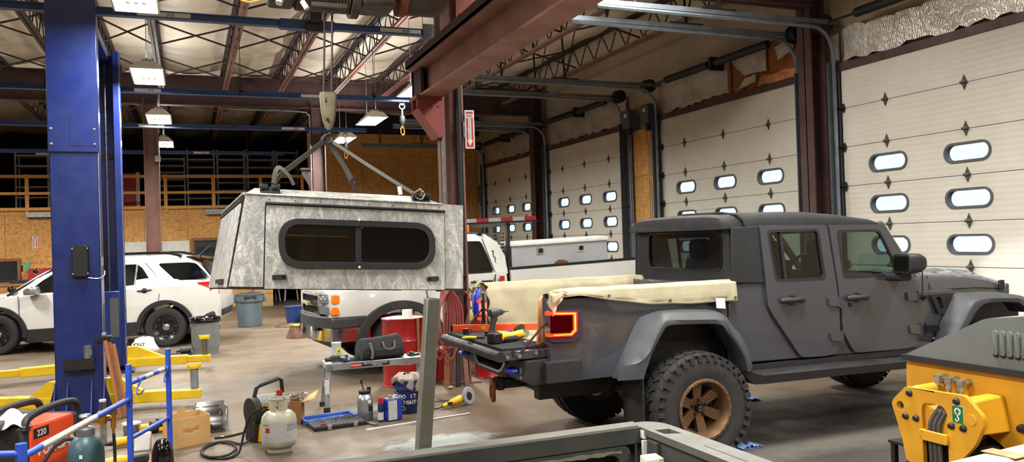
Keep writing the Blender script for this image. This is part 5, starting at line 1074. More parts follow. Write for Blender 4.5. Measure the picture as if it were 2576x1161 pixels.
def arm(t, p0, p1, p2, z, w=.15, gus=True):   # pivot p0, end of outer section p1, end of the inner section p2
    a, b_, c_ = [V((*p, z)) for p in (p0, p1, p2)]
    o = ob('swing_arm', B().bar(a, b_, w, .13), 'yellow', t, bev=.008)
    ob('arm_extension', B().bar(a.lerp(b_, .6) + V((0, 0, .004)), c_, w * .78, .10), 'yellow', o, bev=.008)
    if gus:
        d = (b_ - a).normalized(); n = V((-d.y, d.x, 0)); h = [a + V((0, 0, .06)), a + V((0, 0, .25)), a + d * .14 + V((0, 0, .25)), a.lerp(b_, .62) + V((0, 0, .06))]
        ob('arm_gusset', B().hexa([h[0] - n * .05, h[3] - n * .05, h[2] - n * .05, h[1] - n * .05, h[0] + n * .05, h[3] + n * .05, h[2] + n * .05, h[1] + n * .05]), 'yellow', o, bev=.004)
    return o
def pad(t, x, y, z, col='can_galv'):
    o = ob('lift_adapter', B().cyl((x, y, z), (x, y, z + .25), .048, n=18).bx((x - .03, y - .052, z + .03), (x + .02, y - .045, z + .09)), col, t)
    ob('yellow_pad', B().cyl((x, y, z + .25), (x, y, z + .285), .075, n=20).box((x, y, z + .29), (.16, .05, .03)), 'yellow', o)
arm(LP1, (-.93, 10.62), (-.25, 10.50), (.10, 10.42), .13); pad(LP1, .03, 10.46, .18)
arm(LP1, (-1.39, 10.62), (-1.95, 11.0), (-2.2, 11.2), .13)
arm(LP2, (-.90, 13.72), (-.05, 13.60), (.28, 13.55), .15); pad(LP2, .20, 13.57, .20, 'glass_adapter')
arm(LP2, (-1.42, 13.66), (-2.3, 13.52), (-2.75, 13.46), .15, gus=False); pad(LP2, -2.66, 13.47, .2)

# ================================================================== VEHICLE HELPERS
def cut(o, b):   # subtract a closed shape
    me = bpy.data.meshes.new('c'); me.from_pydata([tuple(p) for p in b.v], [], b.f)
    bm = bmesh.new(); bm.from_mesh(me); bmesh.ops.remove_doubles(bm, verts=bm.verts, dist=1e-5); bmesh.ops.recalc_face_normals(bm, faces=bm.faces); bm.to_mesh(me); bm.free()
    c = bpy.data.objects.new('c', me); COL.objects.link(c); c.parent = o.parent
    m = o.modifiers.new('x', 'BOOLEAN'); m.object = c; m.solver = 'EXACT'; bpy.context.view_layer.update()
    nm = bpy.data.meshes.new_from_object(o.evaluated_get(bpy.context.evaluated_depsgraph_get()))
    o.modifiers.remove(m); o.data = nm; bpy.data.objects.remove(c); bpy.data.meshes.remove(me)
    nm.set_sharp_from_angle(angle=R(35))
def carloft(st):   # stations: x, [(halfwidth, z) from the bottom centre edge to the top centre]
    return B().loft([[(x, -w, z) for w, z in pr] + [(x, w, z) for w, z in pr[::-1]] for x, pr in st])
def road_wheel(r, w_, rimr):
    b = B().lathe([(rimr, -w_ * .42), (r * .82, -w_ * .5), (r * .94, -w_ * .46), (r, -w_ * .34), (r, w_ * .34), (r * .94, w_ * .46), (r * .8, w_ * .5), (rimr, w_ * .45), (rimr, -w_ * .42)], (0, 0, 0), (0, 1, 0), 48)
    return ob('wheel', b, 'tyre', None, label='black road tire on its wheel')
def addp(par, name, b, m, **k):
    o = ob(name, b, m, None, **k); o.parent = par; return o

# ================================================================== WHITE POLICE SUV
SU = thing('police_suv', 'white police suv with black roof rails and push spotlight behind the blue lift', 'car', (-3.03, 18.45, 0), R(168.5), w=False)
lowb = carloft([(.98, [(.3, .42), (.55, .45), (.6, .7), (.55, .88), (.3, .92)]), (.85, [(.5, .30), (.80, .36), (.85, .68), (.78, .95), (.4, 1.02)]), (.5, [(.7, .26), (.93, .34), (.97, .72), (.88, 1.02), (.5, 1.09)]), (0, [(.8, .26), (.96, .34), (.985, .75), (.92, 1.05), (.5, 1.11)]), (-.45, [(.8, .26), (.96, .34), (.985, .78), (.93, 1.08), (.5, 1.12)]), (-1.6, [(.8, .26), (.96, .34), (.985, .80), (.945, 1.11), (.5, 1.13)]), (-2.9, [(.8, .28), (.96, .36), (.985, .82), (.945, 1.15), (.5, 1.17)]), (-3.5, [(.7, .36), (.92, .44), (.955, .82), (.92, 1.17), (.5, 1.19)]), (-3.8, [(.6, .46), (.82, .52), (.88, .78), (.85, 1.12), (.5, 1.16)]), (-3.83, [(.5, .50), (.74, .54), (.80, .72), (.74, .9), (.5, .95)])])
sb = ob('body', lowb, 'white_paint', SU, sm=55)
cutb = B()
for x in (.12, -2.84): cutb.cyl((x, -1.2, .37), (x, 1.2, .37), .455, n=40)
cut(sb, cutb)
gh = carloft([(.02, [(.80, 1.06), (.78, 1.10), (.4, 1.12)]), (-.55, [(.92, 1.06), (.86, 1.14), (.74, 1.46), (.4, 1.52)]), (-.98, [(.92, 1.06), (.88, 1.14), (.70, 1.60), (.62, 1.69), (.3, 1.72)][:5]), (-1.6, [(.92, 1.06), (.89, 1.14), (.71, 1.62), (.63, 1.72), (.3, 1.75)]), (-2.6, [(.92, 1.06), (.90, 1.16), (.71, 1.62), (.63, 1.73), (.3, 1.76)]), (-3.2, [(.92, 1.08), (.89, 1.18), (.69, 1.60), (.60, 1.70), (.3, 1.73)]), (-3.42, [(.90, 1.10), (.86, 1.2), (.70, 1.50), (.58, 1.60), (.3, 1.64)]), (-3.74, [(.86, 1.12), (.82, 1.16), (.76, 1.2), (.6, 1.22), (.3, 1.22)])][2:])
# greenhouse built from equal stations
gh = carloft([(.02, [(.86, 1.04), (.84, 1.08), (.82, 1.09), (.78, 1.10), (.4, 1.11)]), (-.50, [(.92, 1.06), (.87, 1.13), (.77, 1.40), (.70, 1.44), (.4, 1.47)]), (-.98, [(.92, 1.06), (.88, 1.14), (.72, 1.58), (.63, 1.67), (.3, 1.70)]), (-1.6, [(.92, 1.06), (.89, 1.14), (.72, 1.61), (.63, 1.72), (.3, 1.75)]), (-2.6, [(.92, 1.06), (.90, 1.16), (.72, 1.62), (.63, 1.73), (.3, 1.76)]), (-3.2, [(.92, 1.08), (.89, 1.18), (.70, 1.60), (.60, 1.70), (.3, 1.73)]), (-3.42, [(.90, 1.10), (.86, 1.2), (.72, 1.48), (.58, 1.58), (.3, 1.61)]), (-3.76, [(.86, 1.08), (.83, 1.12), (.80, 1.14), (.6, 1.16), (.3, 1.17)])])
ob('greenhouse', gh, 'white_paint', SU, sm=55)
def gside(x, z, s, off=.006):   # point on the greenhouse side
    k = (z - 1.13) / (1.61 - 1.13); return (x, s * (.893 - .172 * k + off), z)
for s in (-1, 1):
    for nm, poly in (('front_window', [(-.38, 1.13), (-.62, 1.34), (-.92, 1.545), (-1.28, 1.58), (-1.34, 1.14)]), ('rear_window', [(-1.42, 1.14), (-1.38, 1.59), (-2.30, 1.60), (-2.40, 1.52), (-2.545, 1.30), (-2.48, 1.23), (-2.40, 1.215)]), ('quarter_window', [(-2.69, 1.58), (-2.72, 1.60), (-3.25, 1.605), (-3.38, 1.58), (-3.67, 1.28), (-3.02, 1.26)])):
        b = B(); p2 = rpoly(poly, .04, 3); b.prism(p2, lambda u, v: gside(u, v, s, .012), lambda u, v: gside(u, v, s, -.01))
        wn = ob(nm, b, 'car_glass', SU, sm=0)
        if nm == 'rear_window': ob('window_bar', B().prism([(-2.285, 1.60), (-2.315, 1.60), (-2.295, 1.21), (-2.265, 1.21)], lambda u, v: gside(u, v, s, .018), lambda u, v: gside(u, v, s, 0)), 'silver', wn)
    ob('roof_rail', B().tube(spl([(-.95, s * .64, 1.70), (-1.1, s * .65, 1.775), (-1.8, s * .66, 1.80), (-2.7, s * .65, 1.80), (-2.95, s * .64, 1.77), (-3.1, s * .63, 1.72)], 4), .028, 8), 'black_gloss', SU)
    for nm, pts in (('door_seam', [(-.25, 1.08), (-.28, .7), (-.30, .38)]), ('door_seam', [(-1.38, 1.12), (-1.38, .4)]), ('door_seam', [(-2.45, 1.615), (-2.62, 1.42), (-2.73, 1.22), (-2.74, 1.0), (-2.72, .89)])):
        ob(nm, B().tube([(x, s * ((.997 - .045 * max(0, (z - .8) / .3)) if z < 1.12 else gside(x, z, 1)[1]) , z) for x, z in pts], .006, 5), 'dark_steel', SU)
    for hx in (-2.47, -1.22): ob('door_handle', B().tube([(hx + .13, s * .955, 1.085), (hx, s * .985, 1.095), (hx - .13, s * .955, 1.10)], [.012, .018, .012], 8).cyl((hx, s * .94, 1.09), (hx, s * .962, 1.09), .05, n=14), 'plastic_black', SU)
    arc = lambda cx, r, a0, a1, n=22: [(cx + r * math.cos(R(a0 + (a1 - a0) * i / n)), .37 + r * math.sin(R(a0 + (a1 - a0) * i / n))) for i in range(n + 1)]
    for cx in (.12, -2.84): ob('wheel_arch', B().py(arc(cx, .53, -8, 188) + arc(cx, .445, 188, -8), s * .93, s * 1.005), 'plastic_black', SU, sm=40, bev=.01)
    ob('sill', B().py([(-.36, .45), (-.38, .20), (-2.36, .24), (-2.34, .50)], s * .90, s * .992), 'plastic_black', SU, bev=.012)
    tl = B().prism(rpoly([(-3.42, 1.21), (-3.70, 1.22), (-3.80, 1.12), (-3.82, .97), (-3.69, .965), (-3.64, 1.1)], .02), lambda u, v: (u, s * (.955 - max(0, -3.5 - u) * .38), v), lambda u, v: (u, s * (.8 - max(0, -3.5 - u) * .38), v))
    ob('tail_light', tl, 'red_gloss', SU, bev=.01)
    ob('spotlight', B().ball((-.11, s * .86, 1.20), (.075, .07, .07)).cyl((-.11, s * .86, 1.14), (-.13, s * .82, 1.05), .012, n=6), 'black_gloss', SU); ob('spotlight', B().ball((-.52, s * .80, 1.53), (.06, .06, .055)), 'black_gloss', SU)
    ob('side_mirror', B().loft([[(x, s * y, z) for y, z in rrect(.98, 1.10, .98 + w, 1.10 + h, .03, 3)] for x, w, h in ((-.42, .18, .10), (-.52, .24, .15), (-.62, .22, .15), (-.65, .18, .12))]).bx((-.6, min(s * .9, s * 1.0), 1.09), (-.5, max(s * .9, s * 1.0), 1.13)), 'silver', SU, sm=50)
    ob('headlight', B().ball((.80, s * .62, .86), (.14, .16, .08)), 'glass_dark', SU)
    ob('pillar_trim', B().bar((-.02, s * .84, 1.09), (-.95, s * .67, 1.655), .05, .03), 'black', SU)
ob('windshield', B().add([(.0, -.76, 1.115), (.0, .76, 1.115), (-.92, .62, 1.665), (-.92, -.62, 1.665)], [[0, 1, 2, 3]]), 'car_glass', SU)
ob('rear_glass', B().add([(-3.46, -.62, 1.585), (-3.46, .62, 1.585), (-3.745, .68, 1.19), (-3.745, -.68, 1.19)], [[0, 1, 2, 3]]), 'car_glass', SU)
ob('spoiler', B().hexa([(-3.18, -.62, 1.70), (-3.56, -.6, 1.635), (-3.56, .6, 1.635), (-3.18, .62, 1.70), (-3.18, -.62, 1.735), (-3.58, -.6, 1.665), (-3.58, .6, 1.665), (-3.18, .62, 1.735)]), 'black_gloss', SU, bev=.01)
ob('rear_bumper', B().loft([[(x, y, z) for y, z in rrect(-w, z0, w, z1, .05, 3)] for x, w, z0, z1 in ((-3.30, .94, .46, .58), (-3.70, .90, .48, .64), (-3.83, .72, .52, .66), (-3.86, .5, .54, .65))]), 'plastic_black', SU, sm=50)
ob('antenna_fin', B().tube([(-3.3, -.1, 1.73), (-3.42, -.1, 1.85), (-3.55, -.1, 1.95)], [.03, .015, .006], 6), 'black', SU)
ob('underbody', B().bx((.6, -.8, .22), (-3.5, .8, .4)), 'black', SU)
W1 = road_wheel(.375, .25, .24)
addp(W1, 'steel_rim', B().lathe([(.0, -.05), (.10, -.05), (.17, -.04), (.225, -.09), (.245, -.10), (.245, .1), (0, .1)], (0, 0, 0), (0, 1, 0), 36), 'wheel_black')
hb = B()
for k in range(8): a = 2 * PI * k / 8; hb.ball((.19 * math.cos(a), -.062, .19 * math.sin(a)), (.035, .01, .035), 8, 5)
addp(W1, 'rim_openings', hb, 'black'); addp(W1, 'hub_cap', B().lathe([(0, -.095), (.05, -.09), (.075, -.07), (.082, -.05), (0, -.05)], (0, 0, 0), (0, 1, 0), 24), 'chrome')
W1.parent = SU; W1.location = (-2.84, .88, .372); W1.rotation_euler = (0, 0, PI)
for x, y, rz in ((.12, .88, PI), (-2.84, -.88, 0), (.12, -.88, 0)): d = dup_part(W1); d.parent = SU; d.location = (x, y, .372); d.rotation_euler = (0, 0, rz)

# ================================================================== WHITE WORK PICKUP
TK = thing('work_truck', 'white work pickup with side toolbox and ladder rack behind the hanging camper shell', 'truck', (2.718, 12.374, 0), R(185.5), w=False)
def rk(b): b.v = [(x, y, z - .028 * min(0, x + 1.78)) for x, y, z in b.v]; return b     # nose-down stance
def tob(n, b, m, par=TK, **k): return ob(n, rk(b), m, par, **k)
fb = tob('front_body', carloft([(.99, [(.5, .80), (.86, .84), (.90, 1.0), (.84, 1.16), (.5, 1.20)]), (.85, [(.6, .72), (.95, .80), (.985, .98), (.93, 1.19), (.5, 1.26)]), (0, [(.7, .52), (.97, .62), (1.0, .98), (.94, 1.24), (.5, 1.33)]), (-.5, [(.7, .52), (.97, .62), (1.0, 1.0), (.95, 1.28), (.5, 1.37)]), (-.55, [(.7, .52), (.97, .62), (1.0, 1.0), (.95, 1.33), (.5, 1.38)]), (-1.74, [(.7, .52), (.97, .62), (1.0, 1.0), (.955, 1.36), (.5, 1.38)])]), 'white_paint', sm=50)
cut(fb, rk(B().cyl((0, -1.2, .42), (0, 1.2, .42), .52, n=40)))
tob('cab_roof', carloft([(-.35, [(.92, 1.30), (.90, 1.36), (.88, 1.37), (.5, 1.38)]), (-1.0, [(.93, 1.33), (.90, 1.40), (.76, 1.82), (.6, 1.90)]), (-1.2, [(.93, 1.33), (.91, 1.40), (.76, 1.88), (.6, 1.955)]), (-1.55, [(.93, 1.33), (.91, 1.40), (.76, 1.88), (.6, 1.95)]), (-1.68, [(.93, 1.33), (.91, 1.40), (.78, 1.82), (.6, 1.88)]), (-1.78, [(.93, 1.33), (.91, 1.38), (.84, 1.60), (.6, 1.64)])]), 'white_paint', sm=50)
def tside(x, z, s, off): k = (z - 1.38) / .5; return (x, s * (.915 - .15 * k + off), z)
for s in (-1, 1):
    wp = rpoly([(-.55, 1.37), (-1.0, 1.80), (-1.12, 1.835), (-1.39, 1.83), (-1.47, 1.60), (-1.53, 1.365)], .04, 3)
    wn = tob('door_window', B().prism(wp, lambda u, v: tside(u, v, s, .008), lambda u, v: tside(u, v, s, -.02)), 'car_glass', sm=0)
    tob('window_seal', B().tube([tside(u, v, s, .008) for u, v in wp], .012, 6, True), 'black', wn)
    tob('door_seam', B().tube([(x, s * (1.003 if z < 1.2 else tside(x, z, 1, .003)[1]), z) for x, z in [(-1.43, 1.88), (-1.50, 1.60), (-1.56, 1.36), (-1.585, 1.15), (-1.585, .65)]], .006, 5), 'dark_steel')
    tob('door_seam', B().tube([(-.40, s * .97, 1.28), (-.42, s * 1.004, 1.0), (-.42, s * .99, .64)], .006, 5), 'dark_steel')
    tob('roof_vent', B().tube([tside(x, z, s, .006) for x, z in ((-1.56, 1.69), (-1.585, 1.68), (-1.575, 1.60), (-1.60, 1.59), (-1.592, 1.52), (-1.62, 1.50))], .012, 6), 'chrome')
    tob('fuel_sticker', B().bx((-1.68, s * 1.0 - .004, 1.225), (-1.60, s * 1.0 + .004, 1.30)), 'ink_red')
    tob('door_handle', B().bx((-1.47, s * 1.0 - .02, 1.19), (-1.30, s * 1.0 + .03, 1.245)).tube([(-1.50, s * 1.02, 1.2), (-1.52, s * 1.02, 1.33)], .012, 6), 'black', bev=.008)
    tob('bed_side', B().py([(-1.80, .60), (-1.80, 1.385), (-4.25, 1.385), (-4.25, .62), (-3.9, .62), (-3.82, .80), (-3.58, .93), (-3.18, .93), (-2.94, .80), (-2.86, .62)], s * .93, s * 1.0), 'white_paint', bev=.01)
    tob('bed_rail', B().bx((-1.80, min(s * .88, s * 1.005), 1.385), (-4.25, max(s * .88, s * 1.005), 1.42)), 'black')
    for cx in (0, -3.38):
        ar = [(cx + .68 * math.cos(R(a)), .42 + .61 * math.sin(R(a))) for a in range(-12, 193, 9)]; ai = [(cx + .55 * math.cos(R(a)), .42 + .49 * math.sin(R(a))) for a in range(192, -13, -9)]
        tob('fender_flare', B().py(ar + ai, s * .95, s * 1.05), 'flare_black', sm=40, bev=.015)
    # lamps
    for nm, z0, z1 in (('headlight', 1.03, 1.155), ('parking_lamp', .875, .985)):
        h = tob(nm, B().prism([(.55, z0), (.93, z0), (.93, z1), (.55, z1)], lambda u, v: (1.06 - .09 * max(0, u - .55) / .38 - .02 * (v - .88) / .3, s * u, v), lambda u, v: (.90, s * u, v)), 'lamp_clear', bev=.01)
        tob('amber_lens', B().prism([(.865 if z0 > 1 else .86, z0 + .003), (.94, z0 + .003), (.94, z1 - .003), (.885 if z0 > 1 else .86, z1 - .003)], lambda u, v: (1.07 - .09 * max(0, u - .55) / .38 - .02 * (v - .88) / .3, s * u, v), lambda u, v: (.88, s * min(u + .02, .955), v)), 'amber', h, bev=.006)
        if z0 > 1: 
            rb_ = B()
            for k in range(5): rb_.ball((1.045 - .018 * k, s * (.60 + .045 * k), 1.09 + .03 * (k % 2)), .016, 8, 5)
            tob('reflector_spots', rb_, 'tank_white', h)
    # cab handrail posts
gp = tob('grille_frame', B().prism(rrect(-.54, .83, .54, 1.165, .05), lambda u, v: (1.09 - abs(u) * .06, u, v), lambda u, v: (.95, u, v), [rrect(-.47, 1.035, .47, 1.125, .02), rrect(-.47, .875, .47, .975, .02)]), 'chrome', bev=.008)
gb = B()
for z0 in (.875, 1.035):
    for k in range(4): gb.bx((1.00, -.47, z0 + .01 + k * .025), (1.03, .47, z0 + .02 + k * .025))
gb.bx((.96, -.48, .86), (.97, .48, 1.14))
tob('grille_mesh', gb, 'black', gp)
tob('grille_badge', B().px([(-.11, 1.025), (-.04, 1.025), (-.035, 1.04), (.035, 1.04), (.04, 1.025), (.11, 1.025), (.09, .985), (.035, .985), (.03, .972), (-.03, .972), (-.035, .985), (-.09, .985)], 1.09, 1.115), 'resin', gp)
bpst = lambda z0, z1, e: B().loft([[(1.13 + e - .22 * (abs(y) / 1.0) ** 2.4 - (.0 if abs(y) < .99 else .0), y, z) for z in (z0, z1)] + [(.95 + e - .5 * (abs(y) / 1.0) ** 6, y, z) for z in (z1, z0)] for y in [i / 12 for i in range(-12, 13)]])
bpp = tob('bumper_pad', bpst(.68, .845, 0).bx((.60, .93, .69), (1.0, 1.005, .83)).bx((.60, -1.005, .69), (1.0, -.93, .83)), 'flare_black', sm=40, bev=.02)
tob('bumper_chrome', bpst(.50, .685, .01).bx((.60, .95, .50), (1.0, 1.01, .69)).bx((.60, -1.01, .50), (1.0, -.95, .69)), 'chrome', bpp, sm=40)
tob('bumper_slot', B().bx((1.10, .42, .64), (1.137, .60, .69)), 'black', bpp)
tob('lower_valance', B().bx((.3, -.6, .38), (.9, .6, .5)), 'black')
tob('chassis', B().bx((.5, -.55, .42), (-4.2, -.42, .6)).bx((.5, .42, .42), (-4.2, .55, .6)).bx((-4.2, -.9, .6), (-4.25, .9, 1.38)).bx((-1.8, -.95, .75), (-4.2, .95, .8)).bx((-1.78, -.9, .6), (-1.85, .9, 1.38)), 'black')
bx_ = tob('toolbox', B().bx((-1.92, .50, 1.385), (-3.72, .80, 1.745)), 'tool_alu', bev=.008)
tob('toolbox_lid', B().prism([(.47, 1.745), (.83, 1.735), (.83, 1.765), (.80, 1.80), (.47, 1.815)], lambda u, v: (-1.89, u, v), lambda u, v: (-3.74, u, v)), 'white_plain', bx_, bev=.006)
for x in (-2.44, -3.2):
    l = tob('toolbox_latch', B().py(rrect(x - .07, 1.58, x + .07, 1.70, .015), .80, .812), 'chrome', bx_, bev=.004); tob('latch_paddle', B().py(rrect(x - .04, 1.60, x + .04, 1.675, .01), .81, .82), 'black', bx_)
tob('rust_patch', B().py([(-2.68, 1.392), (-2.70, 1.44), (-2.78, 1.475), (-2.88, 1.465), (-2.95, 1.43), (-2.96, 1.392)], .80, .803), 'rust', bx_)
rk_ = tob('ladder_rack', B().bx((-2.39, -.84, 1.40), (-2.44, -.78, 2.12)).bx((-1.85, -.84, 1.40), (-1.90, -.78, 2.12)).bx((-1.2, -.86, 2.12), (-3.3, -.78, 2.15)).bx((-1.85, .74, 1.40), (-1.90, .80, 2.12)).bx((-1.85, -.8, 2.06), (-1.9, .8, 2.12)).bx((-2.66, -.82, 1.40), (-2.69, -.79, 2.12)), 'black')
for k in range(8):
    tob('tape_stripe', B().bx((-1.35 - k * .24, -.87, 2.15), (-1.35 - (k + 1) * .24, -.80, 2.225)), 'retro_red' if k % 2 else 'retro_white', rk_)
tob('headache_rack', B().bx((-1.82, -.75, 1.45), (-1.85, .7, 1.50)), 'black', rk_)
for k in range(8): tob('rack_slat', B().bx((-1.82, -.75, 1.55 + k * .055), (-1.84, .70, 1.575 + k * .055)), 'dark_steel', rk_)
tob('amber_beacon', B().bx((-1.38, -.12, 1.96), (-1.52, .12, 2.11)), 'amber', bev=.02)
tob('beacon_bar', B().bx((-1.40, -.7, 1.95), (-1.5, .7, 1.985)), 'black')
for y in (.42, .0): tob('seat', B().loft([[(-1.48 + dx, y + a, z) for a, z in rrect(-.14, 1.3, .14, 1.62, .08, 4)] for dx in (-.06, .06)]), 'fabric_black', sm=50)
M0 = Matrix.Translation((2.78, 12.5, 0)) @ Matrix.Rotation(R(181.5), 4, 'Z')
INVT = M0.inverted()
def tt(s_, u, z, size, m):
    o = tm((u, 1.006, z - .028 * min(0, u + 1.78)), (-1, 0, 0), (0, 0, 1)); return text('lettering', s_, o, size, m, TK, .001, 'RIGHT', bold=.004)
tt('celle*', -1.22, 1.23, .05, 'ink_black'); tt('AND', -1.26, 1.10, .13, 'ink_black'); tt('AND', -1.265, 1.105, .13, 'ink_yellow'); tt('AILER', -1.33, 1.0, .125, 'ink_black'); tt('AILER', -1.335, 1.005, .125, 'ink_yellow'); tt('N, F', -1.20, .88, .11, 'ink_black'); tt('the', -1.18, .74, .11, 'ink_yellow'); tt('10', -1.17, .62, .11, 'ink_black'); tt('www', -.92, .73, .11, 'ink_yellow'); tt('ea', -.95, .83, .06, 'ink_black')
W3 = road_wheel(.42, .27, .23)
addp(W3, 'rim', B().lathe([(.0, -.10), (.06, -.10), (.07, -.06), (.15, -.05), (.20, -.09), (.235, -.11), (.235, .1), (0, .1)], (0, 0, 0), (0, 1, 0), 32), 'galv')
W3.parent = TK; W3.location = (0, .87, .42); W3.rotation_euler = (0, 0, PI)
for x, y, rz in ((-3.38, .87, PI), (0, -.87, 0), (-3.38, -.87, 0)): d = dup_part(W3); d.parent = TK; d.location = (x, y, .42); d.rotation_euler = (0, 0, rz)

# ================================================================== SILVER CAR BEHIND THE PICKUP
SC = thing('silver_car', 'silver car nose with headlight peeking out left of the white pickup grille', 'car', (3.35, 18.95, 0), PI, w=False)
sc = ob('body', carloft([(.82, [(.4, .30), (.6, .34), (.66, .55), (.4, .66)]), (.72, [(.6, .22), (.82, .30), (.86, .56), (.5, .74)]), (.3, [(.7, .2), (.87, .3), (.9, .62), (.5, .86)]), (-.6, [(.7, .2), (.87, .3), (.91, .75), (.5, .94)]), (-3.4, [(.7, .2), (.87, .3), (.91, .8), (.5, .98)]), (-3.6, [(.6, .3), (.8, .4), (.84, .75), (.5, .9)])]), 'silver_paint', SC, sm=55)
cut(sc, B().cyl((0, -1.2, .32), (0, 1.2, .32), .37, n=32).cyl((-2.7, -1.2, .32), (-2.7, 1.2, .32), .37, n=32))
ob('cabin', carloft([(-.5, [(.8, .90), (.78, .93), (.5, .95)]), (-1.3, [(.8, .92), (.62, 1.36), (.4, 1.42)]), (-2.4, [(.8, .92), (.62, 1.36), (.4, 1.42)]), (-3.2, [(.8, .95), (.76, .98), (.5, 1.0)])]), 'car_glass', SC, sm=50)
for s in (-1, 1): ob('headlight', B().ball((.66, s * .66, .64), (.14, .16, .09)), 'lamp_clear', SC)
ob('grille', B().bx((.78, -.4, .50), (.85, .4, .62)), 'black', SC); ob('fog_grille', B().bx((.74, .50, .38), (.83, .74, .46)), 'black', SC)
W4 = road_wheel(.32, .2, .2); addp(W4, 'rim', B().lathe([(0, -.06), (.1, -.06), (.2, -.08), (.2, .1), (0, .1)], (0, 0, 0), (0, 1, 0), 28), 'silver'); W4.parent = SC; W4.location = (0, .8, .32); W4.rotation_euler = (0, 0, PI)
for x, y, rz in ((-2.7, .8, PI), (0, -.8, 0), (-2.7, -.8, 0)): d = dup_part(W4); d.parent = SC; d.location = (x, y, .32); d.rotation_euler = (0, 0, rz)
# ================================================================== FOREGROUND
t = thing('truck_bed', 'dark scuffed pickup bed with closed tailgate, bottom centre in front of everything', 'truck bed', (1.1, 1.6, 0))
TG = B().bx((.30, 3.14, .985), (1.85, 3.22, 1.0)).bx((.30, 3.20, .48), (1.85, 3.22, .99)).bx((.30, 3.14, .93), (1.85, 3.16, .99)).bx((.30, 3.13, .48), (1.85, 3.2, .54))
TG.py(rrect(.36, .5, 1.80, .93, .05), 3.145, 3.2, [rrect(.42, .56, 1.74, .89, .04)]).bx((.42, 3.16, .70), (1.74, 3.2, .74))
tgo = ob('tailgate', TG, 'bed_black', t, bev=.008)
ob('tailgate_cap', B().hexa([(.28, 3.135, .995), (1.845, 3.145, .995), (1.862, 3.228, .995), (.28, 3.228, .995), (.28, 3.14, 1.01), (1.84, 3.15, 1.01), (1.86, 3.224, 1.01), (.28, 3.222, 1.01)]), 'bed_rail', tgo, bev=.004)
random.seed(5)
for k, (x0, x1, z) in enumerate(((.95, 1.75, .905), (1.0, 1.15, .78), (1.28, 1.42, .82))):
    out = []; n = 26
    for i in range(n + 1): out.append((x0 + (x1 - x0) * i / n, z + random.uniform(.002, .009)))
    for i in range(n, -1, -1): out.append((x0 + (x1 - x0) * i / n, z - random.uniform(.004, .014)))
    ob('worn_paint', B().py(out, 3.142 if k == 0 else 3.158, 3.145 if k == 0 else 3.162), 'worn_paint_mat', tgo, sm=0)
rail_p = B().pz(rpoly([(1.85, 3.18), (1.855, 3.235), (1.93, 3.235), (1.985, 3.17), (1.99, 2.95), (1.995, -.6), (1.85, -.6)], [0, .02, .05, .05, 0, 0, 0]), .97, 1.0, [[(1.875, 2.99), (1.945, 2.96), (1.945, 3.06), (1.875, 3.07)]])
ob('right_bed_rail', rail_p, 'bed_rail', t, bev=.008)
ob('right_bed_side', B().bx((1.86, -.6, .42), (1.88, 3.2, .97)).bx((1.96, -.6, .40), (1.985, 3.2, .97)).bx((1.88, 3.19, .42), (1.96, 3.2, .98)).bx((1.84, 3.0, .42), (1.87, 3.08, .96)), 'bed_black', t, bev=.006)
ob('rail_groove', B().bx((1.905, -.6, .9995), (1.912, 2.75, 1.001)), 'black', t)
ob('white_tape', B().bx((1.845, 3.11, .955), (1.858, 3.14, .99)), 'paper', t); ob('white_tape', B().hexa([(1.835, 3.10, .86), (1.85, 3.10, .86), (1.85, 3.115, .86), (1.835, 3.115, .86), (1.835, 3.10, .95), (1.855, 3.10, .95), (1.855, 3.115, .95), (1.835, 3.115, .95)]), 'paper', t)
ob('left_bed_side', B().bx((.2, -.6, .42), (.34, 3.2, 1.0)), 'bed_black', t, bev=.01)
ob('bed_floor', B().bx((.3, -.6, .44), (1.9, 3.2, .48)), 'bed_black', t)
ob('frame_rails', B().bx((.6, -.6, .34), (.72, 3.1, .44)).bx((1.48, -.6, .34), (1.6, 3.1, .44)).cyl((.35, 1.9, .37), (1.85, 1.9, .37), .05), 'black', t)
def simple_wheel(r, w_, m, hub=None):
    b = B().lathe([(r * .62, -w_ * .45), (r * .8, -w_ * .5), (r * .93, -w_ * .46), (r, -w_ * .34), (r, w_ * .34), (r * .93, w_ * .46), (r * .8, w_ * .5), (r * .62, w_ * .45), (r * .62, -w_ * .45)], (0, 0, 0), (0, 1, 0), 48)
    for k in range(44):
        for y, o in ((-.2, 0), (0, .5), (.2, 0)):
            a = 2 * PI * (k + o) / 44; c, s_ = math.cos(a), math.sin(a)
            b.box((r * c, y * w_, r * s_), (.012, w_ * .15, r * .08), (0, -a, 0))
    o = ob('wheel', b, 'tyre', None, label='black road tire on its wheel'); return o
wl = simple_wheel(.37, .25, 'tyre'); d = ob('rim', B().lathe([(.0, -.03), (.12, -.04), (.21, -.02), (.23, -.1), (.235, .1), (0, .1)], (0, 0, 0), (0, 1, 0), 32), 'silver', None); d.parent = wl
put_wheel(wl, (.33, 1.9, .37), PI / 2, t, (1.1, 1.6, 0)); put_wheel(dup_part(wl), (1.87, 1.9, .37), -PI / 2, t, (1.1, 1.6, 0))
solo('wood_board', B().hexa([(1.745, 2.92, .50), (1.825, 2.92, .50), (1.825, 2.99, .50), (1.745, 2.99, .50), (1.745, 2.92, .918), (1.825, 2.92, .918), (1.825, 2.985, .925), (1.75, 2.985, .925)]).bx((1.76, 1.6, .49), (1.82, 2.95, .55)), 'cream', 'cream painted wood piece standing in the dark bed at its right corner', 'board')
t = thing('steel_post', 'square steel tube standing on end just behind the dark tailgate', 'post', (.872, 3.33, 0))
a, b_ = V((.80, 3.30, 0)), V((.952, 3.30, 1.615)); ob('tube', B().bar(a, b_, .058, .058, (0, 1, 0)), 'post_steel', t, bev=.004)
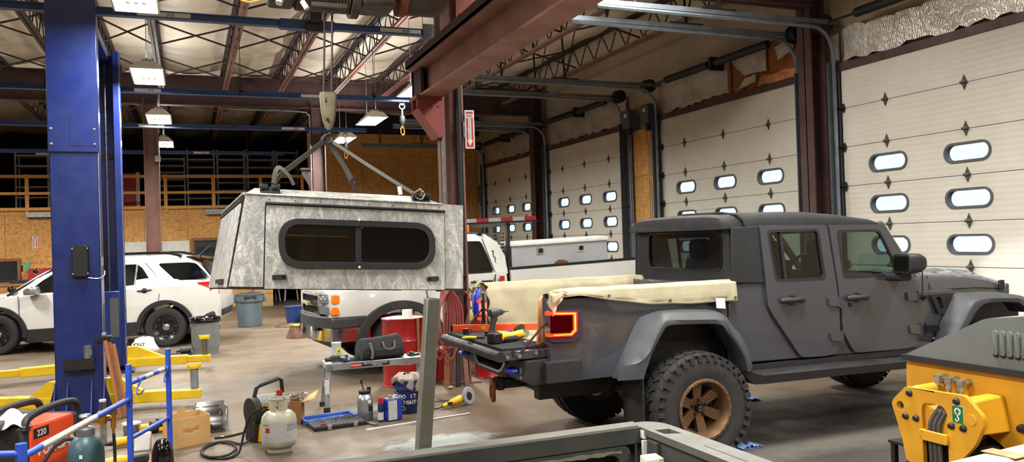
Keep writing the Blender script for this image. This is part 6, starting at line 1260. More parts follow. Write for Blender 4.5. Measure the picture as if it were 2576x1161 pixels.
dv = (b_ - a).normalized(); ob('hollow_end', B().bar(b_ + dv * .0002, b_ + dv * .001, .048, .048, (0, 1, 0)), 'dark_steel', t)
# --- white bed rail at the bottom right
t = thing('white_truck_bed', 'cream white truck bed rail with brown stains at the bottom right corner', 'truck bed', (3.1, 1.2, 0), .09, w=False)
M = None
ob('tailgate', B().loft([[(x, y, z) for y, z in rpoly([(.84, .42), (.98, .42), (1.03, .55), (1.03, .95), (1.0, 1.0), (.88, 1.005), (.84, .96)], .025)] for x in (-.82, .82)]), 'white_rail', t, bev=.006)
ob('bed_sides', B().bx((-.82, -1.8, .42), (-.72, .86, 1.0)).bx((.72, -1.8, .42), (.82, .86, 1.0)).bx((-.8, -1.8, .42), (.8, .9, .5)), 'white_rail', t, bev=.02)
ob('brown_stain', B().bx((-.275, .87, 1.0045), (-.205, 1.0, 1.0075)).bx((-.27, 1.026, .62), (-.21, 1.032, .97)).bx((-.27, .835, .62), (-.2, .842, .95)), 'stain_brown', t)
ob('axle', B().cyl((-.75, -.5, .37), (.75, -.5, .37), .05), 'black', t)
for s in (-1, 1): w2 = dup_part(wl); w2.parent = t; w2.location = (s * .74, -.5, .37); w2.rotation_euler = (0, 0, -s * PI / 2)
# --- yellow roller
t = thing('road_roller', 'yellow compact road roller with sloping grey hood at the right edge', 'roller', (4.6, 2.9, 0))
ob('body', B().px(rpoly([(3.83, 1.015), (3.84, .72), (3.74, .64), (3.30, .66), (3.20, .62), (3.06, .45), (1.9, .45), (1.9, 1.015)], [.03, .05, .03, 0, .04, .05, .05, .03]), 4.2, 5.0), 'dirty_yellow', t, bev=.015)
hd = ob('hood', B().px(rpoly([(3.83, 1.02), (3.82, 1.05), (3.245, 1.325), (2.6, 1.40), (1.95, 1.36), (1.9, 1.02)], [0, .02, .05, .05, .05, 0]), 4.17, 5.02), 'hood_grey', t, bev=.02)
ob('hood_lip', B().bx((4.155, 1.9, 1.02), (4.17, 3.825, 1.055)).hexa([(4.165, 1.9, 1.02), (4.165, 3.84, 1.02), (5.02, 3.84, 1.02), (5.02, 1.9, 1.02), (4.165, 1.9, 1.05), (4.165, 3.84, 1.05), (5.02, 3.84, 1.05), (5.02, 1.9, 1.05)]), 'plastic_black', hd)
for k in range(6):
    y = 3.19 - k * .043
    ob('louver', B().loft([[(4.17 - d, y + a, z + .002) for a, z in rrect(-w_, 1.125, w_, 1.26, w_, 4)] for d, w_ in ((-.005, .017), (.008, .014), (.012, .006))]), 'hood_grey', hd, sm=60)
    ob('louver_plug', B().ball((4.165, y, 1.125), (.014, .017, .012), 10, 6), 'plastic_black', hd)
yk = rpoly([(3.625, .900), (3.225, .912), (3.118, .815), (3.116, .765), (3.176, .64), (3.34, .46), (3.34, .80), (3.375, .832), (3.49, .832), (3.515, .80), (3.51, .44), (3.634, .46), (3.655, .57), (3.695, .69), (3.730, .785), (3.712, .815)], [.01, .02, .02, .02, .03, .02, .03, .02, .03, .03, .02, .02, .02, .02, .02, .02])
yo_ = ob('yoke_plate', B().px(yk, 3.955, 3.985, [c2(3.665, .782, .026, n=20)]), 'dirty_yellow', t, bev=.004)
ob('yoke_pad', B().cyl((3.950, 3.188, .785), (3.957, 3.188, .785), .03), 'dirty_yellow', yo_)
for y, z in ((3.592, .868), (3.625, .726), (3.550, .727), (3.275, .873), (3.313, .729), (3.238, .730)): ob('bolt', B().lathe([(.0, .022), (.014, .02), (.019, .010), (.022, 0)], (3.956, y, z), (-1, 0, 0), 8), 'black', yo_)
sk = ob('lifting_sticker', B().bx((3.951, 3.237, .755), (3.9555, 3.303, .847)), 'sign_green', yo_)
ob('sticker_border', B().px([(3.235, .753), (3.305, .753), (3.305, .849), (3.235, .849)], 3.9535, 3.955, [[(3.239, .757), (3.301, .757), (3.301, .845), (3.239, .845)]]), 'paper', sk)
ob('sticker_ring', B().px(c2(3.27, .818, .021, n=24), 3.950, 3.951), 'paper', sk); ob('sticker_arrow', B().px([(3.27, .833), (3.256, .815), (3.265, .815), (3.265, .803), (3.275, .803), (3.275, .815), (3.284, .815)], 3.9485, 3.9497), 'sign_green', sk)
ob('sticker_hook', B().tube(spl([(3.95, 3.27, .798), (3.95, 3.268, .785), (3.95, 3.262, .778), (3.95, 3.268, .765), (3.95, 3.278, .766), (3.95, 3.283, .776)], 4), .0035, 6), 'paper', sk)
ob('yoke_mount', B().cyl((3.98, 3.58, .875), (4.22, 3.57, .885), .035).hexa([(3.98, 3.30, .70), (3.98, 3.16, .70), (4.2, 3.14, .70), (4.2, 3.3, .70), (3.98, 3.26, .895), (3.98, 3.18, .885), (4.2, 3.17, .90), (4.2, 3.26, .90)]).bx((3.98, 3.36, .60), (4.2, 3.52, .80)), 'dirty_yellow', t, bev=.01)
ob('cross_strap', B().bx((3.93, 3.35, .615), (3.95, 3.50, .675)).bx((3.93, 3.335, .615), (3.99, 3.355, .675)).bx((3.93, 3.49, .635), (3.99, 3.515, .675)), 'dirty_yellow', t, bev=.004)
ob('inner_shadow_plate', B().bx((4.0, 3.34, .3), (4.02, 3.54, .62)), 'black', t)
for k, (y, dz) in enumerate(((3.46, 0), (3.43, .0), (3.40, 0))): ob('hydraulic_hose', B().tube(spl([(4.05, y - .04, .85), (3.99, y - .035, .80), (3.965, y + .0, .72), (3.965, y + .005, .64), (3.97, y, .35)], 5), .0125, 8), 'rubber_grey', t)
for y, z in ((3.553, .95), (3.478, .945), (3.398, .94)):
    ft = ob('hose_fitting', B().cyl((4.2, y - .012, z), (4.15, y - .012, z), .02, n=6).box((4.14, y, z - .003), (.034, .036, .034), (0, 0, .2)).cyl((4.14, y, z - .02), (4.135, y, z - .05), .017, n=6).cyl((4.135, y, z - .05), (4.13, y - .003, z - .10), .0145, n=12), 'silver', t)
ob('drum', B().lathe([(.0, 0), (.26, 0), (.30, .0), (.335, .01), (.335, .74), (.30, .75), (0, .75)], (4.07, 3.42, .335), (1, 0, 0), 48), 'dark_steel', t); ob('drum', B().lathe([(.0, 0), (.30, .0), (.335, .01), (.335, .74), (.30, .75), (0, .75)], (4.15, 2.05, .335), (1, 0, 0), 48), 'dark_steel', t)
ob('scraper_bracket', B().bx((4.0, 3.76, .40), (4.03, 3.79, .54)).bx((3.98, 3.66, .53), (4.6, 3.79, .545)), 'black', t)
ob('body_bolt', B().lathe([(0, .03), (.018, .028), (.024, .01), (.026, 0)], (4.2, 3.075, .735), (-1, 0, 0), 8), 'black', t)
# ================================================================== LEFT FOREGROUND
t = thing('scaffold_frame', 'bright blue steel scaffold frame in the left foreground', 'scaffold', (-.5, 6.5, 0))
P1, P2, P3 = V((-.442, 6.764, 0)), V((-.18, 7.359, 0)), V((-.911, 5.336, 0))
for p, h in ((P1, 1.0), (P2, 1.03), (P3, .77)): ob('post', B().cyl(p, p + V((0, 0, h)), .022, n=14), 'scaf_blue', t)
Z = lambda z: V((0, 0, z))
rg = ob('upper_rung', B().cyl(P1 + Z(.855), P2 + Z(.875), .019, n=12), 'scaf_blue', t)
ob('white_sleeve', B().cyl((P1 + Z(.855)).lerp(P2 + Z(.875), .36), (P1 + Z(.855)).lerp(P2 + Z(.875), .55), .0196, n=12).cyl((P1 + Z(.855)).lerp(P2 + Z(.875), .70), (P1 + Z(.855)).lerp(P2 + Z(.875), .86), .0196, n=12), 'label_white', rg)
ob('lower_rung', B().cyl(P1 + Z(.44), P2 + Z(.46), .017, n=12), 'scaf_blue', t)
rl = ob('long_rail', B().cyl(P1 + Z(.74), P3 + Z(.70), .021, n=12), 'scaf_blue', t)
ob('white_tape', B().cyl((P1 + Z(.7405)).lerp(P3 + Z(.7005), .38), (P1 + Z(.7405)).lerp(P3 + Z(.7005), .86), .0216, n=12), 'label_white', rl)
ob('weld_collar', B().cyl(P1 + Z(.69), P1 + Z(.80), .026, n=14), 'scaf_blue', t); ob('weld_collar', B().cyl(P3 + Z(.66), P3 + Z(.78), .030, n=14), 'scaf_blue', t)
ob('end_rail', B().cyl(P3 + Z(.72), P3 + V((-.5, -.15, .80)), .021, n=12), 'scaf_blue', t)
for p in (.2, .9):
    q = (P1 + Z(.855)).lerp(P2 + Z(.875), p); ob('hook_clip', B().tube(spl([q + V((0, 0, .022)), q + V((.024, -.01, 0)), q + V((0, -.02, -.06)), q + V((.0, -.05, -.10)), q + V((.03, -.07, -.09)), q + V((.05, -.07, -.065))], 5), .006, 6), 'scaf_blue', t)
# welder
t = thing('welder', 'orange welding machine with black handles behind the blue scaffold rail', 'welder', (-1.12, 7.1, 0), 1.07, w=False)
ob('case', B().bx((-.26, -.16, .06), (.24, .16, .60)), 'orange', t, bev=.02)
ob('front_panel', B().bx((-.34, -.17, .03), (-.26, .17, .62)), 'plastic_black', t, bev=.03); ob('rear_panel', B().bx((.24, -.17, .03), (.29, .17, .60)), 'plastic_black', t, bev=.02)
for y in (-.16, .16): ob('roll_handle', B().tube(spl([(.27, y, .05), (.285, y, .5), (.265, y, .655), (.16, y, .70), (-.12, y, .695), (-.28, y, .66), (-.32, y, .58)], 6), .028, 10), 'plastic_black', t)
ob('base', B().bx((-.3, -.15, 0), (.27, .15, .06)), 'black', t)
text('lettering', 'VULCAN', tm((.03, -.162, .40), (1, 0, 0), (0, 0, 1)), .12, 'paper', t, .001, bold=.003); n_ = ob('number_plate', B().bx((-.22, -.1625, .50), (-.06, -.16, .57)), 'black', t); text('lettering', '220', tm((-.14, -.164, .533), (1, 0, 0), (0, 0, 1)), .065, 'paper', n_, .0005, bold=.001)
ob('torch_cable', B().tube(spl([(-.2, -.2, .3), (-.05, -.22, .42), (.15, -.22, .40), (.3, -.24, .2), (.4, -.26, .03)], 6), .014, 8), 'black', t)
solo('white_rag', B().grid(lambda u, v: (-1.36 + .24 * u + .03 * math.sin(v * 7), 6.72 + .35 * v, .625 + .035 * NZ.noise(V((u * 3, v * 3, .5))) + (.09 * math.exp(-((u - .55) ** 2 + (v - .5) ** 2) * 9)) - .05 * max(0, u - .8)), 16, 16), 'cloth_white', 'crumpled white rag lying on top of the orange welding machine', 'rag', sm=80, solid=.004)
solo('black_tray', B().bx((-1.38, 6.63, .625), (-1.26, 6.84, .66)), 'plastic_black', 'dark flat tray on the welding machine in front of the white rag', 'tray', bev=.01)
# gas cylinders
def gas(name, x, y, r, h, m, lab):
    t = thing(name, lab, 'gas cylinder', (x, y, 0))
    ob('body', B().lathe([(r * .9, 0), (r, .02), (r, h), (r * .96, h + .05), (r * .78, h + .10), (r * .52, h + .135), (r * .45, h + .14), (.001, h + .14)], (x, y, 0), n=32), m, t, sm=50); return t
t = gas('gas_cylinder', -.706, 6.441, .12, .43, 'cyl_teal', 'dark teal gas cylinder with brass regulator beside the orange welding machine')
h = .57
ob('collar', B().lathe([(.062, 0), (.06, .05), (.05, .06), (.03, .065)], (-.706, 6.441, h - .005), n=20), 'galv', t)
vv = ob('brass_valve', B().cyl((-.706, 6.441, h + .05), (-.706, 6.441, h + .12), .018).cyl((-.72, 6.441, h + .09), (-.60, 6.47, h + .095), .017, n=10).cyl((-.60, 6.47, h + .06), (-.60, 6.47, h + .15), .03, n=14).cyl((-.60, 6.47, h + .1), (-.53, 6.48, h + .1), .015, n=8).cyl((-.53, 6.48, h + .02), (-.53, 6.48, h + .15), .018, n=10).cyl((-.53, 6.48, h - .02), (-.53, 6.48, h + .03), .011, n=6), 'brass', t)
ob('hand_wheel', B().lathe([(.0, 0), (.035, .0), (.042, .012), (.035, .024), (0, .024)], (-.706, 6.441, h + .12), n=18), 'silver', vv)
ob('white_label', B().bx((-.735, 6.318, .43), (-.715, 6.326, .455)), 'paper', t)
ob('hose', B().tube(spl([(-.53, 6.48, h - .02), (-.525, 6.47, .4), (-.53, 6.43, .28), (-.58, 6.38, .18), (-.66, 6.3, .05)], 6), .011, 8), 'black', t)
gas('gas_cylinder', -.226, 6.897, .082, .24, 'black_gloss', 'short glossy black gas cylinder at the foot of the blue scaffold post')
t = thing('clear_tube', 'clear plastic tube standing on the floor behind the long blue rail', 'tube', (-.80, 8.7, 0))
ob('tube', B().cyl((-.80, 8.7, 0), (-.80, 8.7, .42), .03), 'glass_bag', t); ob('cap', B().cyl((-.80, 8.7, .42), (-.80, 8.7, .44), .032), 'white_plain', t)
# planks against the post
t = thing('wood_planks', 'brown wooden planks leaning against the near blue lift post', 'planks', (-.80, 10.1, 0))
for k in range(3): ob('plank', B().bar((-.745 + .032 * k, 10.03 + .03 * k, 0), (-.888 + .036 * k, 10.15 + .03 * k, .86 - .025 * k), .034, .09, (0, 1, 0)), ('plank_wood', 'brown_wood', 'plank_wood')[k], t)
solo('plank_clamp', B().bx((-.975, 10.17, .845), (-.83, 10.29, .905)).cyl((-.98, 10.2, .86), (-.98, 10.26, .86), .03), 'dark_steel', 'grey metal bracket sitting on top of the leaning wooden planks', 'bracket')
# small tools near the scaffold
t = thing('yellow_drill', 'yellow and black drill lying on the floor left of the blue post', 'drill', (-.63, 8.55, 0), .35, w=False)
ob('body', B().tube([(-.06, 0, .05), (.06, 0, .05), (.14, 0, .05)], [.045, .042, .03], 12), 'tool_yellow', t); ob('chuck', B().cyl((-.06, 0, .05), (-.14, 0, .05), .03, .018).cyl((-.14, 0, .05), (-.24, 0, .045), .006, n=6), 'black', t); ob('grip', B().bx((.08, -.14, .02), (.13, -.02, .075)).bx((.06, -.2, .01), (.16, -.13, .09)), 'tool_yellow', t, bev=.012)
t = thing('orbital_sander', 'yellow sander with a pale round pad lying behind the blue post', 'sander', (-.58, 9.1, 0), .1, w=False)
ob('pad', B().lathe([(0, .10), (.09, .10), (.09, .115), (0, .12)], n=24), 'white_plain', t); ob('motor', B().lathe([(.07, 0), (.08, .05), (.07, .1), (0, .1)], n=20), 'galv', t); ob('body', B().bx((.06, -.04, 0), (.26, .04, .08)), 'tool_yellow', t, bev=.02)
t = thing('utility_light', 'red and white small tool lying behind the lower blue rung', 'tool', (-.40, 9.25, 0), .3, w=False)
ob('body', B().bx((-.1, -.04, 0), (.1, .04, .05)), 'tool_yellow', t, bev=.015); ob('red_end', B().cyl((.1, 0, .03), (.17, 0, .03), .028), 'red_paint', t); ob('clear_end', B().cyl((.17, 0, .03), (.26, 0, .03), .035, .02), 'galv', t)
t = thing('yellow_grinder', 'yellow grinder lying on the floor at the bottom edge left of the black gas cylinder', 'grinder', (-.56, 7.75, 0), .25, w=False)
ob('body', B().tube([(-.16, 0, .05), (-.04, 0, .055), (.04, 0, .05)], [.045, .05, .04], 12), 'tool_yellow', t); ob('handle', B().bx((.04, -.04, .01), (.2, .04, .09)), 'gun_dark', t, bev=.02)
solo('blister_pack', B().hexa([(-.52, 8.28, 0), (-.38, 8.26, 0), (-.36, 8.34, 0), (-.5, 8.36, 0), (-.50, 8.32, .16), (-.37, 8.30, .16), (-.36, 8.345, .16), (-.49, 8.365, .16)]), 'paper', 'white blister pack standing on the floor right of the blue post', 'package', bev=.01)
t = thing('cardboard_box', 'open cardboard box with a bone shaped cutout beside the blue scaffold', 'box', (0, 8.35, 0))
q = [V((-.168, 8.18, 0)), V((.155, 8.34, 0)), V((.06, 8.62, 0)), V((-.27, 8.46, 0))]; H = .27
def wall(a, b2, h0, hole=None):
    d = b2 - a; L = d.length; d.normalize(); n = V((-d.y, d.x, 0)); return B().prism([(0, 0), (L, 0), (L, h0), (0, h0)], lambda u, v: a + d * u + Z(v), lambda u, v: a + d * u + Z(v) + n * .006, hole or [])
ob('front_wall', wall(q[0], q[1], H, [[(.08, .125), (.14, .13), (.15, .12), (.20, .125), (.21, .135), (.25, .135), (.25, .18), (.21, .18), (.20, .165), (.15, .165), (.14, .175), (.08, .17)]]), 'cardboard', t)
for a, b2 in ((1, 2), (2, 3), (3, 0)): ob('side_wall', wall(q[a], q[b2], H), 'cardboard', t)
ob('bottom', B().add([v + Z(.004) for v in q], [[0, 1, 2, 3]]), 'cardboard', t); ob('flap_tab', B().box(((q[2] + q[3]) / 2 + Z(H + .02)), (.08, .005, .06), (0, 0, .45)), 'cardboard', t)
t = thing('welding_helmet_bag', 'dark helmet wrapped in clear plastic behind the cardboard box', 'bag', (.16, 8.85, 0))
ob('helmet', B().loft([[(x + .15, y, z) for x, z in rrect(-w, 0, w, h2, .05, 4)] for y, w, h2 in ((8.74, .10, .10), (8.80, .14, .22), (8.92, .13, .25), (9.0, .08, .18))]), 'black_gloss', t, sm=60)
ob('plastic_wrap', B().loft([[(x + .17, y, z) for x, z in rrect(-w, 0, w, h2, .03, 4)] for y, w, h2 in ((8.70, .14, .06), (8.78, .17, .24), (8.95, .15, .28), (9.05, .06, .2))]), 'glass_bag', t, sm=60)
t = thing('black_air_tool', 'long black tool lying behind the cardboard box', 'tool', (-.2, 9.1, 0)); ob('body', B().cyl((-.34, 9.05, .09), (-.05, 9.15, .09), .05).cyl((-.40, 9.03, .06), (-.34, 9.05, .06), .06), 'plastic_black', t); ob('yellow_band', B().cyl((-.33, 9.04, .03), (-.29, 9.05, .03), .03), 'tool_yellow', t)
# propane and heater
t = thing('propane_tank', 'pale grey propane tank with printed label in front of the yellow heater', 'tank', (.728, 7.63, 0))
cx, cy = .728, 7.66
ob('body', B().lathe([(.10, .035), (.14, .05), (.156, .085), (.158, .11), (.158, .27), (.15, .315), (.12, .35), (.07, .372), (0.0, .376)], (cx, cy, 0), n=40), 'tank_grey', t, sm=60)
ob('foot_ring', B().lathe([(.105, 0), (.108, 0), (.108, .05), (.105, .05), (.105, 0)], (cx, cy, 0), n=32), 'tank_grey', t)
co_ = B()
for a0, a1 in ((150, 250), (262, 390)): co_.loft([[(cx + r * math.cos(R(a)), cy + r * math.sin(R(a)), z) for r, z in ((.082, .355), (.082, .47), (.079, .475), (.076, .47), (.076, .355))] for a in range(a0, a1 + 1, 8)])
co_.tube([(cx + .08 * math.cos(R(a)), cy + .08 * math.sin(R(a)), .472) for a in range(0, 360, 12)], .007, 6, True)
ob('collar', co_, 'tank_grey', t, sm=60)
lb = ob('label', B().loft([[(cx + .1592 * math.cos(R(a)), cy + .1592 * math.sin(R(a)), z) for z in (.105, .265)] for a in range(190, 347, 6)], caps=False, closed=False), 'label_white', t, sm=60)
ob('label_print', B().loft([[(cx + .1596 * math.cos(R(a)), cy + .1596 * math.sin(R(a)), z) for z in (.20, .262)] for a in range(290, 345, 6)], caps=False, closed=False), 'print_grey', lb); ob('red_warning', B().loft([[(cx + .1598 * math.cos(R(a)), cy + .1598 * math.sin(R(a)), z) for z in (.19, .235)] for a in range(218, 238, 5)], caps=False, closed=False).loft([[(cx + .1598 * math.cos(R(a)), cy + .1598 * math.sin(R(a)), z) for z in (.255, .262)] for a in range(205, 240, 5)], caps=False, closed=False), 'ink_red', lb)
lnb = B()
for k in range(6): lnb.loft([[(cx + .1597 * math.cos(R(a)), cy + .1597 * math.sin(R(a)), z) for z in (.12 + k * .024, .122 + k * .024)] for a in range(195, 345, 6)], caps=False, closed=False)
ob('label_lines', lnb, 'print_grey', lb)
vv = ob('valve', B().cyl((cx, cy, .37), (cx, cy, .41), .02).cyl((cx, cy, .40), (cx - .07, cy - .02, .405), .016, n=8), 'brass', t)
t2 = thing('gas_hose', 'black gas hose looping on the floor from the propane tank to the heater', 'hose', (.35, 7.95, 0))
ob('hose', B().tube(spl([(cx - .10, cy - .02, .405), (cx - .16, cy - .03, .40), (cx - .24, cy - .05, .36), (cx - .30, cy - .03, .22), (cx - .33, cy - .02, .10), (.36, 7.62, .02), (.24, 7.56, .012), (.10, 7.72, .012), (.08, 8.0, .012), (.22, 8.2, .014), (.34, 8.05, .016), (.36, 7.85, .02), (.28, 7.62, .024), (.14, 7.62, .024), (.06, 7.85, .024), (.13, 8.15, .018), (.30, 8.2, .014), (.42, 8.02, .014), (.50, 8.1, .03), (.54, 8.2, .08)], 8), .0105, 8), 'rubber', t2)
ob('second_hose', B().tube(spl([(.19, 8.42, .012), (.30, 8.42, .012), (.44, 8.50, .012), (.52, 8.45, .04), (.55, 8.35, .08)], 6), .010, 8), 'rubber', t2); ob('tape_tag', B().cyl((.25, 8.42, .0125), (.28, 8.42, .0125), .0125), 'paper', t2)
t = thing('drum_heater', 'yellow and black drum heater with handle behind the propane tank', 'heater', (.66, 8.2, 0), .38, w=False)
ob('drum', B().lathe([(.10, -.17), (.135, -.165), (.14, -.15), (.14, .16), (.13, .175), (.1, .175)], (0, 0, .28), (1, 0, 0), 32), 'plastic_black', t, sm=50)
sh_ = ob('shroud', B().lathe([(.141, -.10), (.144, -.09), (.144, .12), (.141, .13)], (0, 0, .28), (1, 0, 0), 32), 'heater_grey', t, sm=50)
ob('brand_plate', B().loft([[(-.10 + .0 * a, -.1455 * math.cos(R(a)), .28 + .1455 * math.sin(R(a))) for a in range(-2, 40, 6)], [(.13, -.1455 * math.cos(R(a)), .28 + .1455 * math.sin(R(a))) for a in range(-2, 40, 6)]], caps=False, closed=False), 'black', sh_)
text('lettering', 'DEWALT', tm((.005, -.143, .335), (1, 0, 0), (0, .33, .94)), .062, 'tool_yellow', sh_, .001, bold=.002, sx=.9)
ob('base', B().hexa([(-.14, -.12, 0), (.17, -.12, 0), (.17, .12, 0), (-.14, .12, 0), (-.11, -.10, .18), (.16, -.10, .18), (.16, .10, .18), (-.11, .10, .18)]), 'tool_yellow', t, bev=.015); ob('base_skirt', B().bx((-.17, -.1, 0), (-.13, .1, .2)), 'plastic_black', t, bev=.01); ob('vent_slot', B().bx((.0, -.123, .12), (.09, -.10, .15)), 'plastic_black', t)
ob('handle', B().tube([(-.12, 0, .40), (-.09, 0, .50), (-.05, 0, .52), (.14, 0, .56), (.17, 0, .545), (.18, 0, .42)], .02, 8), 'plastic_black', t); ob('red_knob', B().cyl((.12, -.05, .41), (.12, -.05, .45), .03), 'red_gloss', t)
t = thing('cardboard_box', 'brown cardboard box with plastic film and an open flap behind the propane tank', 'box', (1.06, 8.75, 0))
q = [V((.93, 8.68, 0)), V((1.05, 8.66, 0)), V((1.12, 8.95, 0)), V((.98, 8.97, 0))]
for k, (a, b2) in enumerate(((0, 1), (1, 2), (2, 3), (3, 0))): ob('wall', wall(q[a], q[b2], .24), 'cardboard_dark', t)
ob('flap', B().add([(1.05, 8.66, .22), (1.14, 8.95, .22), (1.27, 8.90, .30), (1.19, 8.66, .25)], [[0, 1, 2, 3]]), 'cardboard', t, solid=.005)
ob('plastic_film', B().grid(lambda u, v: (.95 + .2 * u, 8.8 + .1 * math.sin(v * 3), .2 + .15 * v * (.6 + .5 * NZ.noise(V((u * 5, v * 4, 3))))), 12, 10), 'glass_bag', t, sm=80)
# socket set
t = thing('socket_set', 'open blue and black socket set case full of chrome sockets', 'tool case', (1.36, 8.5, 0), .12, w=False)
ob('tray', B().bx((-.27, -.24, 0), (.27, .04, .045)), 'plastic_black', t, bev=.01)
lid = ob('lid', B().bx((-.28, .05, .0), (.27, .34, .02)).bx((-.28, .05, .02), (.27, .075, .05)).bx((-.28, .315, .02), (.27, .34, .05)).bx((-.28, .05, .02), (-.255, .34, .05)).bx((.245, .05, .02), (.27, .34, .05)), 'case_blue', t, bev=.005)
lm = B()
for x, y, l in ((-.2, .12, .12), (-.02, .2, .14), (.06, .12, .10), (.17, .22, .1)): lm.bx((x, y, .02), (x + l, y + .03, .028))
ob('lid_mould', lm, 'bin_blue', lid)
ob('tray_liner', B().bx((-.255, -.225, .045), (.255, .03, .047)), 'plastic_grey', t)
for j in range(4):
    for i in range(13 - (j == 3)): 
        r = .008 + .002 * ((i + j) % 3); ob('socket', B().cyl((-.235 + i * .039, -.20 + j * .062, .046), (-.235 + i * .039, -.20 + j * .062, .062 + .004 * (i % 3)), r, n=10), 'chrome', t)
ob('ratchet', B().bar((-.02, -.06, .068), (.16, -.04, .07), .018, .012).cyl((.17, -.04, .06), (.17, -.04, .08), .022), 'chrome', t); ob('red_bit', B().bx((-.2, -.215, .046), (-.14, -.19, .06)), 'red_paint', t)
for x in (-.12, .15): ob('latch', B().bx((x - .022, -.258, .005), (x + .022, -.24, .05)), 'silver', t, bev=.003)
# jug, cans, bucket
t = thing('metal_jug', 'shiny steel and clear jug with black lid and a ratchet standing in it', 'jug', (1.69, 8.53, 0))
cx, cy = 1.692, 8.53
ob('lower_body', B().lathe([(.07, 0), (.08, .005), (.082, .02), (.082, .09)], (cx, cy, 0)), 'galv', t, sm=50); ob('contents', B().lathe([(.0, .085), (.0805, .085), (.0805, .125), (0, .13)], (cx, cy, 0)), 'rust', t); ob('upper_body', B().lathe([(.082, .088), (.083, .20), (.08, .245), (.06, .265), (.055, .28)], (cx, cy, 0)), 'silver', t, sm=50)
ob('lid', B().lathe([(.0, .275), (.062, .275), (.064, .28), (.064, .31), (.058, .315), (0, .316)], (cx, cy, 0)).cyl((cx + .045, cy, .31), (cx + .045, cy, .345), .022), 'plastic_black', t); ob('label', B().bx((cx + .02, cy - .0845, .10), (cx + .06, cy - .06, .16)), 'ink_black', t); ob('white_sticker', B().lathe([(0, .001), (.02, .001), (.02, 0)], (cx + .03, cy - .08, .2), (0, -1, 0), 16), 'paper', t)
solo('ratchet', B().cyl((cx - .01, cy, .316), (cx - .03, cy, .385), .006, n=8).cyl((cx - .03, cy, .385), (cx - .035, cy, .425), .013, n=10), 'dark_steel', 'small ratchet handle sticking up from the black jug lid', 'ratchet')
solo('wrench', B().bar((1.66, 8.34, .012), (1.72, 8.18, .012), .025, .02).cyl((1.645, 8.37, .002), (1.665, 8.32, .002), .018, n=8).bar((1.70, 8.22, .012), (1.75, 8.2, .012), .02, .012), 'galv', 'short metal wrench on the floor in front of the steel jug', 'wrench')
t = thing('solvent_can', 'blue and white rectangular solvent can left of the dark blue bucket', 'can', (1.95, 8.37, 0), .30, w=False)
ob('body', B().bx((-.085, -.055, .0), (.085, .055, .23)), 'can_blue', t, bev=.01); ob('front_panel', B().bx((-.083, -.0565, .015), (.02, -.054, .215)), 'label_white', t); ob('top', B().bx((-.08, -.05, .23), (.08, .05, .236)), 'silver', t); ob('spout', B().cyl((-.03, 0, .236), (-.03, 0, .262), .022).tube([(0, 0, .236), (.02, 0, .26), (.06, 0, .255)], .006, 6), 'silver', t); ob('side_text', B().bx((.0845, -.04, .05), (.0865, .04, .19)), 'case_blue', t)
t = thing('spray_can', 'blue and white spray can with red cap beside the solvent can', 'can', (1.82, 8.36, 0))
ob('body', B().lathe([(.028, 0), (.03, .004), (.03, .18), (.024, .20), (.012, .205)], (1.82, 8.36, 0), n=20), 'bucket_blue', t); ob('label', B().lathe([(.0304, .02), (.0304, .10)], (1.82, 8.36, 0), n=20), 'paper', t); ob('cap', B().lathe([(.026, .195), (.027, .21), (.024, .25), (0, .253)], (1.82, 8.36, 0), n=18), 'red_gloss', t)
t = thing('blue_bucket', 'dark blue bucket with white lettering and a grey cloth hanging from it', 'bucket', (2.19, 8.68, 0))
cx, cy = 2.195, 8.69
ob('shell', B().lathe([(.125, 0), (.13, .005), (.142, .25), (.15, .255), (.15, .28), (.143, .285), (.146, .33), (.154, .335), (.154, .36), (.146, .36), (.14, .3), (.125, .02), (0, .02)], (cx, cy, 0), n=40), 'bucket_blue', t, sm=40)
def btxt(s_, ang, z, size):
    for k, c in enumerate(s_):
        a = R(ang + k * size * 300); n = V((math.cos(a), math.sin(a), 0)); text('lettering', c, tm(V((cx, cy, z)) + n * (.1315 + z * .048), (-n.y, n.x, 0), (0, 0, 1)), size, 'paper', t, .0005, bold=.0015)
btxt('DO IT', 222, .19, .055); btxt('RIGHT', 222, .125, .055); ob('handle_wire', B().tube(spl([(cx - .15, cy - .03, .27), (cx - .1, cy - .13, .17), (cx + .02, cy - .165, .12), (cx + .12, cy - .12, .2), (cx + .15, cy - .02, .27)], 6), .003, 6), 'silver', t)
ob('house_mark', B().pz([(-.03, -.015), (.03, -.015), (.03, .012), (.0, .03), (-.03, .012)], 0, .001, [[(-.024, -.011), (.024, -.011), (.024, .01), (0, .024), (-.024, .01)]]).xf(tm((cx - .085, cy - .106, .06), (.78, -.62, 0), (0, 0, 1))), 'paper', t)
def cloth(u, v):
    a = u * 2 * PI; dr_ = (.05 + .16 * max(0, math.cos(a + .15)) ** 1.5 + .05 * math.sin(a * 3)) ; r = (.05 + v * .13) if v < .65 else .158 + .02 * math.sin(a * 9 + v * 4)
    z = .42 + .03 * math.sin(a * 4) * v - .03 * v if v < .65 else .385 - (v - .65) / .35 * (dr_ + .02 + (.22 if abs((a + PI) % (2 * PI) - PI) < .8 else 0))
    return (cx + r * math.cos(a), cy + r * math.sin(a), z + .018 * NZ.noise(V((a * 1.7, v * 5, 1))))
solo('grey_cloth', B().grid(cloth, 60, 22), 'cloth_grey', 'grey beige cloth draped over the top of the dark blue bucket', 'cloth', sm=80, solid=.004)
solo('black_jacket', B().grid(lambda u, v: (cx + .15 + .05 * u + .02 * math.sin(v * 8), cy + .17 - .22 * u, .33 - .31 * v + .02 * math.sin(u * 5)), 10, 14), 'fabric_black', 'black cloth hanging behind the dark blue bucket', 'cloth', sm=80, solid=.006)
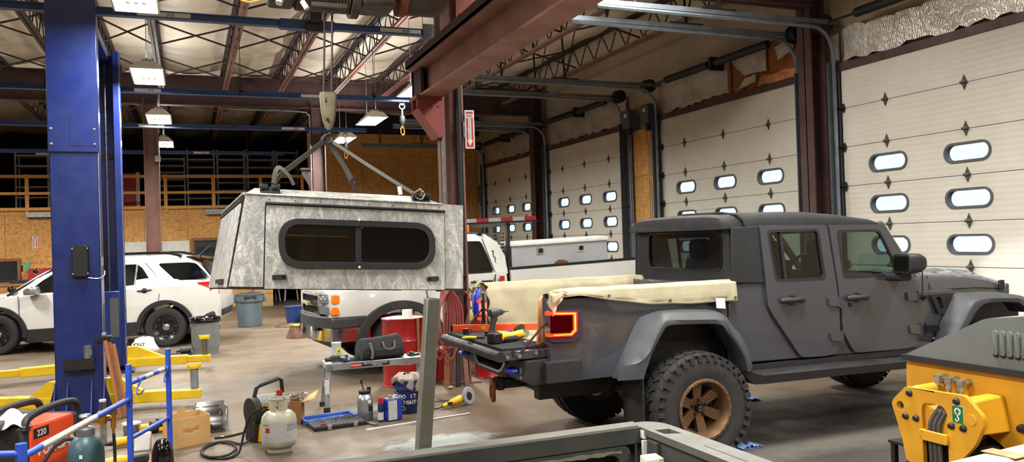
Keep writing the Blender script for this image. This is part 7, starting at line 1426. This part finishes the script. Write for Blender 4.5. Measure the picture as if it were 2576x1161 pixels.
# platform
t = thing('work_platform', 'low aluminium work platform step with a tool bag on it', 'platform', (1.95, 9.3, 0), -.03, w=False)
ob('deck', B().bx((-.56, -.16, .47), (.60, .16, .53)).bx((-.56, -.165, .45), (.60, -.155, .53)), 'silver', t, bev=.006)
lbp = ob('warning_label', B().bx((-.28, -.167, .468), (.16, -.165, .512)), 'ink_black', t)
ob('red_label', B().bx((-.28, -.168, .472), (-.16, -.1665, .508)), 'ink_red', lbp)
text('lettering', 'FRANKLIN', tm((-.22, -.1685, .49), (1, 0, 0), (0, 0, 1)), .025, 'paper', lbp, .0004); text('lettering', '500# WORKING PLATFORM', tm((0, -.1675, .50), (1, 0, 0), (0, 0, 1)), .022, 'paper', lbp, .0004); text('lettering', 'STEP STOOL', tm((.02, -.1675, .48), (1, 0, 0), (0, 0, 1)), .02, 'paper', lbp, .0004)
for x, s in ((-.52, -1), (.56, 1)):
    for y, yy_ in ((-.13, -.19), (.13, .19)):
        lg = ob('leg', B().bar((x, y, .5), (x + s * .04, yy_, .02), .05, .028, (0, 1, 0)), 'silver', t, bev=.003); ob('rubber_foot', B().bx((x + s * .04 - .035, yy_ - .02, 0), (x + s * .04 + .035, yy_ + .02, .05)), 'rubber', lg)
        if s < 0 and y < 0: ob('leg_label', B().bx((x - .055, yy_ + .008, .17), (x - .005, yy_ + .012, .38)), 'label_white', lg); ob('red_strip', B().bx((x - .05, yy_ + .005, .365), (x - .01, yy_ + .0115, .377)), 'ink_red', lg)
    ob('cross_bar', B().bx((x + s * .02 - .015, -.16, .25), (x + s * .02 + .015, .16, .28)), 'silver', t); ob('hinge_plate', B().cyl((x - s * .02, -.175, .48), (x - s * .02, -.155, .48), .028, n=14), 'galv', t)
t = thing('tool_bag', 'large black fabric tool bag sitting on the aluminium platform', 'bag', (2.03, 9.3, .53), .12, w=False)
ob('body', B().loft([[(x, y, z) for y, z in rpoly([(-.14, .005), (.14, .005), (.15, .12), (.05, .24 + dz), (-.05, .24 + dz), (-.15, .12)], .05, 4)] for x, dz in ((-.25, -.04), (-.22, 0), (-.1, .0), (.1, .015), (.22, .03), (.25, 0))]), 'fabric_black', t, sm=50)
ob('front_pocket', B().bx((-.12, -.17, .03), (.2, -.13, .13)), 'fabric_black', t, bev=.02); ob('strap', B().tube(spl([(-.16, -.14, .2), (-.14, -.17, .1), (-.15, -.17, .02)], 5), .018, 6, flat=.3).tube(spl([(.0, -.12, .2), (.02, -.16, .12), (.12, -.16, .12), (.14, -.12, .2)], 5), .012, 6), 'strap_grey', t); ob('zip_pull', B().box((-.165, -.165, .17), (.02, .01, .05)), 'silver', t)
t = thing('spray_jar', 'small paint jar with a round yellow warning label on the platform', 'jar', (1.55, 9.38, .53))
ob('stand', B().cyl((1.55, 9.38, .53), (1.55, 9.38, .57), .03), 'white_plain', t); ob('jar', B().lathe([(.03, .05), (.055, .065), (.055, .19), (.058, .195), (.058, .205), (0, .207)], (1.55, 9.38, .53), n=20), 'label_white', t); ob('yellow_label', B().lathe([(0, .002), (.032, .002), (.032, 0)], (1.565, 9.324, .645), (.2, -1, 0), 16), 'ink_yellow', t); ob('label_mark', B().py([(1.553, .632), (1.579, .632), (1.566, .658)], 9.3205, 9.321), 'ink_black', t)
t = thing('nail_gun', 'dark power tool lying at the left end of the platform', 'tool', (1.55, 9.22, .53), .2, w=False)
ob('body', B().box((0, 0, .045), (.20, .06, .07)).box((.03, -.05, .03), (.05, .1, .05), (0, 0, .3)), 'gun_dark', t, bev=.012); ob('nose', B().cyl((-.16, 0, .04), (-.1, 0, .04), .025), 'plastic_black', t); ob('label', B().box((.03, -.031, .055), (.05, .002, .025)), 'paper', t)
t = thing('work_gloves', 'pair of black work gloves with blue cuffs left of the tool bag', 'gloves', (1.72, 9.25, .53))
ob('glove', B().grid(lambda u, v: (1.64 + .2 * u, 9.18 + .14 * v, .535 + .05 * math.sin(PI * u) * math.sin(PI * v) * (1 + .5 * math.sin(u * 14))), 12, 10), 'fabric_black', t, sm=80, solid=.02); ob('cuff', B().box((1.64, 9.2, .55), (.05, .07, .03), (0, 0, .4)), 'case_blue', t, bev=.01)
solo('tape_measure', B().bx((2.36, 9.24, .53), (2.50, 9.34, .555)).cyl((2.40, 9.26, .555), (2.40, 9.26, .575), .03), 'gun_dark', 'grey tools scattered at the right end of the platform', 'tool', bev=.008)
# drums
def drum(x, y, lab, lid=True):
    t = thing('oil_drum', lab, 'drum', (x, y, 0)); r = .285
    ob('shell', B().lathe([(r, 0), (r + .008, .01), (r, .02), (r, .27), (r + .008, .29), (r, .31), (r, .57), (r + .008, .59), (r, .61), (r, .86), (r + .008, .87), (r, .88), (r - .015, .868), (0, .866)], (x, y, 0), n=48), 'red_gloss_d', t, sm=40)
    if lid: ob('lid', B().lathe([(0, .872), (r - .012, .870), (r - .012, .867)], (x, y, 0), n=40), 'cream', t)
    return t
t = drum(2.60, 10.40, 'red oil drum with pale lid behind the tool bag, left of the red hoses'); ob('brown_strap', B().bx((2.70, 10.112, .30), (2.735, 10.118, .875)), 'brown_wood', t)
solo('paper_roll', B().lathe([(.03, 0), (.068, 0), (.068, .10), (.03, .10), (.03, 0)], (2.66, 10.42, .872)), 'paper', 'short white paper roll on the lid of the red drum', 'paper roll')
drum(3.87, 10.40, 'red oil drum behind the tailgate with a blue jug on it', False)
t = thing('blue_jug', 'bright blue fluid jug standing on the red drum behind the tailgate', 'jug', (3.645, 10.32, .868))
ob('body', B().loft([[(3.645 + a, 10.32 + b2, .868 + z) for a, b2 in rrect(-w, -w * .8, w, w * .8, .03, 4)] for z, w in ((0, .085), (.02, .095), (.24, .095), (.30, .07), (.33, .03), (.36, .028))]), 'jug_blue', t, sm=50); ob('cap', B().cyl((3.645, 10.32, 1.228), (3.645, 10.32, 1.26), .03), 'ink_yellow', t)
t = thing('white_bottle', 'white bottle on the red drum right of the blue jug', 'bottle', (3.86, 10.2, .868)); ob('body', B().lathe([(.05, 0), (.052, .01), (.052, .16), (.02, .2), (.018, .22)], (3.86, 10.2, .868), n=20), 'paper', t); ob('cap', B().cyl((3.86, 10.2, 1.085), (3.86, 10.2, 1.11), .02), 'red_gloss', t)
solo('hang_tag', B().bx((3.60, 10.1, .62), (3.76, 10.104, .78)), 'label_white', 'white printed tag hanging on the red drum behind the orange level', 'tag')
# hoses on the column
t = thing('air_hose', 'coiled dark red air hose hanging on the middle column', 'hose', (3.05, 9.9, .35))
random.seed(11)
for k in range(7):
    w_ = .06 + .014 * k; lo = .36 + .07 * ((k * 3) % 5); xx0 = 2.98 + .012 * k; yk_ = 9.87 - .012 * k; lean = -.09 + .02 * k
    ob('coil', B().tube(spl([(xx0, yk_, 1.235), (xx0 - w_ * .9, yk_, 1.0), (xx0 - w_ + lean, yk_ - .01, .65), (xx0 + lean * .6, yk_, lo), (xx0 + w_ + lean * .3, yk_ + .01, .62), (xx0 + w_ * 1.1, yk_, 1.0), (xx0 + .03, yk_, 1.245)], 6, True), .012, 8, True), 'hose_red', t)
ob('tail', B().tube(spl([(3.10, 9.86, 1.22), (3.16, 9.85, .95), (3.20, 9.85, .7), (3.18, 9.88, .5)], 6), .012, 8).tube(spl([(3.26, 9.86, 1.20), (3.30, 9.84, 1.19), (3.33, 9.84, 1.1), (3.31, 9.85, .9), (3.25, 9.86, .7)], 6), .013, 8), 'hose_red', t)
ob('hanger', B().bx((2.92, 9.86, 1.22), (3.1, 9.96, 1.25)), 'dark_steel', t)
solo('junction_box', B().bx((3.13, 9.84, 1.16), (3.28, 9.94, 1.32)), 'dark_steel', 'dark junction box on the middle column behind the right end of the camper shell', 'box')
solo('red_pail', B().lathe([(.10, 0), (.125, .38), (.13, .39), (.12, .39), (.09, .02), (0, .02)], (3.12, 10.45, 0), n=28), 'red_paint', 'dark red pail on the floor behind the foot of the middle column', 'pail')
for k, (m, a, b_, w_, lab) in enumerate((('brown_wood', (3.02, 9.93, 0), (3.06, 9.945, .95), .07, 'brown board leaning on the middle column, leftmost of the leaning pieces'), ('dark_steel', (3.14, 9.82, 0), (3.21, 9.93, .90), .055, 'black angle iron leaning on the middle column'), ('steel_brown', (3.27, 9.85, 0), (3.26, 9.94, .75), .06, 'dark brown board leaning on the middle column, rightmost of the leaning pieces'))):
    solo('leaning_board' if k != 1 else 'leaning_bar', B().bar(a, b_, w_, .03), m, lab, 'board')
# polisher, strip, gloves, pebble
t = thing('polisher', 'yellow angle polisher with grey round pad lying on the floor', 'polisher', (2.75, 8.66, 0))
a, b_ = V((2.57, 8.62, .03)), V((2.86, 8.72, .085)); d_ = (b_ - a).normalized()
ob('grip', B().tube([a, a.lerp(b_, .35)], [.022, .028], 12), 'tool_yellow', t); ob('body', B().tube([a.lerp(b_, .33), a.lerp(b_, .45), a.lerp(b_, .8), b_], [.03, .042, .048, .038], 14), 'tool_yellow', t); ob('trigger', B().bx((2.63, 8.60, .05), (2.68, 8.64, .07)), 'black', t)
nrm = V((.55, -.80, .22)).normalized(); ce = b_ + d_ * .03 + nrm * .02
pdo = ob('pad', B().lathe([(.0, 0), (.10, 0), (.105, .012), (.09, .022), (.055, .02), (0, .012)], ce, nrm, 32), 'pad_grey', t); ob('backing_plate', B().lathe([(.0, .022), (.045, .024), (.05, .016)], ce, nrm, 24), 'black', pdo); ob('gear_case', B().tube([b_, b_ + d_ * .04], [.04, .03], 12), 'gun_dark', t)
ob('power_cord', B().tube(spl([a, (2.50, 8.63, .012), (2.36, 8.72, .012), (2.30, 8.85, .012), (2.45, 8.9, .012), (2.52, 8.78, .016), (2.40, 8.7, .018), (2.36, 8.95, .014), (2.6, 9.02, .012), (2.75, 8.95, .02)], 6), .007, 6), 'black', t)
solo('white_strip', B().bar((1.60, 8.031, .006), (2.756, 8.239, .006), .032, .012), 'white_plain', 'long white strip lying on the floor in front of the blue bucket', 'strip')
for x, y, lab in ((4.43, 5.72, 'crumpled pale blue rubber glove on the floor at the rear tire'), (5.69, 7.30, 'crumpled pale blue rubber glove on the floor under the grey pickup')):
    solo('rubber_glove', B().grid(lambda u, v: (x - .11 + .22 * u, y - .06 + .12 * v, .006 + .05 * abs(NZ.noise(V((u * 5 + x, v * 4, y)))) * math.sin(PI * u) + .01), 16, 12).bx((x - .1, y - .04, 0), (x + .1, y + .04, .012)), 'glove_blue', lab, 'glove', 'blue rubber gloves', sm=80)
solo('pebble', B().ball((3.02, 9.75, .02), (.035, .03, .02)), 'cloth_grey', 'small grey stone on the floor left of the hitch', 'stone')
# ================================================================== MIDDLE DISTANCE
t = thing('garbage_bin', 'grey plastic garbage bin standing alone under the rear of the camper shell', 'bin', (1.31, 19.9, 0))
cx, cy = 1.31, 20.05
ob('body', B().lathe([(.26, 0), (.275, .01), (.305, .58), (.325, .60), (.33, .74), (.345, .75), (.345, .775), (.32, .775), (.30, .6), (.27, .03), (0, .03)], (cx, cy, 0), n=40), 'brute_grey', t, sm=40)
for s in (-1, 1): ob('handle', B().hexa([(cx + s * .32, cy - .1, .56), (cx + s * .40, cy - .09, .58), (cx + s * .40, cy + .09, .58), (cx + s * .32, cy + .1, .56), (cx + s * .31, cy - .12, .75), (cx + s * .345, cy - .1, .75), (cx + s * .345, cy + .1, .75), (cx + s * .31, cy + .12, .75)]), 'brute_grey', t, bev=.01)
text('lettering', 'BRUTE', FY((cx, cy - .334, .69)), .075, 'ink_black', t, .003, bold=.004, sx=1.3); ob('moulded_line', B().tube(spl([(cx - .22, cy - .225, .57), (cx - .1, cy - .30, .575), (cx, cy - .318, .595), (cx + .1, cy - .30, .575), (cx + .22, cy - .225, .57)], 4), .008, 5), 'plastic_grey', t)
solo('bin_rubbish', B().grid(lambda u, v: (cx - .27 + .54 * u, cy - .2 + .4 * v, .765 + .06 * abs(NZ.noise(V((u * 5, v * 5, 2))))), 14, 10), 'fabric_black', 'dark rubbish showing at the top of the grey garbage bin', 'rubbish', sm=80, solid=.02)
t = thing('trash_can', 'ribbed galvanized trash can with black bag beside the police suv bumper', 'bin', (.24, 15.3, 0))
cx, cy = .245, 15.32; pr = []
n = 72; prof = [(.215, .0), (.22, .08), (.225, .1), (.235, .56), (.248, .60), (.25, .615), (.24, .62)]
vs = [[(cx + (r + (.006 if (k % 2 and .09 < z < .57) else 0)) * math.cos(2 * PI * k / n), cy + (r + (.006 if (k % 2 and .09 < z < .57) else 0)) * math.sin(2 * PI * k / n), z) for k in range(n)] for r, z in prof]
ob('body', B().loft(vs), 'can_galv', t, sm=30)
ob('bag_liner', B().lathe([(.24, .56), (.262, .575), (.262, .64), (.25, .655), (.23, .64), (.2, .5), (0, .5)], (cx, cy, 0), n=30), 'black_gloss', t, sm=50)
for s in (-1, 1): ob('handle', B().tube(circ((cx + s * .24, cy, .48), .05, n=10, pl='yz'), .007, 5, True), 'galv', t)
t = thing('blue_tub', 'blue recycling tub on the floor left of the white pickup bumper', 'bin', (2.4, 20.25, 0), .25, w=False)
ob('body', B().loft([[(x, y, z) for x, y in rrect(-w, -w * .7, w, w * .7, .03, 3)] for z, w in ((0, .19), (.02, .2), (.36, .235), (.37, .25), (.40, .25), (.39, .23), (.05, .19))]), 'bin_blue', t, sm=40); ob('label', B().bx((.03, -.166, .17), (.09, -.158, .27)), 'label_white', t)
solo('fan_wheel', B().lathe([(.05, -.03), (.13, -.05), (.19, -.04), (.2, 0), (.19, .04), (.13, .05), (.05, .03), (.05, -.03)], (2.66, 19.95, .201), (.35, 1, 0)).cyl((2.66, 19.93, .2), (2.66, 19.99, .2), .06), 'rubber', 'black wheel leaning on the blue recycling tub', 'wheel')
solo('floor_hose', B().tube(spl([(2.3, 19.9, .015), (1.95, 19.75, .015), (1.85, 19.4, .015), (2.1, 19.15, .015), (2.6, 19.3, .015), (3.2, 19.2, .015)], 6), .014, 6), 'hose_brown', 'thin brown hose on the floor around the blue tub', 'hose')
t = thing('step_stool', 'brown plastic step stool with yellow top under the white pickup bumper', 'stool', (2.08, 16.9, 0), .35, w=False)
ob('base', B().hexa([(-.24, -.19, 0), (.24, -.19, 0), (.24, .19, 0), (-.24, .19, 0), (-.16, -.12, .24), (.16, -.12, .24), (.16, .12, .24), (-.16, .12, .24)]), 'stool_brown', t, bev=.015); ob('top', B().bx((-.18, -.14, .235), (.18, .14, .27)), 'dirty_yellow', t, bev=.012); ob('grip_hole', B().bx((-.07, -.165, .12), (.07, -.14, .18)), 'black', t, bev=.01)
t = thing('shopping_bag', 'white plastic shopping bag with dark print on the floor behind the far lift arm', 'bag', (-.77, 15.9, 0))
ob('bag', B().loft([[(-.77 + (w + .03 * math.sin(k * 2.1 + z * 20)) * math.cos(2 * PI * k / 20), 15.95 + (w * .8) * math.sin(2 * PI * k / 20), z + .02 * math.sin(k * 1.3) * (z > .1)) for k in range(20)] for z, w in ((0, .18), (.08, .22), (.18, .19), (.27, .13), (.30, .05))]), 'paper', t, sm=70); text('lettering', 'JOLLY', FY((-.85, 15.755, .20)), .07, 'ink_black', t, .001, bold=.003)
t = thing('power_tool', 'dark grey power tool lying on a plank behind the far lift arm', 'tool', (-.1, 15.3, 0)); ob('base', B().bx((-.36, 15.2, 0), (.02, 15.4, .045)), 'dark_steel', t, bev=.01); ob('motor', B().cyl((-.17, 15.3, .10), (.0, 15.33, .10), .055).cyl((-.24, 15.29, .09), (-.17, 15.3, .1), .03), 'plastic_grey', t)
t = thing('workbench', 'cluttered wooden workbench by the back wall behind the police suv', 'bench', (-4.6, 25.6, 0))
ob('top', B().bx((-6.0, 25.2, 1.02), (-3.85, 26.2, 1.08)), 'brown_wood', t)
for x in (-5.9, -3.95): ob('leg', B().bx((x - .05, 25.25, 0), (x + .05, 25.35, 1.02)), 'brown_wood', t); ob('leg', B().bx((x - .05, 26.05, 0), (x + .05, 26.15, 1.02)), 'brown_wood', t)
solo('bench_scrap', B().bx((-4.5, 25.3, 1.08), (-3.95, 25.8, 1.16)), 'rubber', 'dark scrap lying on the wooden workbench', 'scrap', bev=.02)
solo('red_toolbox', B().bx((-4.22, 26.3, .9), (-3.6, 26.8, 1.45)).bx((-4.22, 26.3, 0), (-3.6, 26.8, .9)), 'red_paint', 'red cabinet against the back wall behind the police suv', 'cabinet', bev=.015)
# ================================================================== CAMERA, WORLD
cam = bpy.data.cameras.new('camera'); co = bpy.data.objects.new('camera', cam); COL.objects.link(co)
cam.sensor_width = 36; cam.lens = 2030.9 / 2576 * 36; cam.clip_start = .05; cam.clip_end = 200
yaw, pitch, roll = .3819, .0103, .0314
f = V((math.sin(yaw) * math.cos(pitch), math.cos(yaw) * math.cos(pitch), math.sin(pitch))); r = V((math.cos(yaw), -math.sin(yaw), 0)); d = -r.cross(f)
r2 = r * math.cos(roll) + d * math.sin(roll); d2 = -r * math.sin(roll) + d * math.cos(roll)
m = Matrix((r2, -d2, -f)).transposed().to_4x4(); m.translation = (0, 0, 1.8534); co.matrix_world = m
S = bpy.context.scene; S.camera = co
w = bpy.data.worlds.new('sky'); S.world = w; w.use_nodes = True
w.node_tree.nodes['Background'].inputs[0].default_value = (.82, .92, 1.0, 1); w.node_tree.nodes['Background'].inputs[1].default_value = 1.5
S.view_settings.view_transform = 'Standard'; S.view_settings.exposure = 0
S.cycles.use_denoising = True; S.cycles.adaptive_threshold = .02; S.cycles.max_bounces = 6; S.cycles.diffuse_bounces = 4; S.cycles.glossy_bounces = 3; S.cycles.transparent_max_bounces = 12; S.cycles.sample_clamp_indirect = 4; S.cycles.caustics_reflective = False; S.cycles.caustics_refractive = False
